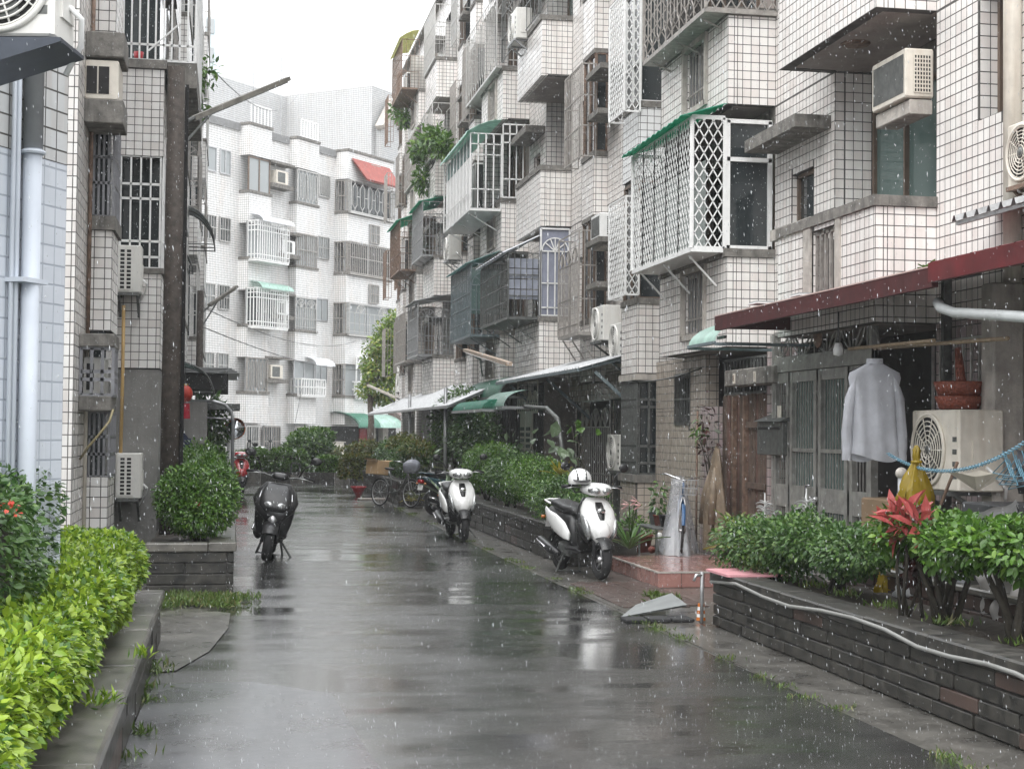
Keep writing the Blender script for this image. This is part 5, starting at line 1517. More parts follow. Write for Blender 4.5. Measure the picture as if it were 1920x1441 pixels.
st = thing('chain_post', 'grey post carrying the end of the blue chain', 'post', (5.05, 11.9, 0))
c = W(1690, 900, X=5.05); MB().tube([(c.x, c.y, 0), (c.x, c.y, 1.36)], .028, 9).build('pole', STEEL, st, True); MB().sphere((c.x, c.y, 1.36), .045).build('knob', CONC_L, st, True)
def drape(name, label, cat, pts, m, sag=.05, n=18, amp=.04, th=.012):
    """cloth sheet over four corner points (tl, tr, br, bl) with folds"""
    tl, tr, br, bl = [Vector(p) for p in pts]; rs = []
    nrm = (tr - tl).cross(bl - tl).normalized()
    for j in range(n + 1):
        v = j / n; ring = []
        for i in range(n + 1):
            u = i / n; p = tl.lerp(tr, u).lerp(bl.lerp(br, u), v)
            f_ = amp * math.sin(u * 21 + v * 3) * (.3 + .7 * v) + amp * .6 * math.sin(u * 9 - v * 6) + amp * .5 * math.sin(v * 13 + u * 4)
            ring.append(p + nrm * f_ - Vector((0, 0, sag * 4 * u * (1 - u) * (1 - v))))
        rs.append(ring)
    g_ = MB().rings(rs, False, False); g_.rings([[p + nrm * th for p in q] for q in rs], False, False)
    return solo(g_, name, m, label, cat, smooth=True)
TARP = mat('grey_tarp', (.115, .115, .115), .5, var=.25, scale=3, bump=.2, bscale=8)
drape('tarpaulin', 'dark grey tarpaulin thrown over the piled goods', 'tarpaulin', (W(1745, 975, X=5.5), W(1905, 935, X=5.3), W(1912, 972, X=4.95), W(1738, 985, X=5.1)), TARP, amp=.03)
drape('cloth_sheet', 'slate grey cloth hanging behind the garden wall', 'cloth', (W(1722, 1058, X=5.15), W(1812, 1050, X=5.15), W(1812, 1138, X=5.15), W(1728, 1128, X=5.15)), mat('slate_cloth', (.15, .155, .165), .8, var=.15), amp=.02)
drape('curtain_cloth', 'pale grey cloth hanging in folds at the end of the garden wall', 'cloth', (W(1832, 1040, X=5.12), W(1930, 1030, X=5.12), W(1925, 1185, X=5.12), W(1838, 1160, X=5.12)), mat('pale_cloth', (.42, .40, .385), .85, var=.12), amp=.035)
MB().box(4.98, 5.08, 6.4, 12.3, .44, .50)
kb = planter('low brown brick edging behind the shrubs', 5.10, 5.30, 7.0, 12.4, .60, .10, .22, .05, m=WETRED, capm=WETMID, name='brick_edging')
# goods behind: crates in the dark
for i, (px_, py_, w_, h_, m_, lb) in enumerate(((1660, 960, .3, .5, mat('brown_card', (.22, .15, .09), .8), 'brown carton standing beside the steel gate'), (1860, 985, .5, .55, mat('dark_crate', (.05, .052, .055), .6), 'dark crate under the grey tarpaulin'))):
    p = W(px_, py_, X=5.6); r_ = thing('storage_crate', lb, 'crate', (5.6, p.y, 0))
    MB().rbox(5.5, 5.5 + w_, p.y - .3, p.y + .3, 0, .1 + h_ + .5, .02).build('box', m_, r_); MB().box(5.49, 5.51 + w_, p.y - .31, p.y + .31, .5, .54).build('band', STEELD, r_)
hg = thing('clothes_hangers', 'bunch of blue wire hangers beside the large air conditioner', 'hangers', tuple(W(1890, 880, X=5.0)))
for i in range(7):
    c = W(1880 + i * 6, 862 + (i % 3) * 8, X=5.0); MB().tube([(c.x, c.y, c.z + .06), (c.x + .02, c.y, c.z), (c.x + .03, c.y + .19, c.z - .09 - .01 * i), (c.x - .03, c.y - .17, c.z - .10), (c.x + .02, c.y, c.z)], .004, 5).build('hanger', mat('blue_plastic', (.10, .22, .29), .45), hg)
drape('dark_garment', 'dark garment hanging beside the blue wire hangers', 'garment', (W(1905, 842, X=5.1), W(1960, 835, X=5.1), W(1960, 930, X=5.1), W(1908, 925, X=5.1)), mat('black_cloth', (.03, .03, .035), .85, var=.2), amp=.03)
# white feathery ornaments behind the shrubs
for (px_, py_, sc_, lb) in ((1434, 960, .24, 'small white feathery garden ornament in front of the tiled pier'), (1512, 970, .34, 'taller white feathery garden ornament in front of the steel gate')):
    p = W(px_, py_, X=5.3); r_ = thing('feather_ornament', lb, 'ornament', (p.x, p.y, 0))
    MB().tube([(p.x, p.y, 0), (p.x, p.y, p.z + sc_ * .8)], .007, 6).build('stalk', WHITE, r_)
    for k in range(4): rosette(r_, (p.x, p.y, p.z - .05 + k * sc_ * .18), 8, sc_ * (.75 - .1 * k), .018, L_WHITE, 1.1, 1.0, 'frond')

# ---- hose along the garden wall
hs = [W(x, y, X=4.09) for x, y in ((1333, 1090), (1380, 1094), (1430, 1118), (1480, 1136), (1540, 1144), (1600, 1158), (1660, 1180), (1720, 1212), (1780, 1230), (1850, 1244), (1905, 1262), (1960, 1290), (2060, 1330))]
solo(MB().tube(hs, .014, 8), 'garden_hose', mat('grey_hose', (.20, .20, .19), .4), 'grey hose running along the face of the garden wall before the steel gate', 'hose', smooth=True)
pt = thing('tap_stand', 'thin standpipe with tap beside the pink sheet', 'tap', (4.06, 12.95, 0))
MB().tube([(4.06, 12.95, 0), (4.06, 12.95, .45)], .016, 8).build('pipe', STEEL, pt, True); MB().tube([(4.06, 12.95, .42), (4.0, 12.93, .42), (3.98, 12.93, .37)], .014, 7).build('spout', ALU, pt, True)
solo(MB().rbox(4.06, 4.5, 12.25, 12.86, .472, .478, .02), 'pink_sheet', mat('pink_plastic', (.62, .30, .33), .4), 'flat pink plastic sheet lying on the end of the garden wall', 'sheet')
dp_ = [W(x, y, Z=.03) for x, y in ((1215, 1168), (1325, 1150), (1330, 1172), (1230, 1175))]
mt = thing('rubber_mats', 'black rubber mats leaning at the foot of the garden wall', 'mat', (3.8, 13.2, 0))
for (q, zz) in (((3.42, 13.05, 3.62, 13.3), .03), ((3.63, 13.05, 3.83, 13.3), .034), ((3.84, 13.05, 4.04, 13.3), .03)):
    MB().rbox(q[0], q[2] - .01, q[1], q[3], .0, zz, .012).build('rubber_mat', RUBBER, mt)
bd = thing('grey_board', 'grey plastic board propped behind the rubber mats', 'board', (3.9, 13.6, 0))
MB().add([(3.45, 13.40, .01), (4.05, 13.35, .12), (4.08, 13.95, .16), (3.75, 14.0, .05)], [(0, 1, 2, 3)]).add([(3.45, 13.40, -.0), (4.05, 13.35, .105), (4.08, 13.95, .145), (3.75, 14.0, .035)], [(0, 1, 2, 3)]).build('panel', mat('grey_board', (.19, .20, .20), .4, var=.15), bd)
cone = thing('striped_sleeve', 'small orange and white striped cylinder beside the standpipe', 'cylinder', (4.10, 13.10, 0))
for i in range(5): MB().lathe([(.042 - i * .003, i * .03), (.039 - i * .003, i * .03 + .028)], (4.10, 13.10, .01), 14, caps=True).build('stripe', mat('orange_plastic', (.55, .16, .02), .4) if i % 2 == 0 else WHITE, cone)

# ---- entrance platform of pink tiles and the herringbone strip in front
pf = thing('entrance_platform', 'low pink tiled entrance platform with pale nosing', 'platform', (5.3, 17.2, 0))
PX0, PX1, PY0, PY1, PH = 4.53, 6.08, 16.0, 18.2, .165
MB().box(PX0 + .012, PX1, PY0 + .012, PY1, 0, PH - .012).build('bed', GROUT, pf)
nx, ny = 6, 8
for i in range(nx):
    for j in range(ny):
        a, b = PX0 + (PX1 - PX0) * i / nx, PX0 + (PX1 - PX0) * (i + 1) / nx; c_, d_ = PY0 + (PY1 - PY0) * j / ny, PY0 + (PY1 - PY0) * (j + 1) / ny
        MB().rbox(a + .003, b - .003, c_ + .003, d_ - .003, PH - .012, PH, .003).build('tile', PINKTILE, pf)
for j in range(ny):
    c_, d_ = PY0 + (PY1 - PY0) * j / ny, PY0 + (PY1 - PY0) * (j + 1) / ny; MB().rbox(PX0, PX0 + .012, c_ + .003, d_ - .003, 0, PH - .016, .003, 'x').build('riser_tile', PINKTILE, pf)
for i in range(nx):
    a, b = PX0 + (PX1 - PX0) * i / nx, PX0 + (PX1 - PX0) * (i + 1) / nx; MB().rbox(a + .003, b - .003, PY0, PY0 + .012, 0, PH - .016, .003, 'y').build('riser_tile', PINKTILE, pf)
MB().box(PX0 - .006, PX0 + .012, PY0 - .006, PY1, PH - .014, PH + .003).build('nosing', CONC_L, pf); MB().box(PX0 + .0125, PX1, PY0 - .006, PY0 + .012, PH - .014, PH + .003).build('nosing', CONC_L, pf)
pav = bpy.data.objects['pavement']
for i in range(9):
    for j in range(12):
        a = 3.68 + i * .095; b = 14.2 + j * .195 + (.0975 if i % 2 else 0)
        if a > 4.5: continue
        MB().rbox(a + .003, a + .092, b + .003, b + .192, -.004, .006 + rng.uniform(-.002, .003), .004).build('paver', WETRED, pav)
solo(MB().rbox(5.1, 5.5, 15.3, 15.7, 0, .03, .02), 'blue_mat', mat('blue_cloth', (.03, .035, .14), .7), 'dark blue folded cloth at the edge of the platform by the shrubs', 'cloth')

# ---- pots, table, raincoat, covered bicycle support
def pot(label, c, r, h, m, plant=None, n=200, sz=.06, lm=L_MID, ph=.2):
    r_ = thing('plant_pot', label, 'pot', tuple(c))
    MB().lathe([(0, 0), (r * .7, 0), (r, h * .88), (r * 1.08, h * .88), (r * 1.08, h), (r * .95, h), (r * .93, h * .9), (0, h * .88)], tuple(c), 20).build('pot', m, r_, True, angle=40) if False else MB().lathe([(0.001, 0), (r * .7, 0), (r, h * .88), (r * 1.08, h * .88), (r * 1.08, h), (r * .95, h), (r * .93, h * .9), (0.001, h * .88)], tuple(c), 20).build('pot_body', m, r_, True)
    if plant:
        P, N_ = blob_points(n, [(c[0], c[1], c[2] + h + ph * .7, r * 1.2, r * 1.2, ph)], .02, 9, .8)
        leaves(r_, 'foliage', P, N_, sz, lm, .5, True, single=20)
    return r_
TERRA = mat('terracotta', (.22, .062, .045), .6, var=.2)
pot('red plastic flower pot with a low green plant beside the platform', W(1203, 1034, Z=.0) + Vector((0, 0, 0)), .15, .24, TERRA, True, 240, .06, L_MID, .14)
pot('dark green flower pot behind the red one', W(1180, 1030, Z=0), .14, .22, mat('green_pot', (.04, .085, .07), .4), True, 160, .08, L_DARK, .16)
ly = thing('lily_plant', 'lily with pale pink trumpet flowers on tall stalks', 'plant', (4.6, 18.6, .2))
c = W(1180, 990, X=4.75); rosette(ly, (c.x, c.y, .25), 18, .62, .05, L_DARK, 1.2, .55)
for (px_, py_) in ((1196, 938), (1180, 945), (1203, 946)):
    f_ = W(px_, py_, X=4.72); MB().tube([(c.x, c.y, .3), tuple(c.lerp(f_, .6) + Vector((0, 0, .08))), tuple(f_)], .008, 6).build('stalk', L_MID, ly, True)
    for k in range(6):
        a = 2 * math.pi * k / 6; MB().add([tuple(f_), tuple(f_ + Vector((-.05 + .03 * math.cos(a - .4), .04 * math.cos(a - .3), .04 * math.sin(a - .3)))), tuple(f_ + Vector((-.10, .07 * math.cos(a), .07 * math.sin(a)))), tuple(f_ + Vector((-.05, .04 * math.cos(a + .3), .04 * math.sin(a + .3))))], [(0, 1, 2, 3)]).build('petal', L_PINK, ly)
tbl = thing('plant_bench', 'low dark metal bench cluttered with pots by the tiled wall', 'bench', (5.75, 19.3, 0))
c = W(1238, 1000, X=5.6)
MB().rbox(5.4, 5.9, c.y - .45, c.y + .45, .40, .43, .01).build('top', STEELD, tbl)
for (x_, y_) in ((5.43, -.42), (5.87, -.42), (5.43, .42), (5.87, .42)): MB().bar((x_, c.y + y_, 0), (x_, c.y + y_, .40), .025).build('leg', STEELD, tbl)
for (k, (dy, hh, rr, m_, lb)) in enumerate(((-.25, .16, .09, BLACK, 'black bowl on the low metal bench'), (.05, .14, .08, TERRA, 'small terracotta pot on the low metal bench'), (.28, .18, .08, STEEL, 'grey tin on the low metal bench'))):
    pot(lb, Vector((5.6, c.y + dy, .43)), rr, hh, m_, k == 1, 90, .09, L_DARK, .28)
jg = thing('watering_jug', 'white jug on the platform edge', 'jug', tuple(W(1236, 1033, Z=.0)))
c = W(1236, 1033, Z=0); MB().lathe([(.001, 0), (.055, 0), (.065, .08), (.05, .15), (.055, .17), (.001, .17)], tuple(c), 16).build('body', STEEL, jg, True); MB().sphere((c.x, c.y, .215), .05, .05, .05, 12, 8).build('lid', WHITE, jg, True)
solo(MB().sphere(tuple(W(1222, 1030, Z=.055)), .055, .055, .05), 'clay_ball', TERRA, 'small round clay pot beside the white jug', 'pot', smooth=True)
rc_ = thing('raincoat', 'brown raincoat hanging from a branch beside the wooden gate', 'raincoat', tuple(W(1338, 1030, X=5.85)))
top_, bot_ = W(1345, 838, X=5.85), W(1338, 1032, X=5.85)
RCM = mat('brown_oilcloth', (.17, .13, .09), .6, var=.3, scale=8, bump=.3, bscale=12)
rs = []
for i in range(15):
    t_ = i / 14; p = top_.lerp(bot_, t_); w_ = .035 + .185 * min(1, t_ * 1.5) ** .7; 
    rs.append([(p.x + .5 * w_ * math.sin(a) * (1 + .25 * math.sin(a * 5 + t_ * 3)), p.y + w_ * 1.35 * math.cos(a) * (1 + .15 * math.sin(a * 4 + t_ * 5)), p.z + .02 * math.sin(a * 3)) for a in [2 * math.pi * k / 26 for k in range(26)]])
MB().rings(rs, False).build('coat_body', RCM, rc_, True)
for s_ in (-1, 1):
    MB().tube([tuple(top_.lerp(bot_, .20) + Vector((-.03, s_ * .07, 0))), tuple(top_.lerp(bot_, .45) + Vector((-.08, s_ * .15, 0))), tuple(top_.lerp(bot_, .74) + Vector((-.09, s_ * .19, 0)))], [.03, .05, .055], 10).build('sleeve', RCM, rc_, True)
vn = thing('dried_vine', 'dried climbing vine with few leaves on the post beside the platform', 'vine', tuple(W(1310, 900, X=5.95)))
c = W(1308, 770, X=5.95); d = W(1306, 905, X=5.95)
MB().tube([(d.x, d.y, .1), tuple(d), tuple(c)], .014, 7).build('post', RUSTY, vn, True)
P = np.array(W(1325, 820, X=5.9)) + nr.normal(size=(90, 3)) * np.array([.05, .22, .22]); leaves(vn, 'foliage', P, nr.normal(size=(90, 3)), .09, L_MAROON, .5, True)
P = np.array(W(1312, 808, X=5.9)) + nr.normal(size=(26, 3)) * np.array([.05, .1, .06]); leaves(vn, 'green_leaves', P, nr.normal(size=(26, 3)), .10, L_MID, .4, True)
branches(vn, 'tendril', [tuple(W(1335, 940, X=5.9))] * 5, [tuple(W(1300 + 12 * i, 800 + 14 * i, X=5.9)) for i in range(5)], .012)

# ---- steel and sheet canopies further along the right row
def canopy(name, label, y0, y1, xe, ze, xw, zw, m, fm, cat='canopy', strut=True, curve=False, rib=.2):
    r_ = thing(name, label, cat, ((xe + xw) / 2, (y0 + y1) / 2, ze))
    if curve:
        rs = []
        n = int((y1 - y0) / .12)
        for i in range(n + 1):
            y_ = y0 + (y1 - y0) * i / n; dz = .008 * (1 if i % 2 else -1)
            rs.append([(xe + (xw - xe) * (1 - math.cos(q * math.pi / 16)), y_, ze + (zw - ze) * math.sin(q * math.pi / 16) + dz) for q in range(9)])
        MB().rings(rs, False, False).build('sheet', m, r_, True)
    else: sheet(y0, y1, xe, ze, xw, zw, m, r_, rib=rib)
    f = MB()
    f.bar((xe, y0, ze - .03), (xe, y1, ze - .03), .04, .05)
    for y_ in (y0 + .05, (y0 + y1) / 2, y1 - .05):
        f.bar((xe, y_, ze - .03), (xw, y_, zw - .05 if not curve else ze - .03), .035, .05)
        if strut: f.bar((xe + (xw - xe) * .25, y_, ze - .05), (xw, y_, ze - .75), .04, .05)
    f.build('frame', fm, r_)
    return r_
canopy('steel_canopy', 'blue grey steel framed canopy above the brown side panel', 23.3, YX(930, 5.3), 5.3, W(1060, 694, X=5.3).z, 6.38, 2.95, STEEL, BLUESTEEL)
canopy('green_awning', 'curved dark green awning above the dense dark bush', YX(938, 5.35), YX(868, 5.35), 5.35, W(905, 745, X=5.35).z, 5.95, W(905, 712, X=5.6).z, GREENAWN, STEEL, 'awning', curve=True, strut=False)
canopy('striped_awning', 'curved white and green awning in front of the shutters', YX(944, 4.95), YX(904, 4.95), 4.95, W(924, 762, X=4.95).z, 5.4, W(924, 735, X=5.1).z, GREENPALE, STEEL, 'awning', curve=True, strut=False)
canopy('small_green_awning', 'narrow bright green curved plastic awning edge', YX(903, 4.7), YX(848, 4.7), 4.7, W(875, 768, X=4.7).z, 5.0, W(875, 752, X=4.8).z, GREENSHEET, STEEL, 'awning', curve=True, strut=False)
canopy('long_sheet_canopy', 'long pale corrugated sheet canopy next to the green awnings', YX(838, 4.6), YX(690, 4.6), 4.6, W(760, 768, X=4.6).z, 6.35, 2.95, STEEL, STEEL, strut=False)
for y_, lb in ((YX(835, 4.7), 'thin grey steel post of the long sheet canopy next to the green awnings'), (YX(768, 4.7), 'thin grey steel post of the long sheet canopy next to the bicycle')): solo(MB().tube([(4.7, y_, 0), (4.7, y_, 2.6)], .04, 8), 'canopy_post', STEEL, lb, 'post', None, True)
pp_ = [W(x, y, X=5.1) for x, y in ((985, 762), (1025, 765), (1046, 785), (1054, 840))]
solo(MB().tube([tuple(p) for p in pp_] + [(5.1, pp_[-1].y, 0.3)], .035, 9), 'bent_pipe', STEELD, 'bent grey pipe frame in front of the brown side panel', 'pipe', smooth=True)
# street lamp fittings on the right row
def lamp_arm(label, a, b, wall, m=CREAM, w=.10):
    r_ = thing('street_lamp', label, 'street lamp', tuple(wall))
    d = (b - a)
    MB().bar(a, b, w, .06).build('housing', m, r_); MB().bar(a + d * .06 - Vector((0, 0, .036)), b - d * .06 - Vector((0, 0, .036)), w * .7, .02).build('diffuser', CLEAR, r_)
    MB().bar(wall, a.lerp(b, .25), .035).build('arm', STEELD, r_); MB().bar(wall - Vector((0, 0, .35)), a.lerp(b, .4), .03).build('brace', STEELD, r_)
    return r_
lamp_arm('long cream tube street lamp on the long tiled block pointing down to the street', W(872, 656, X=4.9), W(955, 682, X=4.35), W(905, 680, X=5.9), mat('tan_lamp', (.40, .31, .24), .5, var=.2))
lamp_arm('thin pale street lamp in front of the light green tree', W(742, 745, X=5.2), W(690, 722, X=4.4), W(756, 752, X=5.9))
# ================================================================ LEFT SIDE
# ---- near building with the pale blue painted wall, turned 28 degrees to the street
BA = math.radians(62); C0 = Vector((-0.894, 8.75, 0))
bl_ = thing('painted_building', 'corner building wall painted pale blue below bare tiles', 'building', tuple(C0), (0, 0, BA))
BM = Matrix.Translation(C0) @ Matrix.Rotation(BA, 4, 'Z')
BMi = BM.inverted()
PAINT_TILE = tile_material('painted_tile', (0.585, 0.62, 0.67), (0.56, 0.595, 0.645), False, dirt=.05)
GREY_TILE = tile_material('bare_grey_tile', (0.56, 0.575, 0.58), (0.47, 0.46, 0.45), False, dirt=.4)
BF = Facade(bl_, M=BM)
def bx_(px):                     # distance along the painted wall at picture column px
    d = ray(px, 800); o = BMi @ CAM; dd = BMi.to_3x3() @ d
    k = -o.y / dd.y
    return (o + dd * k).x
ZP = 3.08
jt = mat('painted_joint', (0.36, 0.39, 0.44), .5, var=.05)
w1 = MB().box(-4.6, 0, 0, 3, 0, ZP).build('painted_wall', jt, bl_)
BF.wall(GROUT).box(-4.6, 0, 0.0, 3, ZP, 8.5)
BF.rect_tiles(PAINT_TILE, '-y', 0.0, -3.2, 0, 0, ZP)
BF.rect_tiles(GREY_TILE, '-y', 0.0, -3.2, 0, ZP, 6.2)
BF.finish(300)
xp = bx_(33)
MB().tube([(xp, -.06, 0), (xp, -.06, ZP + .02)], .048, 14).build('downpipe', BLUEPAINT, bl_, True)
MB().tube([(xp, -.06, ZP + .02), (xp, -.06, 6.5)], .052, 14).build('downpipe', mat('grey_pvc', (.27, .28, .29), .45, var=.1), bl_, True)
MB().torus((xp, -.06, ZP), .055, .012, 'z', 20, 8).build('pipe_collar', BLUEPAINT, bl_)
for px_, r_ in ((14, .016), (6, .012)):
    x_ = bx_(px_); MB().tube([(x_, -.03, 0), (x_, -.03, 6.5)], r_, 8).build('conduit', BLUEPAINT, bl_, True)
zc_ = W(30, 518, Y=8.1).z; MB().box(bx_(2), bx_(50), -.115, -.002, zc_ - .012, zc_ + .012).build('pipe_clamp', BLUEPAINT, bl_)
# condenser overhead on its navy bracket
ac_o = W(100, 67, Y=7.3); rz_ = math.radians(-11.5)
R_ = Matrix.Rotation(rz_, 4, 'Z')
base = ac_o - (R_ @ Vector((.40, 0, 0)))
ac = condenser('large pale air conditioner unit overhead on a navy steel bracket', tuple(base), rz_, .80, .62, .32, None, fan_c=(.135, .26, .225))
MB().prism([(.44, -.012), (.44, -.03), (-.60, -.36), (-.60, -.012)], 'y', -.02, .34).build('bracket', NAVYSTEEL, ac)

# ---- second building: tiled bays, window units
lb = thing('apartment_building', 'tiled apartment building with stepped bays behind the utility pole', 'building', (-1.4, 18, 0))
LFc = Facade(lb)
X1, Xb, X2, X3 = -1.43, -1.19, -0.89, -0.95
def wl(x0, x1, y0, y1, z0, z1, **k): LFc.slab(x0, x1, y0, y1, z0, z1, m=TILE_DIM, **k)
# street-facing faces look towards +x here, so tiles go on the right side
wl(-4.5, X1, 14.9, 16.1, 0, 9.5, faces='yr')
hz = (W(182, 405, Y=16.1).z, W(182, 225, Y=16.1).z)
wl(X1, Xb, 16.1, 16.98, 0, 1.15, faces='yr'); 
wl(X1, Xb, 16.1, 16.98, W(182, 620, Y=16.1).z, hz[0] - .14, faces='yr'); wl(X1, Xb, 16.1, 16.98, hz[1], 9.5, faces='yr')
MB().box(X1 - .01, Xb + .03, 16.06, 17.0, hz[0] - .14, hz[0]).build('window_sill', CONC, lb)
MB().box(X1 + .02, Xb - .05, 16.2, 16.9, hz[0], hz[1]).build('bay_glazing', GLASS, lb)
MB().box(X1 + .02, Xb - .05, 16.2, 16.9, 1.15, W(182, 620, Y=16.1).z).build('bay_glazing', GLASS, lb)
for (z0, z1) in (hz, (1.15, 1.80)):
    gm = MB(); lines_on(gm, 'y', 16.12, X1 + .0, z0, pat_bars(Xb - X1, z1 - z0, 5, (0, .35, .62, 1), .022, .028), .02)
    lines_on(gm, 'x', Xb, 16.12, z0, pat_bars(.84, z1 - z0, 7, (0, .35, .62, 1), .022, .028), .02); gm.build('bay_grille', mat('lilac_grey_steel', (.24, .24, .255), .45, .3, var=.2), lb)
wl(X1 - .2, X1, 16.98, 20.5, 0, 9.5, faces='r')
# stepped block with barred windows
zA, zB = W(260, 690, Y=20.5).z, W(260, 505, Y=20.5).z
zC, zD, zE = W(260, 292, Y=20.5).z, W(260, 128, Y=20.5).z, W(260, 112, Y=20.5).z
wl(-1.75, X2, 20.5, 24.5, zA, zB - .05, faces='yr')
wl(-1.75, X2, 20.5, 24.5, zC, zD, faces='yr')
MB().box(-1.75, X2 - .01, 20.53, 24.5, 0, zA - .01).build('rendered_wall', PLASTER, lb)
MB().box(-1.75, X2 + .03, 20.46, 24.5, zD, zE).build('parapet_cap', CONC, lb)
MB().box(-1.75, X2 + .03, 20.47, 24.5, zB - .05, zB + .02).build('window_sill', CONC, lb)
MB().box(-1.7, X2 - .05, 20.75, 24.4, zB + .02, zC).build('bay_glazing', GLASS, lb)
gm = MB(); lines_on(gm, 'y', 20.52, -1.42, zB + .02, pat_bars(.50, zC - zB - .02, 4, (0, .10, .24, .62, .75, 1), .022, .03), .02)
lines_on(gm, 'x', X2, 20.55, zB + .02, pat_bars(3.8, zC - zB - .02, 24, (0, .10, .24, .62, .75, 1), .02, .03), .02); gm.build('window_grille', WHITE, lb)
MB().box(-1.75, -1.43, 20.52, 20.7, zB + .02, zC).build('pier', CONC_L, lb)
# white balcony cage above
cg_ = MB(); lines_on(cg_, 'y', 20.5, -1.42, zE, pat_bars(.92, 1.7, 9, (0, .12, .5, .62, 1), .022, .028), .02); lines_on(cg_, 'x', -.50, 20.5, zE, pat_bars(3.6, 1.7, 22, (0, .12, .5, .62, 1), .022, .03), .02)
cg_.bar((-1.1, 20.48, zE + .12), (-.7, 20.48, zE + .5), .02); cgo = cg_.build('balcony_cage', WHITE, lb)
MB().box(-1.75, -.48, 20.46, 24.3, zE - .36, zE - .13).build('cage_slab', CONC, lb) if False else MB().box(X2 + .04, -.48, 20.5, 24.3, zE - .34, zE - .01).build('cage_slab', CONC, lb)
MB().box(-1.7, -1.0, 21.4, 24.4, zE, 9.4).build('bay_glazing', GLASS, lb); wl(-1.75, X2, 20.5, 24.5, zE + 1.75, 11, faces='yr')
MB().lathe([(.001, 0), (.05, 0), (.065, .11), (.001, .11)], (-1.23, 20.6, zE + .01), 14).build('red_pot', mat('red_plastic', (.45, .03, .04), .35), lb, True)
# hoods with a window unit, and the boxed unit below
zz = lambda py: W(175, py, Y=15.5).z
for (p0, p1, hb) in ((60, 108, 1), (187, 232, 0)):
    MB().rbox(X1 + .002, -1.06, 15.45, 16.08, zz(p1), zz(p0), .012, 'x').build('concrete_hood', CONC, lb)
r_ = thing('window_air_conditioner', 'cream window air conditioner with two dark openings between concrete hoods', 'air conditioner', (-1.25, 15.7, zz(186)))
MB().rbox(X1 + .002, -1.11, 15.48, 16.05, zz(186), zz(113), .012, 'y').build('casing', CREAM, r_)
for q in (0, 1): MB().box(-1.415 + q * .115, -1.315 + q * .115, 15.472, 15.479, zz(176), zz(125)).build('opening', DARK, r_)
zz = lambda py: W(170, py, Y=15.4).z
MB().rbox(X1 + .002, -1.10, 15.36, 16.05, zz(650), zz(625), .01, 'x').build('concrete_hood', CONC, lb); MB().rbox(X1 + .002, -1.12, 15.38, 16.05, zz(770), zz(742), .01, 'x').build('concrete_hood', CONC, lb)
r_ = thing('caged_air_conditioner', 'small air conditioner boxed in a grey barred cage under a concrete hood', 'air conditioner', (-1.27, 15.7, zz(741)))
MB().rbox(X1 + .03, -1.2, 15.55, 16.0, zz(738), zz(668), .012, 'y').build('casing', ACWHITE, r_)
MB().box(X1 + .06, X1 + .13, 15.54, 15.551, zz(730), zz(680)).build('vent', DARK, r_)
gm = MB(); lines_on(gm, 'y', 15.40, X1 + .02, zz(740), pat_bars(.30, zz(652) - zz(740), 3, (0, .33, .5, 1), .03, .034), .02); lines_on(gm, 'x', -1.115, 15.40, zz(740), pat_bars(.6, zz(652) - zz(740), 5, (0, .33, .5, 1), .026, .03), .02); gm.build('cage', mat('lilac_grey_steel', (.24, .24, .255), .45), r_)
c1 = W(240, 548, Y=20.1); condenser('white grid-vented air conditioner on a shelf above the yellowed pipe', (c1.x, 20.1, c1.z), 0, .32, .60, .38, STEELD, grid=True)
c1 = W(240, 934, Y=20.1); condenser('white grid-vented air conditioner low beside the round bush', (c1.x, 20.1, c1.z), 0, .32, .57, .38, STEELD, grid=True)
solo(MB().tube([W(232, 572, Y=20.2), W(230, 700, Y=20.25), W(226, 858, Y=20.2)], .022, 8), 'yellow_conduit', mat('yellowed_pipe', (.50, .33, .13), .5, var=.15), 'long yellowed plastic pipe between the two grid-vented air conditioners', 'pipe', smooth=True)
for px_, m_, lbl in ((155, RUSTY, 'thin brown drain pipe beside the cream window air conditioner'), (166, CREAM, 'thin cream drain pipe on the stepped tiled bay')):
    y_ = 15.95 if px_ == 155 else 16.03
    p = W(px_, 500, Y=y_); solo(MB().tube([(X1 + .03 if px_ == 155 else p.x, y_, 2.5 if px_ == 155 else 0.2), (X1 + .03 if px_ == 155 else p.x, y_, 6.2)], .02, 8), 'drain_pipe', m_, lbl, 'pipe', smooth=True)
solo(MB().tube([W(150, 860, Y=15.5), W(165, 838, Y=15.3), W(185, 815, Y=15.3), W(205, 790, Y=15.3), W(212, 768, Y=15.4)], .012, 7), 'drain_hose', mat('yellow_hose', (.26, .22, .12), .6), 'thin sagging drain hose below the caged air conditioner', 'hose', smooth=True)
LFc.finish(300)

# ---- utility pole with tube lamp, second pole further on
def pole(label, x, y, r, top, la, lb__, arm_z, m=mat('creosoted_pole', (.062, .05, .042), .75, var=.4, scale=14, bump=.4, bscale=40), w=.095):
    r_ = thing('utility_pole', label, 'street lamp', (x, y, 0))
    MB().tube([(x, y, 0), (x, y, top * .5), (x, y, top)], [r * 1.1, r, r * .92], 16).build('pole', m, r_, True)
    lampm = mat('grimy_lamp', (.17, .16, .14), .6, var=.3, scale=10)
    d = lb__ - la; d1 = d.normalized()
    MB().bar(la, lb__, w, .05).build('lamp_housing', lampm, r_); MB().bar(la + d * .04 - Vector((0, 0, .034)), lb__ - d * .02 - Vector((0, 0, .034)), w * .72, .02).build('lamp_diffuser', CLEAR, r_)
    MB().tube([(x, y, arm_z), tuple(la + d1 * .1)], .022, 7).build('arm', STEELD, r_); MB().tube([(x, y, arm_z - .32), tuple(la + d1 * .35)], .016, 7).build('brace', STEELD, r_)
    return r_
px0 = XY(320, 17.7)
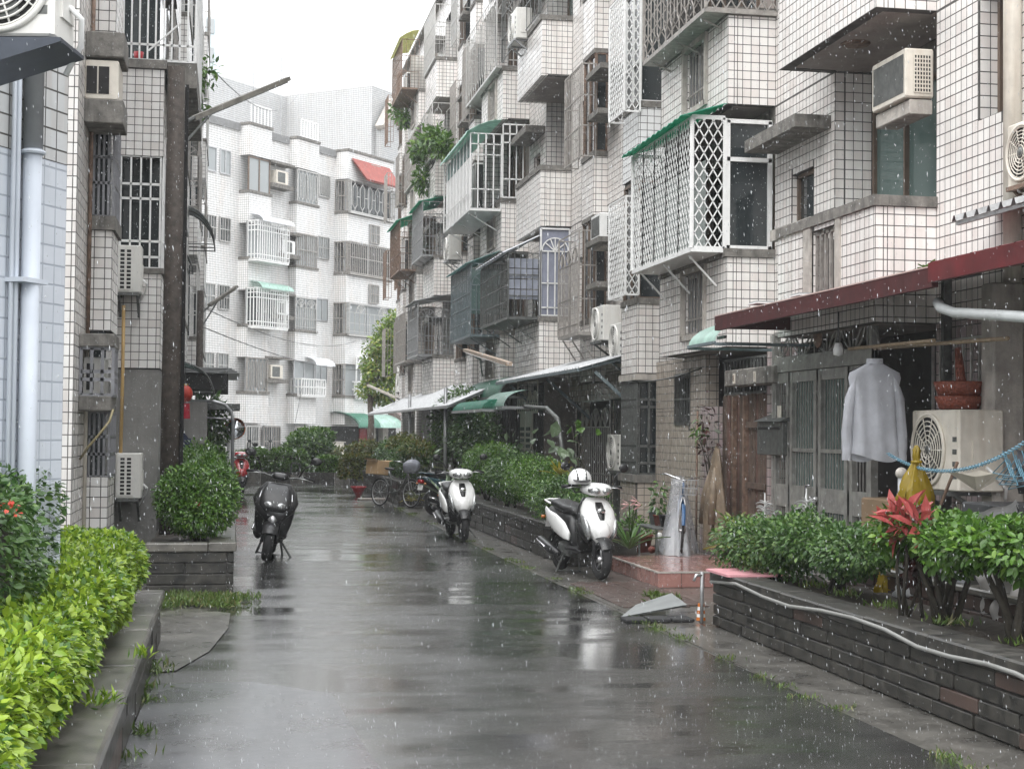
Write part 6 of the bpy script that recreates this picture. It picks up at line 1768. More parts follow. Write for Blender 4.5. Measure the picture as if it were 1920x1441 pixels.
up = pole('dark wooden utility pole with a long tube lamp pointing up over the street', px0, 17.7, .105, 5.7, W(362, 222, Y=18.0), W(540, 148, Y=18.9), W(330, 236, Y=17.7).z)
cb = MB()
for q in range(3): cb.tube([(px0 + .11 + q * .012, 17.65, .4), (px0 + .11 + q * .012, 17.65, 5.5)], .010, 6)
cb.build('cable', BLACK, up)
x2 = XY(372, 33.0); pole('thinner dark pole with a short tube lamp, beside the flat dark canopy', x2, 33.0, .075, W(372, 545, Y=33).z, W(392, 572, Y=33.2), W(444, 537, Y=33.8), W(378, 590, Y=33).z, w=.09)

# ---- rest of the left row, seen edge-on behind the pole
lr = thing('apartment_building', 'apartment row seen edge-on behind the utility pole, with caged balconies', 'building', (-1.2, 34, 0))
RW = Facade(lr, near=False)
RW.slab(-6, -1.25, 24.6, 52, 0, 13.2, farm=TILE_LEFT)
for (y0_, y1_, x_) in ((24.6, 27.4, -.95), (29.6, 31.8, -.85), (35, 39, -.75), (42.5, 46.5, -.72)):
    for k in range(2, 6):
        zs = 2.6 + 2.9 * (k - 2)
        MB().box(-1.25, x_, y0_, y1_, zs, zs + 1.0).build('balcony_wall', TILE_LEFT, lr)
        MB().box(-1.2, x_ + .02, y0_ - .02, y1_ + .02, zs + 1.0, zs + 1.08).build('parapet_cap', CONC, lr)
        MB().box(-1.24, x_ - .15, y0_ + .05, y1_ - .05, zs + 1.08, zs + 2.7).build('glazing', GLASS, lr)
        gm = MB(); lines_on(gm, 'y', y0_, -1.25, zs + 1.08, (pat_arch(x_ + 1.25, 1.6, 4, 1, .018) if k % 2 else pat_bars(x_ + 1.25, 1.6, 4, (0, .3, .7, 1), .018)), .018)
        lines_on(gm, 'x', x_, y0_, zs + 1.08, pat_bars(y1_ - y0_, 1.6, 16, (0, .3, .7, 1), .016), .016); gm.build('balcony_cage', GREYCAGE if k % 2 else STAINLESS, lr)
RW.finish(0)
def curved_awning(label, px0_, px1_, pt, pb, Y, m, L_=1.6, name='curved_awning', cat='awning'):
    """quarter-round awning fixed to the left row, seen from its end"""
    a, b = W(px0_, pt, Y=Y), W(px1_, pb, Y=Y)
    r_ = thing(name, label, cat, (a.x, Y, b.z))
    pr = [(a.x + (b.x - a.x) * math.sin(q * math.pi / 16), b.z + (a.z - b.z) * math.cos(q * math.pi / 16)) for q in range(9)]
    rs = [[(p[0], Y + L_ * j / 8, p[1]) for p in pr] for j in range(9)]
    MB().rings(rs, False, False).build('sheet', m, r_, True)
    f = MB()
    for j in (0, 4, 8): f.tube([(p[0], Y + L_ * j / 8, p[1] - .012) for p in pr], .016, 6); f.bar((a.x, Y + L_ * j / 8, b.z), (b.x, Y + L_ * j / 8, b.z), .02)
    f.bar((b.x, Y, b.z), (b.x, Y + L_, b.z), .025)
    f.build('frame', STEELD, r_, True)
    return r_
SMOKE = sheet_mat('smoked_fibreglass', (.07, .085, .085), .25)
curved_awning('black smoked curved awning high on the row behind the utility pole', 336, 402, 382, 458, 31.0, SMOKE, 1.2)
curved_awning('smaller smoked awning just below the black one', 336, 360, 470, 505, 30.5, SMOKE, .8)
curved_awning('curved smoky green canopy above the red lantern', 330, 400, 676, 735, 27.0, sheet_mat('smoky_green', (.16, .24, .22), .4), 2.2, 'curved_canopy', 'canopy')
cp = thing('flat_canopy', 'flat dark sheet canopy with pale ribbed edge beyond the red lantern', 'canopy', (-.6, 32, 2.9))
a, b = W(375, 698, Y=30), W(450, 698, Y=30); sheet_ = MB()
for q in range(4): sheet_.box(a.x - .3, b.x - q * .05, 30.0, 34.5, a.z + q * .028, a.z + q * .028 + .014)
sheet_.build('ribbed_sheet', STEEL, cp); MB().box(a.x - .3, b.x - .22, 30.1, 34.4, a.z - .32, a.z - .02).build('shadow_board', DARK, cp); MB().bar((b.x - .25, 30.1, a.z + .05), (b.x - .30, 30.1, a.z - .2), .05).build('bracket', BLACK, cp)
cp = thing('arched_pipe_canopy', 'canopy with a bent steel pipe edge beside the convex mirror', 'canopy', (-.5, 28, 2.3))
a, b = W(385, 752, Y=28), W(436, 790, Y=28)
MB().tube([(a.x - .3, 28, a.z), tuple(W(400, 752, Y=28)), tuple(W(422, 758, Y=28)), tuple(W(434, 772, Y=28)), tuple(W(437, 790, Y=28)), (W(437, 790, Y=28).x, 28, 0)], .03, 8).build('pipe', STEEL, cp, True)
MB().box(a.x - .3, W(450, 765, Y=28.6).x, 28.3, 31, W(450, 768, Y=28.6).z, W(450, 757, Y=28.6).z).build('sheet', STEELD, cp); MB().tube([tuple(W(385, 782, Y=28)), tuple(W(436, 786, Y=28))], .018, 6).build('cross_pipe', STEEL, cp, True)
gw = solo(MB().rbox(W(330, 800, Y=27.2).x, W(388, 800, Y=27.2).x, 27.2, 27.5, 0, W(360, 753, Y=27.2).z, .02), 'rendered_pier', PLASTER, 'plain grey rendered wall below the red lantern', 'wall')
ln = thing('red_lantern', 'red paper lantern with tassel under the smoky green canopy', 'lantern', tuple(W(347, 745, Y=26.8)))
c = W(347, 738, Y=26.8); LN = mat('red_paper', (.42, .035, .02), .6, var=.2)
MB().sphere(tuple(c), .13, .13, .15, 16, 10).build('globe', LN, ln, True)
MB().lathe([(.05, .13), (.05, .17)], tuple(c), 12, caps=True).build('top_cap', mat('gold', (.45, .27, .06), .4, .6), ln)
MB().lathe([(.09, -.42), (.08, -.16)], tuple(c), 14, caps=True).build('tassel', mat('red_tassel', (.36, .01, .03), .8), ln)
MB().tube([tuple(c + Vector((0, 0, .17))), tuple(c + Vector((0, 0, .5)))], .005, 5).build('string', BLACK, ln)
bgm = thing('hanging_jacket', 'dark blue jacket hanging on the grey rendered wall', 'jacket', tuple(W(340, 860, Y=27.1)))
c = W(340, 835, Y=27.1); rs = []
for i in range(9):
    t_ = i / 8; w_ = .05 + .12 * min(1, t_ * 2.5)
    rs.append([(c.x + w_ * math.cos(a_) * (1 + .15 * math.sin(a_ * 3 + i)), 27.08 + .05 * math.sin(a_), c.z + .22 - .50 * t_) for a_ in [2 * math.pi * k / 16 for k in range(16)]])
MB().rings(rs, True).build('cloth', mat('navy_cloth', (.02, .028, .06), .8), bgm, True)
for s_ in (-1, 1): MB().tube([(c.x + s_ * .13, 27.06, c.z + .12), (c.x + s_ * .17, 27.05, c.z - .2)], .035, 8).build('sleeve', mat('navy_cloth', (.02, .028, .06), .8), bgm, True)
cm = thing('convex_mirror', 'round convex traffic mirror with orange hood on a pale post', 'mirror', tuple(W(436, 830, Y=30) * 1))
c = W(440, 803, Y=30.0)
MB().lathe([(.20, .05), (.205, .0), (.19, -.012)], tuple(c), 24, 'y').build('rim', mat('orange_rim', (.55, .16, .06), .5), cm, True)
MB().lathe([(.001, -.06), (.08, -.052), (.14, -.035), (.19, -.01)], tuple(c), 24, 'y').build('mirror_face', MIRROR, cm, True); MB().lathe([(.001, .11), (.14, .09), (.20, .05)], tuple(c), 24, 'y').build('back_shell', CONC_L, cm, True)
rs = [[(c.x + .215 * math.cos(a_), c.y - .10 + .16 * j, c.z + .215 * math.sin(a_)) for a_ in [math.pi * (.1 + .8 * k / 12) for k in range(13)]] for j in range(2)]
MB().rings(rs, False, False).build('hood', mat('orange_rim', (.55, .16, .06), .5), cm, True); MB().tube([(c.x - .1, c.y + .14, 0), (c.x - .1, c.y + .14, c.z + .1)], .04, 9).build('post', WHITE, cm, True)
# plants high on the left row
for (px_, py_, Y_, r_, n_, lbl) in ((392, 132, 30, .30, 130, 'leafy plant reaching out of a high balcony above the black awning'), (372, 205, 30, .28, 160, 'straggly plant hanging below the high balcony above the black awning')):
    p = W(px_ - 8, py_, Y=Y_); t_ = thing('balcony_plant', lbl, 'plant', tuple(p))
    P, N_ = blob_points(n_, [(p.x + .05, p.y, p.z, r_ * .8, r_, r_), (p.x - .15, p.y + .2, p.z - .2, r_ * .6, r_, r_ * .6)], .05, 9, .9); leaves(t_, 'foliage', P, N_, .14, L_MID, .5, True)
    branches(t_, 'stem', [(p.x - .35, p.y, p.z - .3)] * 4, [tuple(q) for q in P[:4]], .01)
# ================================================================ THE BUILDING CLOSING THE STREET
FA = math.radians(51); A0 = Vector((0.24, 70.1, 0))
fb = thing('apartment_building', 'bright white tiled apartment building closing the end of the street', 'building', tuple(A0), (0, 0, FA))
FM = Matrix.Translation(A0) @ Matrix.Rotation(FA, 4, 'Z'); FMi = FM.inverted()
def fs(px, py=800, y=0.0):               # local (x, z) on the facade plane y
    d = FMi.to_3x3() @ ray(px, py); o = FMi @ CAM
    k = (y - o.y) / d.y
    p = o + d * k
    return p.x, p.z
XL, XRr = fs(340)[0] - 4, fs(742)[0]
def fbox(name, m, x0, x1, y0, y1, z0, z1): return MB().box(x0, x1, y0, y1, z0, z1).build(name, m, fb)
fbox('wall', TILE_END, XL, XRr + 3, 0, 11, 0, 15.0)
TX = fs(690)[0]                              # forward corner of the stair tower
TD = 0.0
while proj(FM @ Vector((TX, TD, 17)))[0] > 538 and TD < 14: TD += .1
TILE_TOWER = tile_material('darkened_tower_tile', (0.50, 0.505, 0.51), (0.46, 0.455, 0.45), True, joint=0.13, local=True, grout=(0.12, 0.12, 0.12), dirt=0.35)  # same white tile, colour darkened so the sunlit tower stays visible against the sky
fbox('stair_tower', TILE_TOWER, TX, XRr + 3, .02, TD + 4, 15.0, fs(690, 157)[1])
fbox('back_wing', TILE_TOWER, XL, TX, TD, TD + 4, 0, fs(538, 182, TD)[1])
FCAP = mat('roof_edge_flashing', (.20, .20, .20), .7, var=.15)
for (a, b) in ((345, 440), (485, 533), (577, 690)):
    fbox('parapet_cap', FCAP, fs(a)[0], fs(b)[0], -.08, .25, 14.98, 15.32)
WL = lambda a, b, z0, z1, y=0: (fs(a)[0], fs(b)[0], z0, z1, y)
def fwin(x0, x1, z0, z1, y, kind='plain', m=STAINLESS, prot=.0):
    fr = MB(); lines_on(fr, 'y', y - .02, x0, z0, [(0, 0, x1 - x0, 0, .06), (0, z1 - z0, x1 - x0, z1 - z0, .06), (0, 0, 0, z1 - z0, .06), (x1 - x0, 0, x1 - x0, z1 - z0, .06), ((x1 - x0) / 2, 0, (x1 - x0) / 2, z1 - z0, .06)], .06)
    o = fr.build('window', ALU if kind != 'bronze' else BRONZE, fb)
    MB().box(x0, x1, y - .012, y - .004, z0, z1).build('pane', GLASSM if rng.random() < .6 else GLASS, o)
    if kind in ('bars', 'arch', 'fret', 'cage'):
        g_ = MB(); w_, h_ = x1 - x0, z1 - z0
        pt = pat_arch(w_, h_, 9, 2, .035) if kind == 'arch' else pat_fret(w_, h_, 6, .03) if kind == 'fret' else pat_bars(w_, h_, int(w_ / .16), (0, .12, .75, .88, 1) if kind == 'cage' else (0, .5, 1), .035, .04)
        yy = y - .08 - prot
        lines_on(g_, 'y', yy, x0, z0, pt, .03)
        if prot: lines_on(g_, 'x', x0, yy, z0, pat_bars(prot, h_, 3, (0, .12, .75, .88, 1), .035, .04), .03); lines_on(g_, 'x', x1, yy, z0, pat_bars(prot, h_, 3, (0, .12, .75, .88, 1), .035, .04), .03); g_.box(x0, x1, yy, y, z0 - .1, z0 - .03)
        g_.build('grille', m, o)
    return o
def hoodsheet(x0, x1, y, z, out, m, drop=.35, name='window_awning'):
    rs = [[(x0 + (x1 - x0) * j / 6, y - out * math.sin(q * math.pi / 12), z + drop * math.cos(q * math.pi / 12) - drop) for q in range(7)] for j in range(7)]
    return MB().rings(rs, False, False).build(name, m, fb, True)
# projecting bays: (px0, px1, how far)
for (a, b, pr) in ((442, 484, .55), (536, 577, .45), (622, 708, .75)):
    x0, x1 = fs(a)[0], fs(b)[0]
    for k in range(5):
        zf = 3.0 * k
        z0, z1 = (zf + 1.2 + (.0 if k else 0) , zf + 3.2) if k < 4 else (13.85, 15.25)
        z0 = zf + 1.85 if k < 4 else 13.9
        if k == 0: z0, z1 = 1.9, 3.2
        fbox('bay_wall', TILE_END, x0, x1, -pr, 0, z0, z1)
        fbox('bay_sill', CONC, x0 - .04, x1 + .04, -pr - .05, -.01, z1, z1 + .12)
        if k == 0: fbox('bay_wall', TILE_END, x0, x1, -pr, 0, 0, .5)
kinds = [['fret', 'fret', 'arch', 'bronze'], ['fret', 'arch', 'cage', 'fret'], ['arch', 'arch', 'cage', 'fret']]
for bi, (a, b, pr) in enumerate(((442, 484, .45), (536, 577, .35), (622, 708, .6))):
    x0, x1 = fs(a)[0] + .05, fs(b)[0] - .05
    for k in range(4):
        zs = 3.32 + 3.0 * k; ze = zs + 1.5
        if bi == 0: kd = ('fret', 'cage', 'cage', 'bronze')[k]
        elif bi == 1: kd = ('plain', 'arch', 'bars', 'fret')[k]
        else: kd = ('plain', 'arch', 'bars', 'fret')[k]
        white = bi == 0 and k in (1, 2)
        if white:
            fwin(x0 - .05, x1 + .75, zs - .1, ze + .1, -pr, 'cage', WHITE, .55)
            hoodsheet(x0 + .1, x1 + .95, -pr, ze + .45, .8, GREENPALE if k == 1 else WHITESHEET)
        else: fwin(x0, x1, zs, ze, -pr, kd, WHITE if (bi == 2 and k == 0) else STAINLESS if k % 2 else GREYCAGE, .25 if bi == 2 else .0)
        if bi == 2:
            # small window in the breast wall above each balcony grille
            s0 = fs(664)[0]; fwin(s0, s0 + .8, zs + 1.75 - .1, zs + 2.55, -.76, 'bars', GREYCAGE)
            # end grille
            eg = MB(); lines_on(eg, 'x', fs(622)[0] + .02, -.72, zs, pat_bars(.7, 1.5, 4, (0, .5, 1), .035, .04), .03); eg.build('end_grille', GREYCAGE, fb)
# white railing bays in the second floor
for (a, b, y_) in ((540, 585, -.75), (640, 690, -.95)):
    x0, x1 = fs(a)[0], fs(b)[0]; g_ = MB(); z0 = 3.25
    lines_on(g_, 'y', y_, x0, z0, pat_bars(x1 - x0, .75, 10, (0, .5, 1), .05, .06), .04); lines_on(g_, 'x', x0, y_, z0, pat_bars(.6, .75, 3, (0, .5, 1), .05, .06), .04); lines_on(g_, 'x', x1, y_, z0, pat_bars(.6, .75, 3, (0, .5, 1), .05, .06), .04); g_.box(x0, x1, y_, -.4, z0 - .1, z0 - .03); g_.build('balcony_rail', WHITE, fb)
hoodsheet(fs(556)[0], fs(592)[0], -.4, 5.05, .7, WHITESHEET, .4); hoodsheet(fs(645)[0], fs(702)[0], -.7, 5.25, .8, WHITESHEET, .45)
ag = MB(); lines_on(ag, 'y', -.98, fs(636)[0], 3.3, pat_arch(1.2, 1.9, 3, 1, .05), .04); ag.build('arched_grille', WHITE, fb)
# flat wall windows
for (px_, w_, ks) in ((600, .9, ('plain', 'plain', 'bars', 'fret')), (414, .7, ('bars', 'bars', 'bars', 'plain')), (716, .9, ('plain', 'plain', 'plain', 'plain')), (380, 1.2, ('bars', 'bars', 'bars', 'plain'))):
    x0 = fs(px_)[0] - w_ / 2
    for k in range(4): fwin(x0, x0 + w_, 3.9 + 3 * k, 4.95 + 3 * k, 0, ks[k], STAINLESS)
for (px_, k) in ((720, 0), (720, 1), (720, 2), (720, 3)): MB().box(fs(712)[0], fs(726)[0], -.02, -.005, 3.4 + 3 * k, 5.1 + 3 * k).build('stair_window', GLASSG, fb)
# window units and hoods between the bays
for (px_, zz_, m_) in ((505, 12.9, CREAM), (520, 9.75, WHITE), (510, 6.9, WHITE), (500, 3.95, CREAM)):
    x0 = fs(px_)[0]; r_ = thing('window_air_conditioner', {12.9: 'weathered window air conditioner on the topmost floor of the end building', 9.75: 'white window air conditioner beside the white cage with white awning', 6.9: 'grimy window air conditioner beside the pale green awning', 3.95: 'cream window air conditioner on a wide concrete ledge of the end building'}[zz_], 'air conditioner', tuple(FM @ Vector((x0, -.5, zz_))), (0, 0, FA))
    MB().rbox(-.45, .45, -.05, .5, 0, .62, .03, 'y').build('casing', m_, r_); MB().box(-.35, .2, -.058, -.049, .08, .54).build('grille', STEELD, r_); MB().box(-.8, .8, -.1, .5, -.2, -.02).build('ledge', CONC, r_)
    fbox('concrete_hood', CONC, x0 - .9, x0 + .9, -.6, -.01, zz_ + .9, zz_ + 1.0)
# red sloping tile strip, gable, rooftop pieces
MB().add([(fs(628)[0], -.79, 14.95), (fs(700)[0], -.79, 14.95), (fs(706)[0], -1.35, 13.95), (fs(640)[0], -1.35, 13.95)], [(0, 1, 2, 3)]).add([(fs(628)[0], -.77, 14.87), (fs(700)[0], -.77, 14.87), (fs(706)[0], -1.33, 13.87), (fs(640)[0], -1.33, 13.87)], [(0, 1, 2, 3)]).build('red_pent_roof', mat('red_roof_tile', (.27, .055, .04), .6, var=.2, scale=5, bump=.5, bscale=8), fb, label='small sloping red tiled roof above the topmost grille')
gx0, gx1 = fs(697)[0], fs(739)[0]; gm_ = (gx0 + gx1) / 2
gz = fs(722, 188)[1]
MB().prism([(gx0, 12.2), (gx0, gz - 1.5), (gm_, gz - .1), (gx1, gz - 1.5), (gx1, 12.2)], 'y', -.35, .01).build('gable_tower', TILE_TOWER, fb)
gt = MB(); gt.bar((gx0 - .2, -.42, gz - 1.65), (gm_, -.42, gz), .5, .3); gt.bar((gm_, -.42, gz), (gx1 + .2, -.42, gz - 1.65), .5, .3); gt.build('gable_trim', CONC_L, fb)
for (a, b, z0, z1) in ((446, 484, 15.35, 16.2), (541, 573, 15.4, 16.2)):
    g_ = MB(); lines_on(g_, 'y', -.5, fs(a)[0], z0, pat_bars(fs(b)[0] - fs(a)[0], z1 - z0, 6, (0, 1), .04, .05), .03); g_.build('roof_rail', WHITE, fb)
fwin(fs(486)[0], fs(513)[0], 15.4, 16.2, TD)
for (px_, z1, lbl) in ((566, 22.5, 'short thin mast on the roof of the end building'), (617, 24.5, 'tall thin mast on the roof of the end building')):
    p = FM @ Vector((fs(px_)[0], 3.2, 0)); solo(MB().tube([(p.x, p.y, 15.0), (p.x, p.y, z1)], .03, 6), 'antenna_mast', STEEL, lbl, 'antenna')
# ground floor of the end building
for (a, b, m_) in ((440, 462, STAINLESS), (490, 520, GREYCAGE), (536, 578, GREYCAGE), (600, 612, STEELD)):
    x0, x1 = fs(a)[0], fs(b)[0]; fwin(x0, x1, .4, 1.75, -.6 if a == 440 else -.1 if a in (490, 600) else -.5, 'bars', m_)
MB().box(fs(618)[0], fs(742)[0], -.02, -.006, 0, 1.8).build('shop_opening', DARK, fb)
for (a, b) in ((672, 686),): MB().box(fs(a)[0], fs(b)[0], -.12, -.03, .05, 1.7).build('red_door', mat('red_door', (.28, .02, .025), .5), fb, label='dark red door under the green awning')
for a in (690, 714): MB().box(fs(a)[0] - .25, fs(a)[0] + .25, -.3, -.02, 0, 1.9).build('pier', CONC_L, fb)
MB().box(XL, XRr + 3, -3.2, -.8, -.02, .10).build('step', WETCONC, fb) if False else None
aw = thing('shop_awning', 'long green canvas awning at the foot of the end building', 'awning', tuple(FM @ Vector((fs(660)[0], -1, 1.9))), (0, 0, 0))
aw.rotation_euler = (0, 0, FA); aw.location = A0
rs = [[(fs(618)[0] + (fs(722)[0] - fs(618)[0]) * j / 8, -.02 - 1.7 * math.sin(q * math.pi / 14), 1.75 + .75 * math.cos(q * math.pi / 14)) for q in range(8)] for j in range(9)]
MB().rings(rs, False, False).build('canvas', GREENPALE, aw, True); MB().rings([[ (p[0], p[1] + .02, p[2] - .02) for p in rs[j][0:8]] for j in (0, 1, 2, 3)], False, False).build('dark_half', GREENAWN, aw, True)
MB().rings([[(p[0], p[1] - .05, p[2] + .03) for p in rs[j]] for j in (0, 1, 2, 3)], False, False).build('canvas', GREENAWN, aw, True)
ba = thing('brown_awning', 'rounded brown awning beside the green one', 'awning', tuple(A0), (0, 0, FA))
rs = [[(fs(704)[0] + (fs(745)[0] - fs(704)[0]) * j / 6, -.1 - 1.9 * math.sin(q * math.pi / 14), 1.75 + .95 * math.cos(q * math.pi / 14)) for q in range(8)] for j in range(7)]
MB().rings(rs, False, False).build('canvas', mat('brown_canvas', (.16, .12, .11), .7, var=.2), ba, True); MB().add(rs[0] + [(rs[0][0][0], -.1, 1.75)], [tuple(range(9))]).build('end_flap', mat('brown_canvas', (.16, .12, .11), .7), ba)
for (px_, lbl, h_) in ((488, 'low white cabinet in front of the end building', .75), (522, 'taller cream cabinet in front of the end building', 1.05)):
    p = FM @ Vector((fs(px_)[0], -3, 0)); r_ = thing('utility_cabinet', lbl, 'cabinet', tuple(p), (0, 0, FA))
    MB().rbox(-.6, .6, -.3, .3, 0, h_, .03).build('body', WHITE if h_ < 1 else CREAM, r_); MB().box(-.65, .65, -.35, .35, h_, h_ + .05).build('lid', CONC_L, r_)

# ---------------------------------------------------------------- hedges and tree at the end of the street
pl = thing('planter_wall', 'low planter wall crossing the end of the street', 'planter', (2.6, 48.4, 0))
g0, g1 = Vector((-3.5, 48.6, 0)), Vector((6.4, 47.6, 0))
for i in range(22):
    a, b = g0.lerp(g1, i / 22), g0.lerp(g1, (i + .97) / 22)
    MB().bar(a + Vector((0, .1, .16)), b + Vector((0, .1, .16)), .2, .32).build('block', WETDARK if i % 3 else WETMID, pl)
def far_hedge(px0_, px1_, pt, Y, m, lbl, n=3500, zb=.25, dp=.9, sz=.10, seed=0.):
    a, b = W(px0_, pt, Y=Y), W(px1_, pt, Y=Y)
    return hedge('hedge', lbl, 'hedge', a.x, b.x, Y, Y + dp, zb, a.z, n, sz, m, a=.06, f=3., seed=seed, foot=.0, rnd=.2)
far_hedge(440, 503, 846, 49, L_MID, 'light green clipped hedge behind the red scooter', 3200, seed=1.)
far_hedge(508, 575, 845, 48.6, L_MID, 'light green topped clipped hedge in front of the cream cabinet', 3600, seed=2.)
far_hedge(508, 575, 868, 48.3, L_DARK, 'dark lower hedge under the light green topped one', 3000, seed=3.)
far_hedge(596, 640, 853, 48.2, L_MID, 'green hedge between the rounded tree and the yellowish hedge', 2600, seed=4.)
far_hedge(640, 700, 852, 43.5, L_OLIVE, 'yellowish clipped hedge near the red bowl', 3600, seed=5.)
shrub('garden_tree', 'rounded dense small tree in front of the end building', 'tree', [tuple(W(580, 835, Y=51)) + (.72, .7, .42), tuple(W(560, 850, Y=51)) + (.6, .7, .4), tuple(W(605, 850, Y=51)) + (.55, .7, .35), tuple(W(585, 875, Y=50.6)) + (.75, .6, .45)], 6500, .12, L_DARK, 0., stems=6, r0=.04, seed=6.)
shrub('garden_tree', 'light green crown behind the rounded dense tree', 'tree', [tuple(W(590, 818, Y=52.5)) + (.62, .6, .25), tuple(W(560, 826, Y=52.5)) + (.4, .5, .2)], 2600, .13, L_MID, 0., stems=5, r0=.04, seed=7.)
shrub('bush', 'loose yellow green bush under the green awning', 'bush', [tuple(W(690, 840, Y=50)) + (.6, .6, .25), tuple(W(655, 852, Y=50)) + (.5, .5, .25)], 2200, .12, L_OLIVE, 0., stems=4, seed=8.)
shrub('shrub', 'dark clipped shrub on the garden wall behind the bicycle', 'shrub', [(4.1, 38.5, 1.0, .45, 2.0, .42), (4.1, 35.2, .95, .42, 1.4, .40)], 9000, .075, L_DARK, .5, seed=9.)
shrub('shrub', 'reddish tipped leafy shrub above the bicycle', 'shrub', [(4.15, 37.0, 1.32, .35, 1.0, .18), (4.15, 34.6, 1.25, .35, 1.0, .15)], 2600, .08, L_OLIVE, .5, seed=10.)
pm = thing('palm', 'small palm with arching fronds beside the dark scooter', 'palm', (4.3, 31.6, 0))
c = W(795, 872, X=4.3); MB().tube([(c.x, c.y, 0), (c.x + .05, c.y, c.z * .6), tuple(c)], [.09, .08, .06], 9).build('trunk', mat('palm_trunk', (.15, .16, .06), .8, var=.3, scale=20), pm, True)
rosette(pm, tuple(c), 18, 1.0, .14, L_MID, 1.0, .8, 'frond'); rosette(pm, (c.x, c.y - .1, c.z - .1), 12, .8, .12, L_OLIVE, .7, .9, 'frond')
ag_ = thing('agave', 'spiky grey green agave beside the dark scooter', 'plant', (4.0, 29.8, .0)); rosette(ag_, tuple(W(838, 935, X=4.0)), 16, .6, .07, L_SAGE, 1.25, .2)
sp = thing('spider_plant', 'yellow green strap leaved plant between bicycle and dark scooter', 'plant', (3.95, 31.5, 0)); rosette(sp, tuple(W(780, 935, X=3.95)), 20, .45, .05, L_OLIVE, 1.1, .8); rosette(sp, tuple(W(772, 940, X=3.9)), 12, .35, .05, L_YELL, 1.0, .8)
# dense dark tree in front of the row
shrub('dense_tree', 'large dense dark tree standing before the long block under the green awnings', 'tree', [(5.25, 35.0, 1.9, .55, 2.2, .75), (5.2, 32.6, 1.55, .5, 1.5, .75), (5.25, 37.0, 1.7, .5, 1.6, .8)], 11000, .085, L_DARK, .0, stems=8, r0=.04, seed=11., shell=.6)
# street tree beyond the row
tr = thing('street_tree', 'tall light green tree beyond the end of the long caged block', 'tree', (5.7, 63.5, 0))
tb_ = Vector((5.7, 63.5, 0)); MB().tube([tuple(tb_), (5.75, 63.5, 2.0), (5.6, 63.4, 3.6)], [.16, .13, .08], 10).build('trunk', BARK, tr, True)
blobs = [tuple(W(px_, py_, Y=63.5)) + (r_, r_, r_ * .8) for (px_, py_, r_) in ((728, 620, .6), (720, 650, .75), (705, 690, .7), (730, 690, .8), (700, 730, .6), (725, 735, .75), (738, 660, .6), (740, 600, .4))]
branches(tr, 'limb', [(5.65, 63.45, 2.2 + .2 * i) for i in range(8)], [b[:3] for b in blobs], .05, BARK)
P, N_ = blob_points(6500, blobs, .15, 3., .7, 3.); leaves(tr, 'crown', P, N_, .17, leaf_mat('tree_leaf', (0.10, 0.19, 0.03), (0.26, 0.37, 0.07), (0.40, 0.40, 0.10)), .55)
# shrub growing out of a high balcony of the right row
bs = thing('balcony_shrub', 'leafy shrub growing out of a fourth-floor balcony grille', 'plant', tuple(W(805, 265, X=5.6)))
bb_ = [tuple(W(810, 262, X=5.55)) + (.35, .7, .4), tuple(W(785, 285, X=5.5)) + (.3, .6, .3), tuple(W(832, 275, X=5.7)) + (.3, .5, .4), tuple(W(792, 335, X=5.6)) + (.18, .35, .5)]
P, N_ = blob_points(1900, bb_, .1, 4., .7); leaves(bs, 'foliage', P, N_, .17, L_MID, .5); branches(bs, 'stem', [tuple(W(812, 310, X=5.8))] * 5, [b[:3] for b in bb_] + [bb_[0][:3]], .02)
bs = thing('balcony_shrub', 'small sprig on the outermost high balcony of the long caged block', 'plant', tuple(W(752, 205, X=5.6)))
P, N_ = blob_points(240, [tuple(W(748, 206, X=5.5)) + (.3, .5, .2), tuple(W(758, 222, X=5.6)) + (.2, .4, .25)], .1, 4., .8); leaves(bs, 'foliage', P, N_, .2, L_MID, .5); branches(bs, 'stem', [tuple(W(763, 240, X=5.7))] * 3, [tuple(q) for q in P[:3]], .02)
# slim high-rise behind the left row
hr = thing('tower_block', 'pale tower block behind the row with the black awning', 'building', (-8, 130, 0))
a, b = W(393, 100, Y=130), W(410, 100, Y=130)
MB().box(a.x - 6, b.x, 130, 142, 0, W(400, 32, Y=130).z).build('body', mat('pale_tower', (.52, .60, .62), .6), hr)
for k in range(12): MB().box(b.x - 1.2, b.x - .4, 129.9, 129.98, 8 + k * 2.4, 9.2 + k * 2.4).build('window', GLASSM, hr)
# overhead and slung cables
def wire(name, label, pts, r=.008):
    return solo(MB().tube(pts, r, 5), name, BLACK, label, 'cable')
def sag(a, b, s_, n=14): return [tuple(a.lerp(b, i / n) - Vector((0, 0, s_ * 4 * (i / n) * (1 - i / n)))) for i in range(n + 1)]
wire('cable', 'thin cable from the high planted balcony over to the end building', sag(W(400, 132, Y=30), W(560, 175, Y=73), .8), .012)
wire('cable', 'cable slung from the thin pole across to the end building', sag(W(378, 575, Y=33), FM @ Vector((fs(640)[0], -.8, 6.0)), .5), .012)
wire('cable', 'lower cable from the thin pole along the end building', sag(W(378, 612, Y=33), FM @ Vector((fs(700)[0], -.9, 4.9)), .5), .012)
wire('cable', 'cable running down the front of the end building to the cabinet', sag(FM @ Vector((fs(545)[0], -.7, 4.0)), FM @ Vector((fs(505)[0], -1.2, .9)), .1), .012)
wire('cable', 'pale cable stapled along the tiled wall above the barred window', sag(W(1175, 715, X=5.82), W(1315, 690, X=6.1), .06), .010)
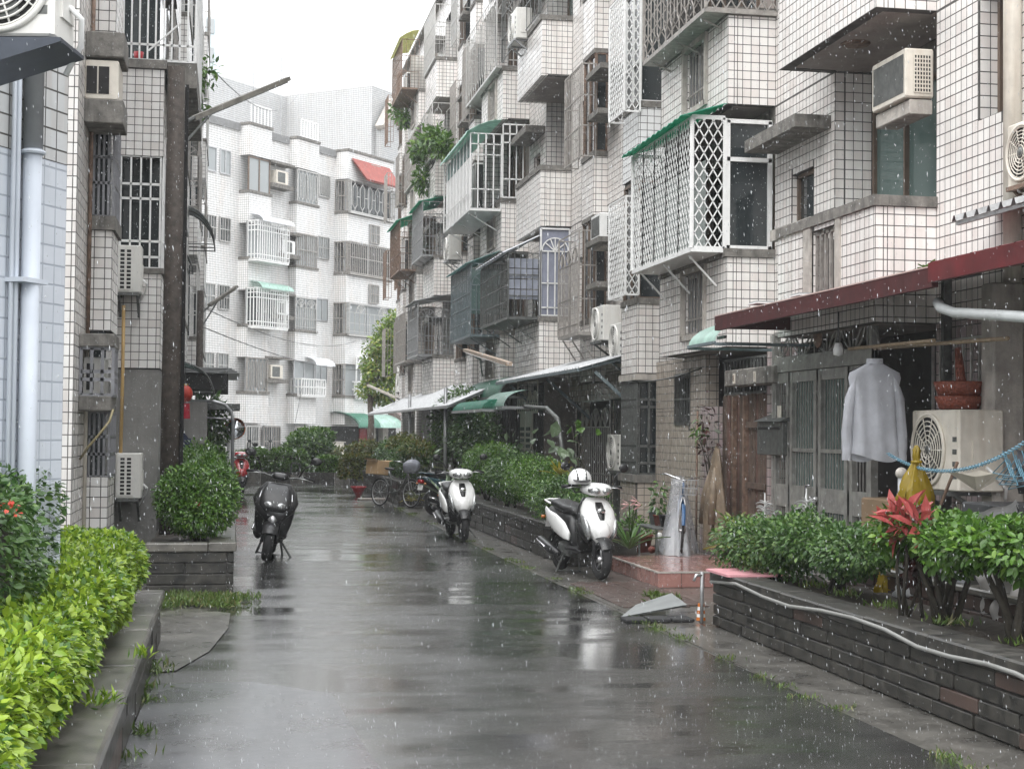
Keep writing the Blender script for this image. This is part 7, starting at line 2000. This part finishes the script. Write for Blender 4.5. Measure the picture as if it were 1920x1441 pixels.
# ================================================================ VEHICLES
def wheel(root, c, R, r, name='wheel', spokes=5):
    w_ = MB().torus(c, R - r, r, 'x', 30, 10).build(name, RUBBER, root, True)
    rm = MB()
    rm.lathe([(R - 1.9 * r, -.028), (R - 1.55 * r, -.034), (R - 1.5 * r, 0), (R - 1.55 * r, .034), (R - 1.9 * r, .028)], c, 28, 'x')
    for k in range(spokes):
        a = 2 * math.pi * k / spokes + .3
        rm.bar((c[0], c[1] + .02 * math.cos(a), c[2] + .02 * math.sin(a)), (c[0], c[1] + (R - 1.8 * r) * math.cos(a), c[2] + (R - 1.8 * r) * math.sin(a)), .03, .028)
    rm.lathe([(.001, -.05), (.035, -.05), (.035, .05), (.001, .05)], c, 14, 'x')
    rm.build('rim', ALU, w_, True)
    MB().lathe([(R * .28, .040), (R * .55, .040), (R * .55, .044), (R * .28, .044)], c, 24, 'x').build('brake_disc', CHROME, w_)
    return w_
def arc_fender(mb, c, R, a0, a1, hw, n=10, drop=.03):
    rs = []
    for i in range(n + 1):
        a = math.radians(a0 + (a1 - a0) * i / n); cy, cz = math.cos(a), math.sin(a)
        rs.append([(x_ * hw, c[1] + (R - drop * (abs(x_) ** 2.5)) * cy, c[2] + (R - drop * (abs(x_) ** 2.5)) * cz) for x_ in (-1, -.75, -.35, 0, .35, .75, 1)])
    mb.rings(rs, False, False)
    mb.rings([[(p[0] * .96, c[1] + (p[1] - c[1]) * .975, c[2] + (p[2] - c[2]) * .975) for p in q] for q in rs], False, False)
    return mb
def scooter(label, loc, rz, lean=0.0, paint_=PEARL, trim=BLACK, style='cowl', steer=0.0, group=None, mirrors=True, stand='side'):
    r_ = thing('scooter', label, 'scooter', loc, (0, lean, rz), group)
    wheel(r_, (0, .62, .225), .225, .058, 'rear_wheel')
    # steered front: wheel, fork, fender
    fw_ = (0, -.62, .225)
    wheel(r_, fw_, .225, .055, 'front_wheel')
    f = MB()
    for s_ in (-1, 1): f.tube([(s_ * .075, -.62, .225), (s_ * .07, -.52, .52), (s_ * .05, -.46, .66)], [.022, .024, .024], 9)
    f.build('fork', trim, r_, True)
    arc_fender(MB(), fw_, .262, 30, 150, .082).build('front_fender', trim if style == 'naked' else paint_ if style == 'white_fender' else trim, r_, True)
    # leg shield: back board (dark) and painted nose
    MB().loftz([(.30, -.30, .16, .05, 3), (.45, -.36, .20, .06, 3), (.62, -.37, .215, .06, 3), (.80, -.34, .19, .055, 3), (.90, -.32, .13, .05, 3)], 22).build('leg_shield', trim, r_, True)
    if style != 'naked':
        MB().loftz([(.36, -.56, .02, .05, 2), (.44, -.56, .085, .09, 2.2), (.54, -.53, .165, .125, 2.4), (.66, -.485, .205, .125, 2.6), (.77, -.44, .195, .10, 2.6), (.86, -.40, .155, .075, 2.5), (.91, -.37, .10, .05, 2.2)], 26).build('nose', paint_, r_, True)
        nv = MB().loftz([(.60, -.612, .004, .012, 2), (.68, -.594, .035, .022, 2), (.78, -.528, .055, .022, 2), (.86, -.462, .05, .02, 2)], 14); nv.build('nose_inlay', trim, r_, True)
        for s_ in (-1, 1):
            MB().loftz([(.44, -.56, .012, .03, 2, s_ * .135), (.50, -.56, .04, .07, 2, s_ * .15), (.58, -.535, .045, .085, 2, s_ * .165), (.66, -.50, .032, .08, 2, s_ * .18), (.72, -.46, .01, .03, 2, s_ * .195)], 12).build('turn_signal', CLEAR if s_ < 0 else CLEAR, r_, True)
            MB().loftz([(.40, -.50, .02, .05, 2, s_ * .12), (.50, -.47, .03, .08, 2, s_ * .175), (.62, -.42, .025, .07, 2, s_ * .205)], 12).build('side_vent', trim, r_, True)
        MB().loftz([(.38, -.60, .006, .02, 2), (.44, -.625, .05, .04, 2), (.52, -.635, .095, .045, 2.2), (.60, -.62, .085, .04, 2.2), (.66, -.60, .03, .02, 2)], 16).build('beak', paint_, r_, True)
        b = MB().sphere((0, -.575, .765), .05, .025, .032, 16, 8).build('badge', CHROME, r_, True)
        # handlebar cowl with headlamp
        cw = MB().loft([(-.56, .985, .05, .025, 2), (-.52, .99, .13, .06, 2.3), (-.44, 1.0, .175, .075, 2.5), (-.34, 1.005, .18, .07, 2.6), (-.26, 1.0, .13, .05, 2.4)], 24).build('handlebar_cowl', paint_, r_, True)
        for s_ in (-1, 1): MB().loft([(-.585, .985, .02, .015, 2, s_ * .05), (-.56, .985, .05, .035, 2, s_ * .06), (-.50, .99, .07, .045, 2, s_ * .075)], 14).build('headlamp', CLEAR, cw, True)
        MB().loft([(-.35, 1.05, .08, .02, 2.5), (-.28, 1.06, .09, .025, 2.5), (-.22, 1.04, .07, .02, 2.5)], 14).build('dashboard', trim, r_, True)
    else:
        # angular black fairing with twin lamps
        MB().loftz([(.42, -.52, .05, .05, 2.5), (.50, -.55, .11, .10, 3), (.60, -.55, .205, .12, 3.2), (.72, -.50, .245, .11, 3.4), (.84, -.43, .205, .09, 3.2), (.93, -.38, .135, .06, 3)], 24).build('nose', paint_, r_, True)
        MB().loftz([(.60, -.635, .11, .05, 3), (.66, -.625, .17, .06, 3.2), (.80, -.535, .165, .05, 3.2), (.92, -.46, .12, .04, 3)], 22).build('windscreen', trim, r_, True)
        for s_ in (-1, 1): MB().loft([(-.695, .665, .018, .018, 2, s_ * .045), (-.67, .67, .048, .036, 2.4, s_ * .065), (-.62, .68, .055, .04, 2.4, s_ * .075)], 16).build('headlamp', CLEAR, r_, True)
        MB().loftz([(.44, -.66, .01, .01, 2), (.50, -.655, .05, .02, 2), (.56, -.64, .02, .02, 2)], 12).build('beak', ALU, r_, True)
        pp_ = MB(); 
        for s_ in (-1, 1): pp_.tube([(s_ * .10, -.655, .60), (s_ * .185, -.60, .67), (s_ * .165, -.54, .82)], .008, 6)
        pp_.build('chrome_strip', CHROME, r_, True)
        cw = MB().loft([(-.44, 1.0, .06, .03, 2.5), (-.38, 1.01, .10, .045, 2.8), (-.28, 1.02, .08, .03, 2.5)], 16).build('dashboard', trim, r_, True)
    hb = MB().tube([(-.36, -.26, 1.02), (-.26, -.30, 1.035), (-.10, -.36, 1.0), (.10, -.36, 1.0), (.26, -.30, 1.035), (.36, -.26, 1.02)], .013, 8); hb.build('handlebar', STEELD, r_, True)
    for s_ in (-1, 1):
        MB().tube([(s_ * .25, -.303, 1.035), (s_ * .37, -.255, 1.018)], .019, 9).build('grip', RUBBER, r_, True)
        MB().tube([(s_ * .18, -.36, 1.02), (s_ * .27, -.38, 1.02), (s_ * .36, -.34, 1.0)], .006, 6).build('brake_lever', ALU, r_, True)
        if mirrors:
            mo = MB().tube([(s_ * .20, -.32, 1.03), (s_ * .25, -.34, 1.15), (s_ * .33, -.33, 1.22)], .007, 7).build('mirror_stalk', trim, r_, True)
            MB().sphere((s_ * .36, -.335, 1.25), .062, .022, .048, 16, 10).build('mirror', trim, mo, True)
    # floor, tunnel, body
    MB().rbox(-.17, .17, -.34, .12, .27, .33, .03).build('floorboard', trim, r_)
    MB().loft([(.0, .40, .10, .10, 3), (.08, .50, .145, .20, 3), (.30, .56, .165, .17, 3), (.55, .60, .155, .14, 2.8), (.80, .67, .11, .09, 2.5), (.96, .71, .05, .04, 2.2)], 24).build('tail_body', trim, r_, True)
    for s_ in (-1, 1):
        MB().loft([(.02, .44, .02, .05, 2, s_ * .145), (.14, .50, .03, .10, 2.2, s_ * .165), (.38, .57, .032, .11, 2.2, s_ * .175), (.62, .63, .028, .08, 2.2, s_ * .165), (.84, .70, .02, .05, 2, s_ * .125), (.95, .73, .008, .02, 2, s_ * .09)], 16).build('side_panel', paint_, r_, True)
    MB().loft([(.02, .70, .06, .03, 2.5), (.08, .735, .12, .05, 2.8), (.28, .745, .15, .052, 3), (.46, .775, .155, .055, 3), (.66, .80, .14, .05, 2.8), (.80, .805, .09, .035, 2.4)], 22).build('seat', mat('seat_vinyl', (.02, .02, .021), .5, var=.2), r_, True)
    gr = MB().tube([(-.13, .70, .79), (-.14, .86, .82), (-.06, .95, .83), (.06, .95, .83), (.14, .86, .82), (.13, .70, .79)], .014, 8); gr.build('grab_rail', paint_ if style != 'naked' else STEELD, r_, True)
    MB().loft([(.92, .66, .08, .05, 2.5), (.985, .66, .06, .035, 2.5)], 14).build('tail_light', REDLENS, r_, True)
    for s_ in (-1, 1): MB().sphere((s_ * .13, .93, .62), .03, .03, .022, 12, 8).build('rear_signal', AMBER, r_, True)
    arc_fender(MB(), (0, .62, .225), .275, 20, 120, .08).build('rear_fender', trim, r_, True)
    pl_ = MB().add([(-.085, .965, .50), (.085, .965, .50), (.085, .94, .60), (-.085, .94, .60)], [(0, 1, 2, 3)]); pl_.build('number_plate', WHITE, r_)
    MB().rbox(.03, .13, .15, .66, .18, .32, .03, 'y').build('transmission', STEELD, r_); MB().rbox(-.12, .02, .12, .45, .20, .36, .03, 'y').build('engine', STEELD, r_)
    mu = MB().tube([(-.16, .30, .22), (-.17, .50, .25), (-.175, .88, .34)], [.035, .06, .055], 14); mu.build('muffler', trim, r_, True)
    MB().tube([(-.24, .56, .28), (-.24, .84, .35)], .012, 8).build('muffler_guard', CHROME, r_, True)
    if stand == 'side':
        MB().tube([(.10, .10, .26), (.30, .02, .0 - .0)], .012, 7).build('side_stand', STEELD, r_)
    else:
        ms = MB()
        for s_ in (-1, 1): ms.tube([(s_ * .09, .30, .24), (s_ * .15, .38, .0)], .014, 7)
        ms.tube([(-.15, .38, .012), (.15, .38, .012)], .01, 6)
        ms.build('main_stand', STEELD, r_)
    return r_
p = W(1118, 1086, Z=0); w2 = scooter('white scooter with a striped helmet hung on its mirror, next to the platform', (p.x - .05, p.y + .60, 0), math.radians(9), 0.03, PEARL, BLACK, 'cowl', stand='main')
p = W(868, 1014, Z=0); w1 = scooter('white scooter without helmet parked at the dark garden wall', (p.x, p.y + .62, 0), math.radians(1), -.015, PEARL, BLACK, 'cowl', stand='side')
p = W(500, 1052, Z=0); bk = scooter('black scooter leaning on its side stand out on the wet road', (p.x + .03, p.y + .62, -.0), math.radians(-4), math.radians(8.5), BLACKPAINT, BLACK, 'naked', stand='none')
bk.scale = (1.16, 1.05, 1.05)
MB().tube([(.08, .05, .26), (.32, -.05, -.055)], .013, 8).build('side_stand', STEELD, bk)
ph = MB(); lines_on(ph, 'y', -.30, .10, 1.06, [(0, 0, .09, 0, .015), (0, .13, .09, .13, .015), (0, 0, 0, .13, .015), (.09, 0, .09, .13, .015)], .02); ph.build('phone_holder', BLACK, bk)
p = W(812, 963, Z=0); dk = scooter('dark teal scooter seen from behind with a grey covered seat', (p.x + .5, p.y - .2, 0), math.radians(118), 0, TEALPAINT, BLACK, 'cowl', mirrors=False, stand='main')
p = W(457, 928, Z=0); rd = scooter('red scooter with a white helmet beside the long low bush', (p.x - .12, p.y + .5, 0), math.radians(6), 0, REDPAINT, BLACK, 'cowl', stand='main')
p = W(480, 898, Z=0); fw_ = scooter('small white scooter behind the red one at the clipped hedge', (p.x, p.y + .3, 0), math.radians(20), 0, PEARL, BLACK, 'cowl', stand='main')
def helmet(label, c, r, m, stripe=None, rz=0):
    h = thing('helmet', label, 'helmet', tuple(c), (0, 0, rz))
    MB().lathe([(r * .93, -r * .35), (r * .99, -r * .1), (r, .05 * r), (r * .95, r * .38), (r * .78, r * .68), (r * .5, r * .9), (r * .2, r * 1.0), (.001, r * 1.01)], (0, 0, 0), 24).build('shell', m, h, True)
    MB().torus((0, 0, -r * .34), r * .93, r * .05, 'z', 24, 6).build('rim', BLACK, h)
    pk = MB().loft([(-r * 1.25, -.1 * r, r * .5, r * .03, 2.5), (-r * .95, 0, r * .75, r * .05, 2.5), (-r * .6, .12 * r, r * .7, r * .05, 2.5)], 14); pk.build('peak', stripe or m, h, True)
    if stripe:
        for x_ in (-.32, .32):
            rs = [[(r * (x_ + d), -r * 1.012 * math.cos(a) * math.sqrt(max(.02, 1 - x_ * x_)), r * 1.012 * math.sin(a) * math.sqrt(max(.02, 1 - x_ * x_))) for d in (-.12, .12)] for a in [math.pi * (.02 + .96 * k / 12) for k in range(13)]]
            MB().rings(rs, False, False).build('stripe', stripe, h, True)
    st_ = MB().tube([(-r * .85, 0, -r * .3), (-r * .4, 0, -r * 1.0), (r * .4, 0, -r * 1.0), (r * .85, 0, -r * .3)], .008, 6); st_.build('strap', BLACK, h, True)
    return h
helmet('white helmet with black stripes hung on the mirror of the white scooter by the platform', W(1087, 900, Y=17.15), .135, PEARL, BLACK)
helmet('plain white helmet on the red scooter', W(446, 856, Y=39.9), .14, PEARL)

# ---- bicycles
def bicycle(label, loc, rz, m, lean=0.0, box=False, group=None):
    r_ = thing('bicycle', label, 'bicycle', loc, (0, lean, rz), group)
    for (y_, nm) in ((-.52, 'front_wheel'), (.52, 'rear_wheel')):
        w_ = MB().torus((0, y_, .30), .285, .017, 'x', 36, 8).build(nm, RUBBER, r_, True)
        rm = MB().torus((0, y_, .30), .262, .012, 'x', 36, 6)
        for k in range(14):
            a = 2 * math.pi * k / 14; rm.tube([(.02 * (-1) ** k, y_, .30), (0, y_ + .262 * math.cos(a), .30 + .262 * math.sin(a))], .0025, 4, False)
        rm.lathe([(.001, -.04), (.02, -.04), (.02, .04), (.001, .04)], (0, y_, .30), 10, 'x'); rm.build('rim', ALU, w_, True)
        arc_fender(MB(), (0, y_, .30), .325, 35, 165 if y_ < 0 else 150, .022, 10, .008).build('mudguard', m, r_, True)
    f = MB()
    f.tube([(0, -.38, .72), (0, -.10, .34), (0, .12, .30)], .018, 8); f.tube([(0, .12, .30), (0, .22, .76)], .016, 8); f.tube([(0, .12, .30), (0, .52, .30)], .012, 8); f.tube([(0, .20, .62), (0, .52, .30)], .011, 8)
    f.tube([(0, -.38, .72), (0, -.36, .88)], .015, 8); f.build('frame', m, r_, True)
    fk = MB()
    for s_ in (-1, 1): fk.tube([(s_ * .035, -.52, .30), (s_ * .03, -.42, .62), (0, -.38, .72)], .010, 7)
    fk.build('fork', ALU, r_, True)
    MB().tube([(-.27, -.20, .96), (-.22, -.34, .97), (0, -.37, .90), (.22, -.34, .97), (.27, -.20, .96)], .011, 8).build('handlebar', CHROME, r_, True)
    MB().loft([(.08, .80, .02, .015, 2), (.16, .81, .05, .025, 2), (.28, .81, .09, .03, 2.2), (.34, .82, .07, .025, 2)], 16).build('saddle', BLACK, r_, True)
    MB().lathe([(.08, -.012), (.085, 0), (.08, .012)], (.05, .12, .30), 18, 'x', True).build('chainring', STEELD, r_); cr_ = MB().tube([(.07, .12, .30), (.08, .12, .14)], .008, 6); cr_.rbox(.06, .15, .09, .15, .12, .14, .005); cr_.tube([(-.03, .12, .30), (-.08, .12, .46)], .008, 6); cr_.rbox(-.15, -.06, .09, .15, .45, .47, .005); cr_.build('pedals', STEELD, r_)
    b = MB()
    for z_, q in ((.74, 1.0), (.82, 1.08), (.92, 1.18)):
        pts = [(-.14 * q, -.42, z_), (.14 * q, -.42, z_), (.14 * q, -.64, z_), (-.14 * q, -.64, z_), (-.14 * q, -.42, z_)]
        for a, c in zip(pts, pts[1:]): b.bar(a, c, .006)
    for k in range(9):
        for (a, c) in (((-.14 + .28 * k / 8, -.42), 1), ((-.14 + .28 * k / 8, -.64), 1)): b.bar((a[0], a[1], .74), (a[0] * 1.18, a[1], .92), .005)
    b.build('basket', STEEL, r_)
    rk = MB().bar((-.06, .30, .66), (-.06, .80, .66), .012).bar((.06, .30, .66), (.06, .80, .66), .012).bar((-.06, .5, .66), (.06, .5, .66), .01).bar((-.06, .78, .66), (.06, .78, .66), .01).bar((.06, .75, .66), (.03, .54, .32), .01).bar((-.06, .75, .66), (-.03, .54, .32), .01); rk.build('rear_rack', STEELD, r_)
    MB().tube([(.03, .2, .28), (.16, .26, .02)], .008, 6).build('kick_stand', STEELD, r_)
    return r_
p = W(748, 953, Z=0) + Vector((.28, .3, 0)); dy_ = Vector((math.sin(math.radians(34)), -math.cos(math.radians(34)), 0))
bc = bicycle('old city bicycle with a box on its rack and a bagged basket', tuple(p - dy_ * .52), math.radians(34), STEELD, .06)
M_ = Matrix.Translation(p - dy_ * .52) @ Matrix.Rotation(math.radians(34), 4, 'Z')
bx = thing('cardboard_box', 'brown cardboard box tied on the bicycle rack', 'box', tuple(M_ @ Vector((0, .62, .68))), (0, math.radians(6), math.radians(34)))
CARD = mat('cardboard', (.42, .28, .15), .8, var=.12); MB().rbox(-.16, .16, -.20, .20, 0, .30, .008).build('carton', CARD, bx); MB().box(-.03, .03, -.202, .202, .299, .303).build('tape', mat('packing_tape', (.55, .42, .25), .3), bx)
for s_ in (-1, 1): MB().add([(s_ * .16, -.2, .30), (s_ * .16, .2, .30), (s_ * .26, .2, .33), (s_ * .26, -.2, .33)], [(0, 1, 2, 3)]).build('flap', CARD, bx)
bg = thing('basket_bag', 'crumpled grey plastic bag over the bicycle basket', 'bag', tuple(M_ @ Vector((0, -.53, .76))), (0, 0, math.radians(34)))
P_ = MB().sphere((0, 0, .12), .20, .16, .13, 24, 16); P_.v = [(x * (1 + .16 * math.sin(19 * y + 15 * z)), y * (1 + .16 * math.sin(21 * x + 17 * z)), z + .03 * math.sin(24 * x + 19 * y)) for x, y, z in P_.v]; P_.build('crumpled_film', sheet_mat('grey_film', (.36, .37, .42), .3, .2), bg, True)
MB().torus((0, 0, .02), .16, .008, 'z', 18, 5).build('drawstring', STEELD, bg)
cv = Vector(W(1292, 1040, Z=.165)); cv = W(1292, 1040, Z=.165)
bb = bicycle('blue bicycle under the clear plastic cover on the platform', (cv.x, cv.y + .45, .165), math.radians(-14), mat('blue_frame', (.03, .09, .20), .4), .05)
co = thing('plastic_cover', 'clear plastic sheet draped over the blue bicycle', 'cover', (cv.x, cv.y, .165))
def film_mat():
    t = NT('clear_film'); pos = t.pos()
    tr = t('BsdfTransparent'); tr.inputs[0].default_value = (.92, .93, .95, 1)
    t.p(Base_Color=(.62, .63, .66), Roughness=.22)
    f_ = t.ramp(t.noise(t.scaled(pos, (4, 4, 1.5)), 1.2, 3.0), .3, .75, .30, .62)
    mx = t('MixShader'); t.set(mx.inputs[0], f_); t.t.links.new(tr.outputs[0], mx.inputs[1]); t.t.links.new(t.b.outputs[0], mx.inputs[2]); t.t.links.new(mx.outputs[0], t.out.inputs[0])
    return t.m
FILM = film_mat()
rs = []
up_ = Vector((0, 0, 1)); ax_ = Vector((math.sin(math.radians(-14)), -math.cos(math.radians(-14)), 0)); sx_ = Vector((ax_.y, -ax_.x, 0))
for i in range(13):
    t_ = i / 12; ring = []
    for k in range(40):
        a = 2 * math.pi * k / 40; hl, hw_ = .14 + .44 * t_ ** .8, .07 + .16 * t_ ** .9
        q = 1 + (.06 + .06 * t_) * math.sin(a * 8 + 2 * math.sin(a * 3)) * t_
        zz_ = .93 * (1 - t_) + .02 * math.sin(a * 4) * (1 - t_)
        ring.append(cv + Vector((0, .45, 0)) + ax_ * (.12 + hl * math.cos(a) * q - .25 * (1 - t_)) + sx_ * (hw_ * math.sin(a) * q) + up_ * max(.005, zz_))
    rs.append(ring)
MB().rings(rs, False).build('sheet', FILM, co, True); MB().tube([tuple(p) for p in rs[1]] , .006, 5).build('gathered_edge', WHITE, co, True)
rb = thing('red_bowl', 'red plastic bowl standing upside on the road edge', 'bowl', tuple(W(672, 931, Z=0)))
c = W(672, 930, Z=0); RP = mat('red_plastic', (.45, .03, .04), .35)
MB().lathe([(.001, 0), (.07, 0), (.16, .20), (.19, .235), (.20, .235), (.17, .20), (.075, .02), (.001, .02)], tuple(c), 24).build('bowl', RP, rb, True); MB().torus((c.x, c.y, .235), .195, .01, 'z', 24, 6).build('rim', RP, rb, True)
solo(MB().rbox(3.0, 3.75, 36.2, 36.5, .0, .05, .02), 'wooden_board', mat('grey_board_wood', (.27, .24, .21), .7, var=.2), 'pale board lying on the road edge by the red bowl', 'board')
RF.finish(300)
# ================================================================ RAIN
def rain():
    """falling drops, real size, spread through the air in front of the houses"""
    t = NT('raindrop')
    t.p(Base_Color=(.80, .82, .84), Roughness=.15, Specular_IOR_Level=.6)
    d = t('BsdfTranslucent'); d.inputs[0].default_value = (.9, .92, .94, 1)
    mx = t('MixShader'); mx.inputs[0].default_value = .5
    t.t.links.new(t.b.outputs[0], mx.inputs[1]); t.t.links.new(d.outputs[0], mx.inputs[2]); tp = t('BsdfTransparent'); m2 = t('MixShader'); m2.inputs[0].default_value = .45
    t.t.links.new(mx.outputs[0], m2.inputs[1]); t.t.links.new(tp.outputs[0], m2.inputs[2]); t.t.links.new(m2.outputs[0], t.out.inputs[0])
    n = 95000
    q = np.random.default_rng(5)
    P = np.stack([-1.2 + 6.9 * q.random(n), 4.2 + 30 * q.random(n) ** 1.25, .03 + 9.5 * q.random(n)], 1)
    P = P[(P[:, 0] > -.45) | (P[:, 1] > 4.5)]
    P = P[(P[:, 0] < 4.95) | (P[:, 2] > 3.2) | (P[:, 1] > 15.8)]   # dry under the red canopy
    ns = 9000                                               # splashes thrown up from the road
    sy = 6 + 26 * q.random(ns) ** 1.3; sx = -.5 + 4.6 * q.random(ns)
    P = np.concatenate([P, np.stack([sx, sy, .004 + .03 * q.random(ns) ** 2], 1)])
    n = len(P)
    r = .0008 + .0009 * q.random(n) ** 2; h = r * (2.5 + 4.5 * q.random(n))
    wind = np.array([.10, .03, -1.0]); wind /= np.linalg.norm(wind)
    a = np.cross(wind, [0, 1, 0]); a /= np.linalg.norm(a); b = np.cross(wind, a)
    V = np.zeros((n, 6, 3))
    V[:, 0] = P - wind * h[:, None]; V[:, 1] = P + wind * h[:, None]
    for k in range(4):
        an = math.pi / 2 * k; V[:, 2 + k] = P + (a * math.cos(an) + b * math.sin(an)) * r[:, None]
    fa = np.array([(0, 3, 2), (0, 4, 3), (0, 5, 4), (0, 2, 5), (1, 2, 3), (1, 3, 4), (1, 4, 5), (1, 5, 2)])
    A = (fa[None] + (np.arange(n) * 6)[:, None, None]).reshape(-1, 3)
    me = bpy.data.meshes.new('rain'); me.vertices.add(n * 6); me.vertices.foreach_set('co', V.reshape(-1))
    me.loops.add(A.size); me.loops.foreach_set('vertex_index', A.reshape(-1).astype(np.int32)); me.polygons.add(len(A)); me.polygons.foreach_set('loop_start', np.arange(0, A.size, 3, dtype=np.int32))
    me.materials.append(t.m); me.update(calc_edges=True)
    o = bpy.data.objects.new('rain', me); col.objects.link(o); o['kind'] = 'stuff'; tag(o, 'raindrops falling through the air over the street', 'rain')
rain()
# ================================================================ MIST
hz_ = MB().box(-155, 155, -45, 245, -1.1, 42).build('haze', CONC)
t = NT('rain_mist'); t.n.remove(t.b)
pv = t('VolumePrincipled'); pv.inputs['Density'].default_value = 0.0009; pv.inputs['Color'].default_value = (.93, .95, .97, 1); pv.inputs['Anisotropy'].default_value = .2
t.t.links.new(pv.outputs[0], t.out.inputs['Volume'])
hz_.data.materials.clear(); hz_.data.materials.append(t.m)
hz_['kind'] = 'stuff'
for o in bpy.data.objects:
    if '_local' in o.keys(): del o['_local']
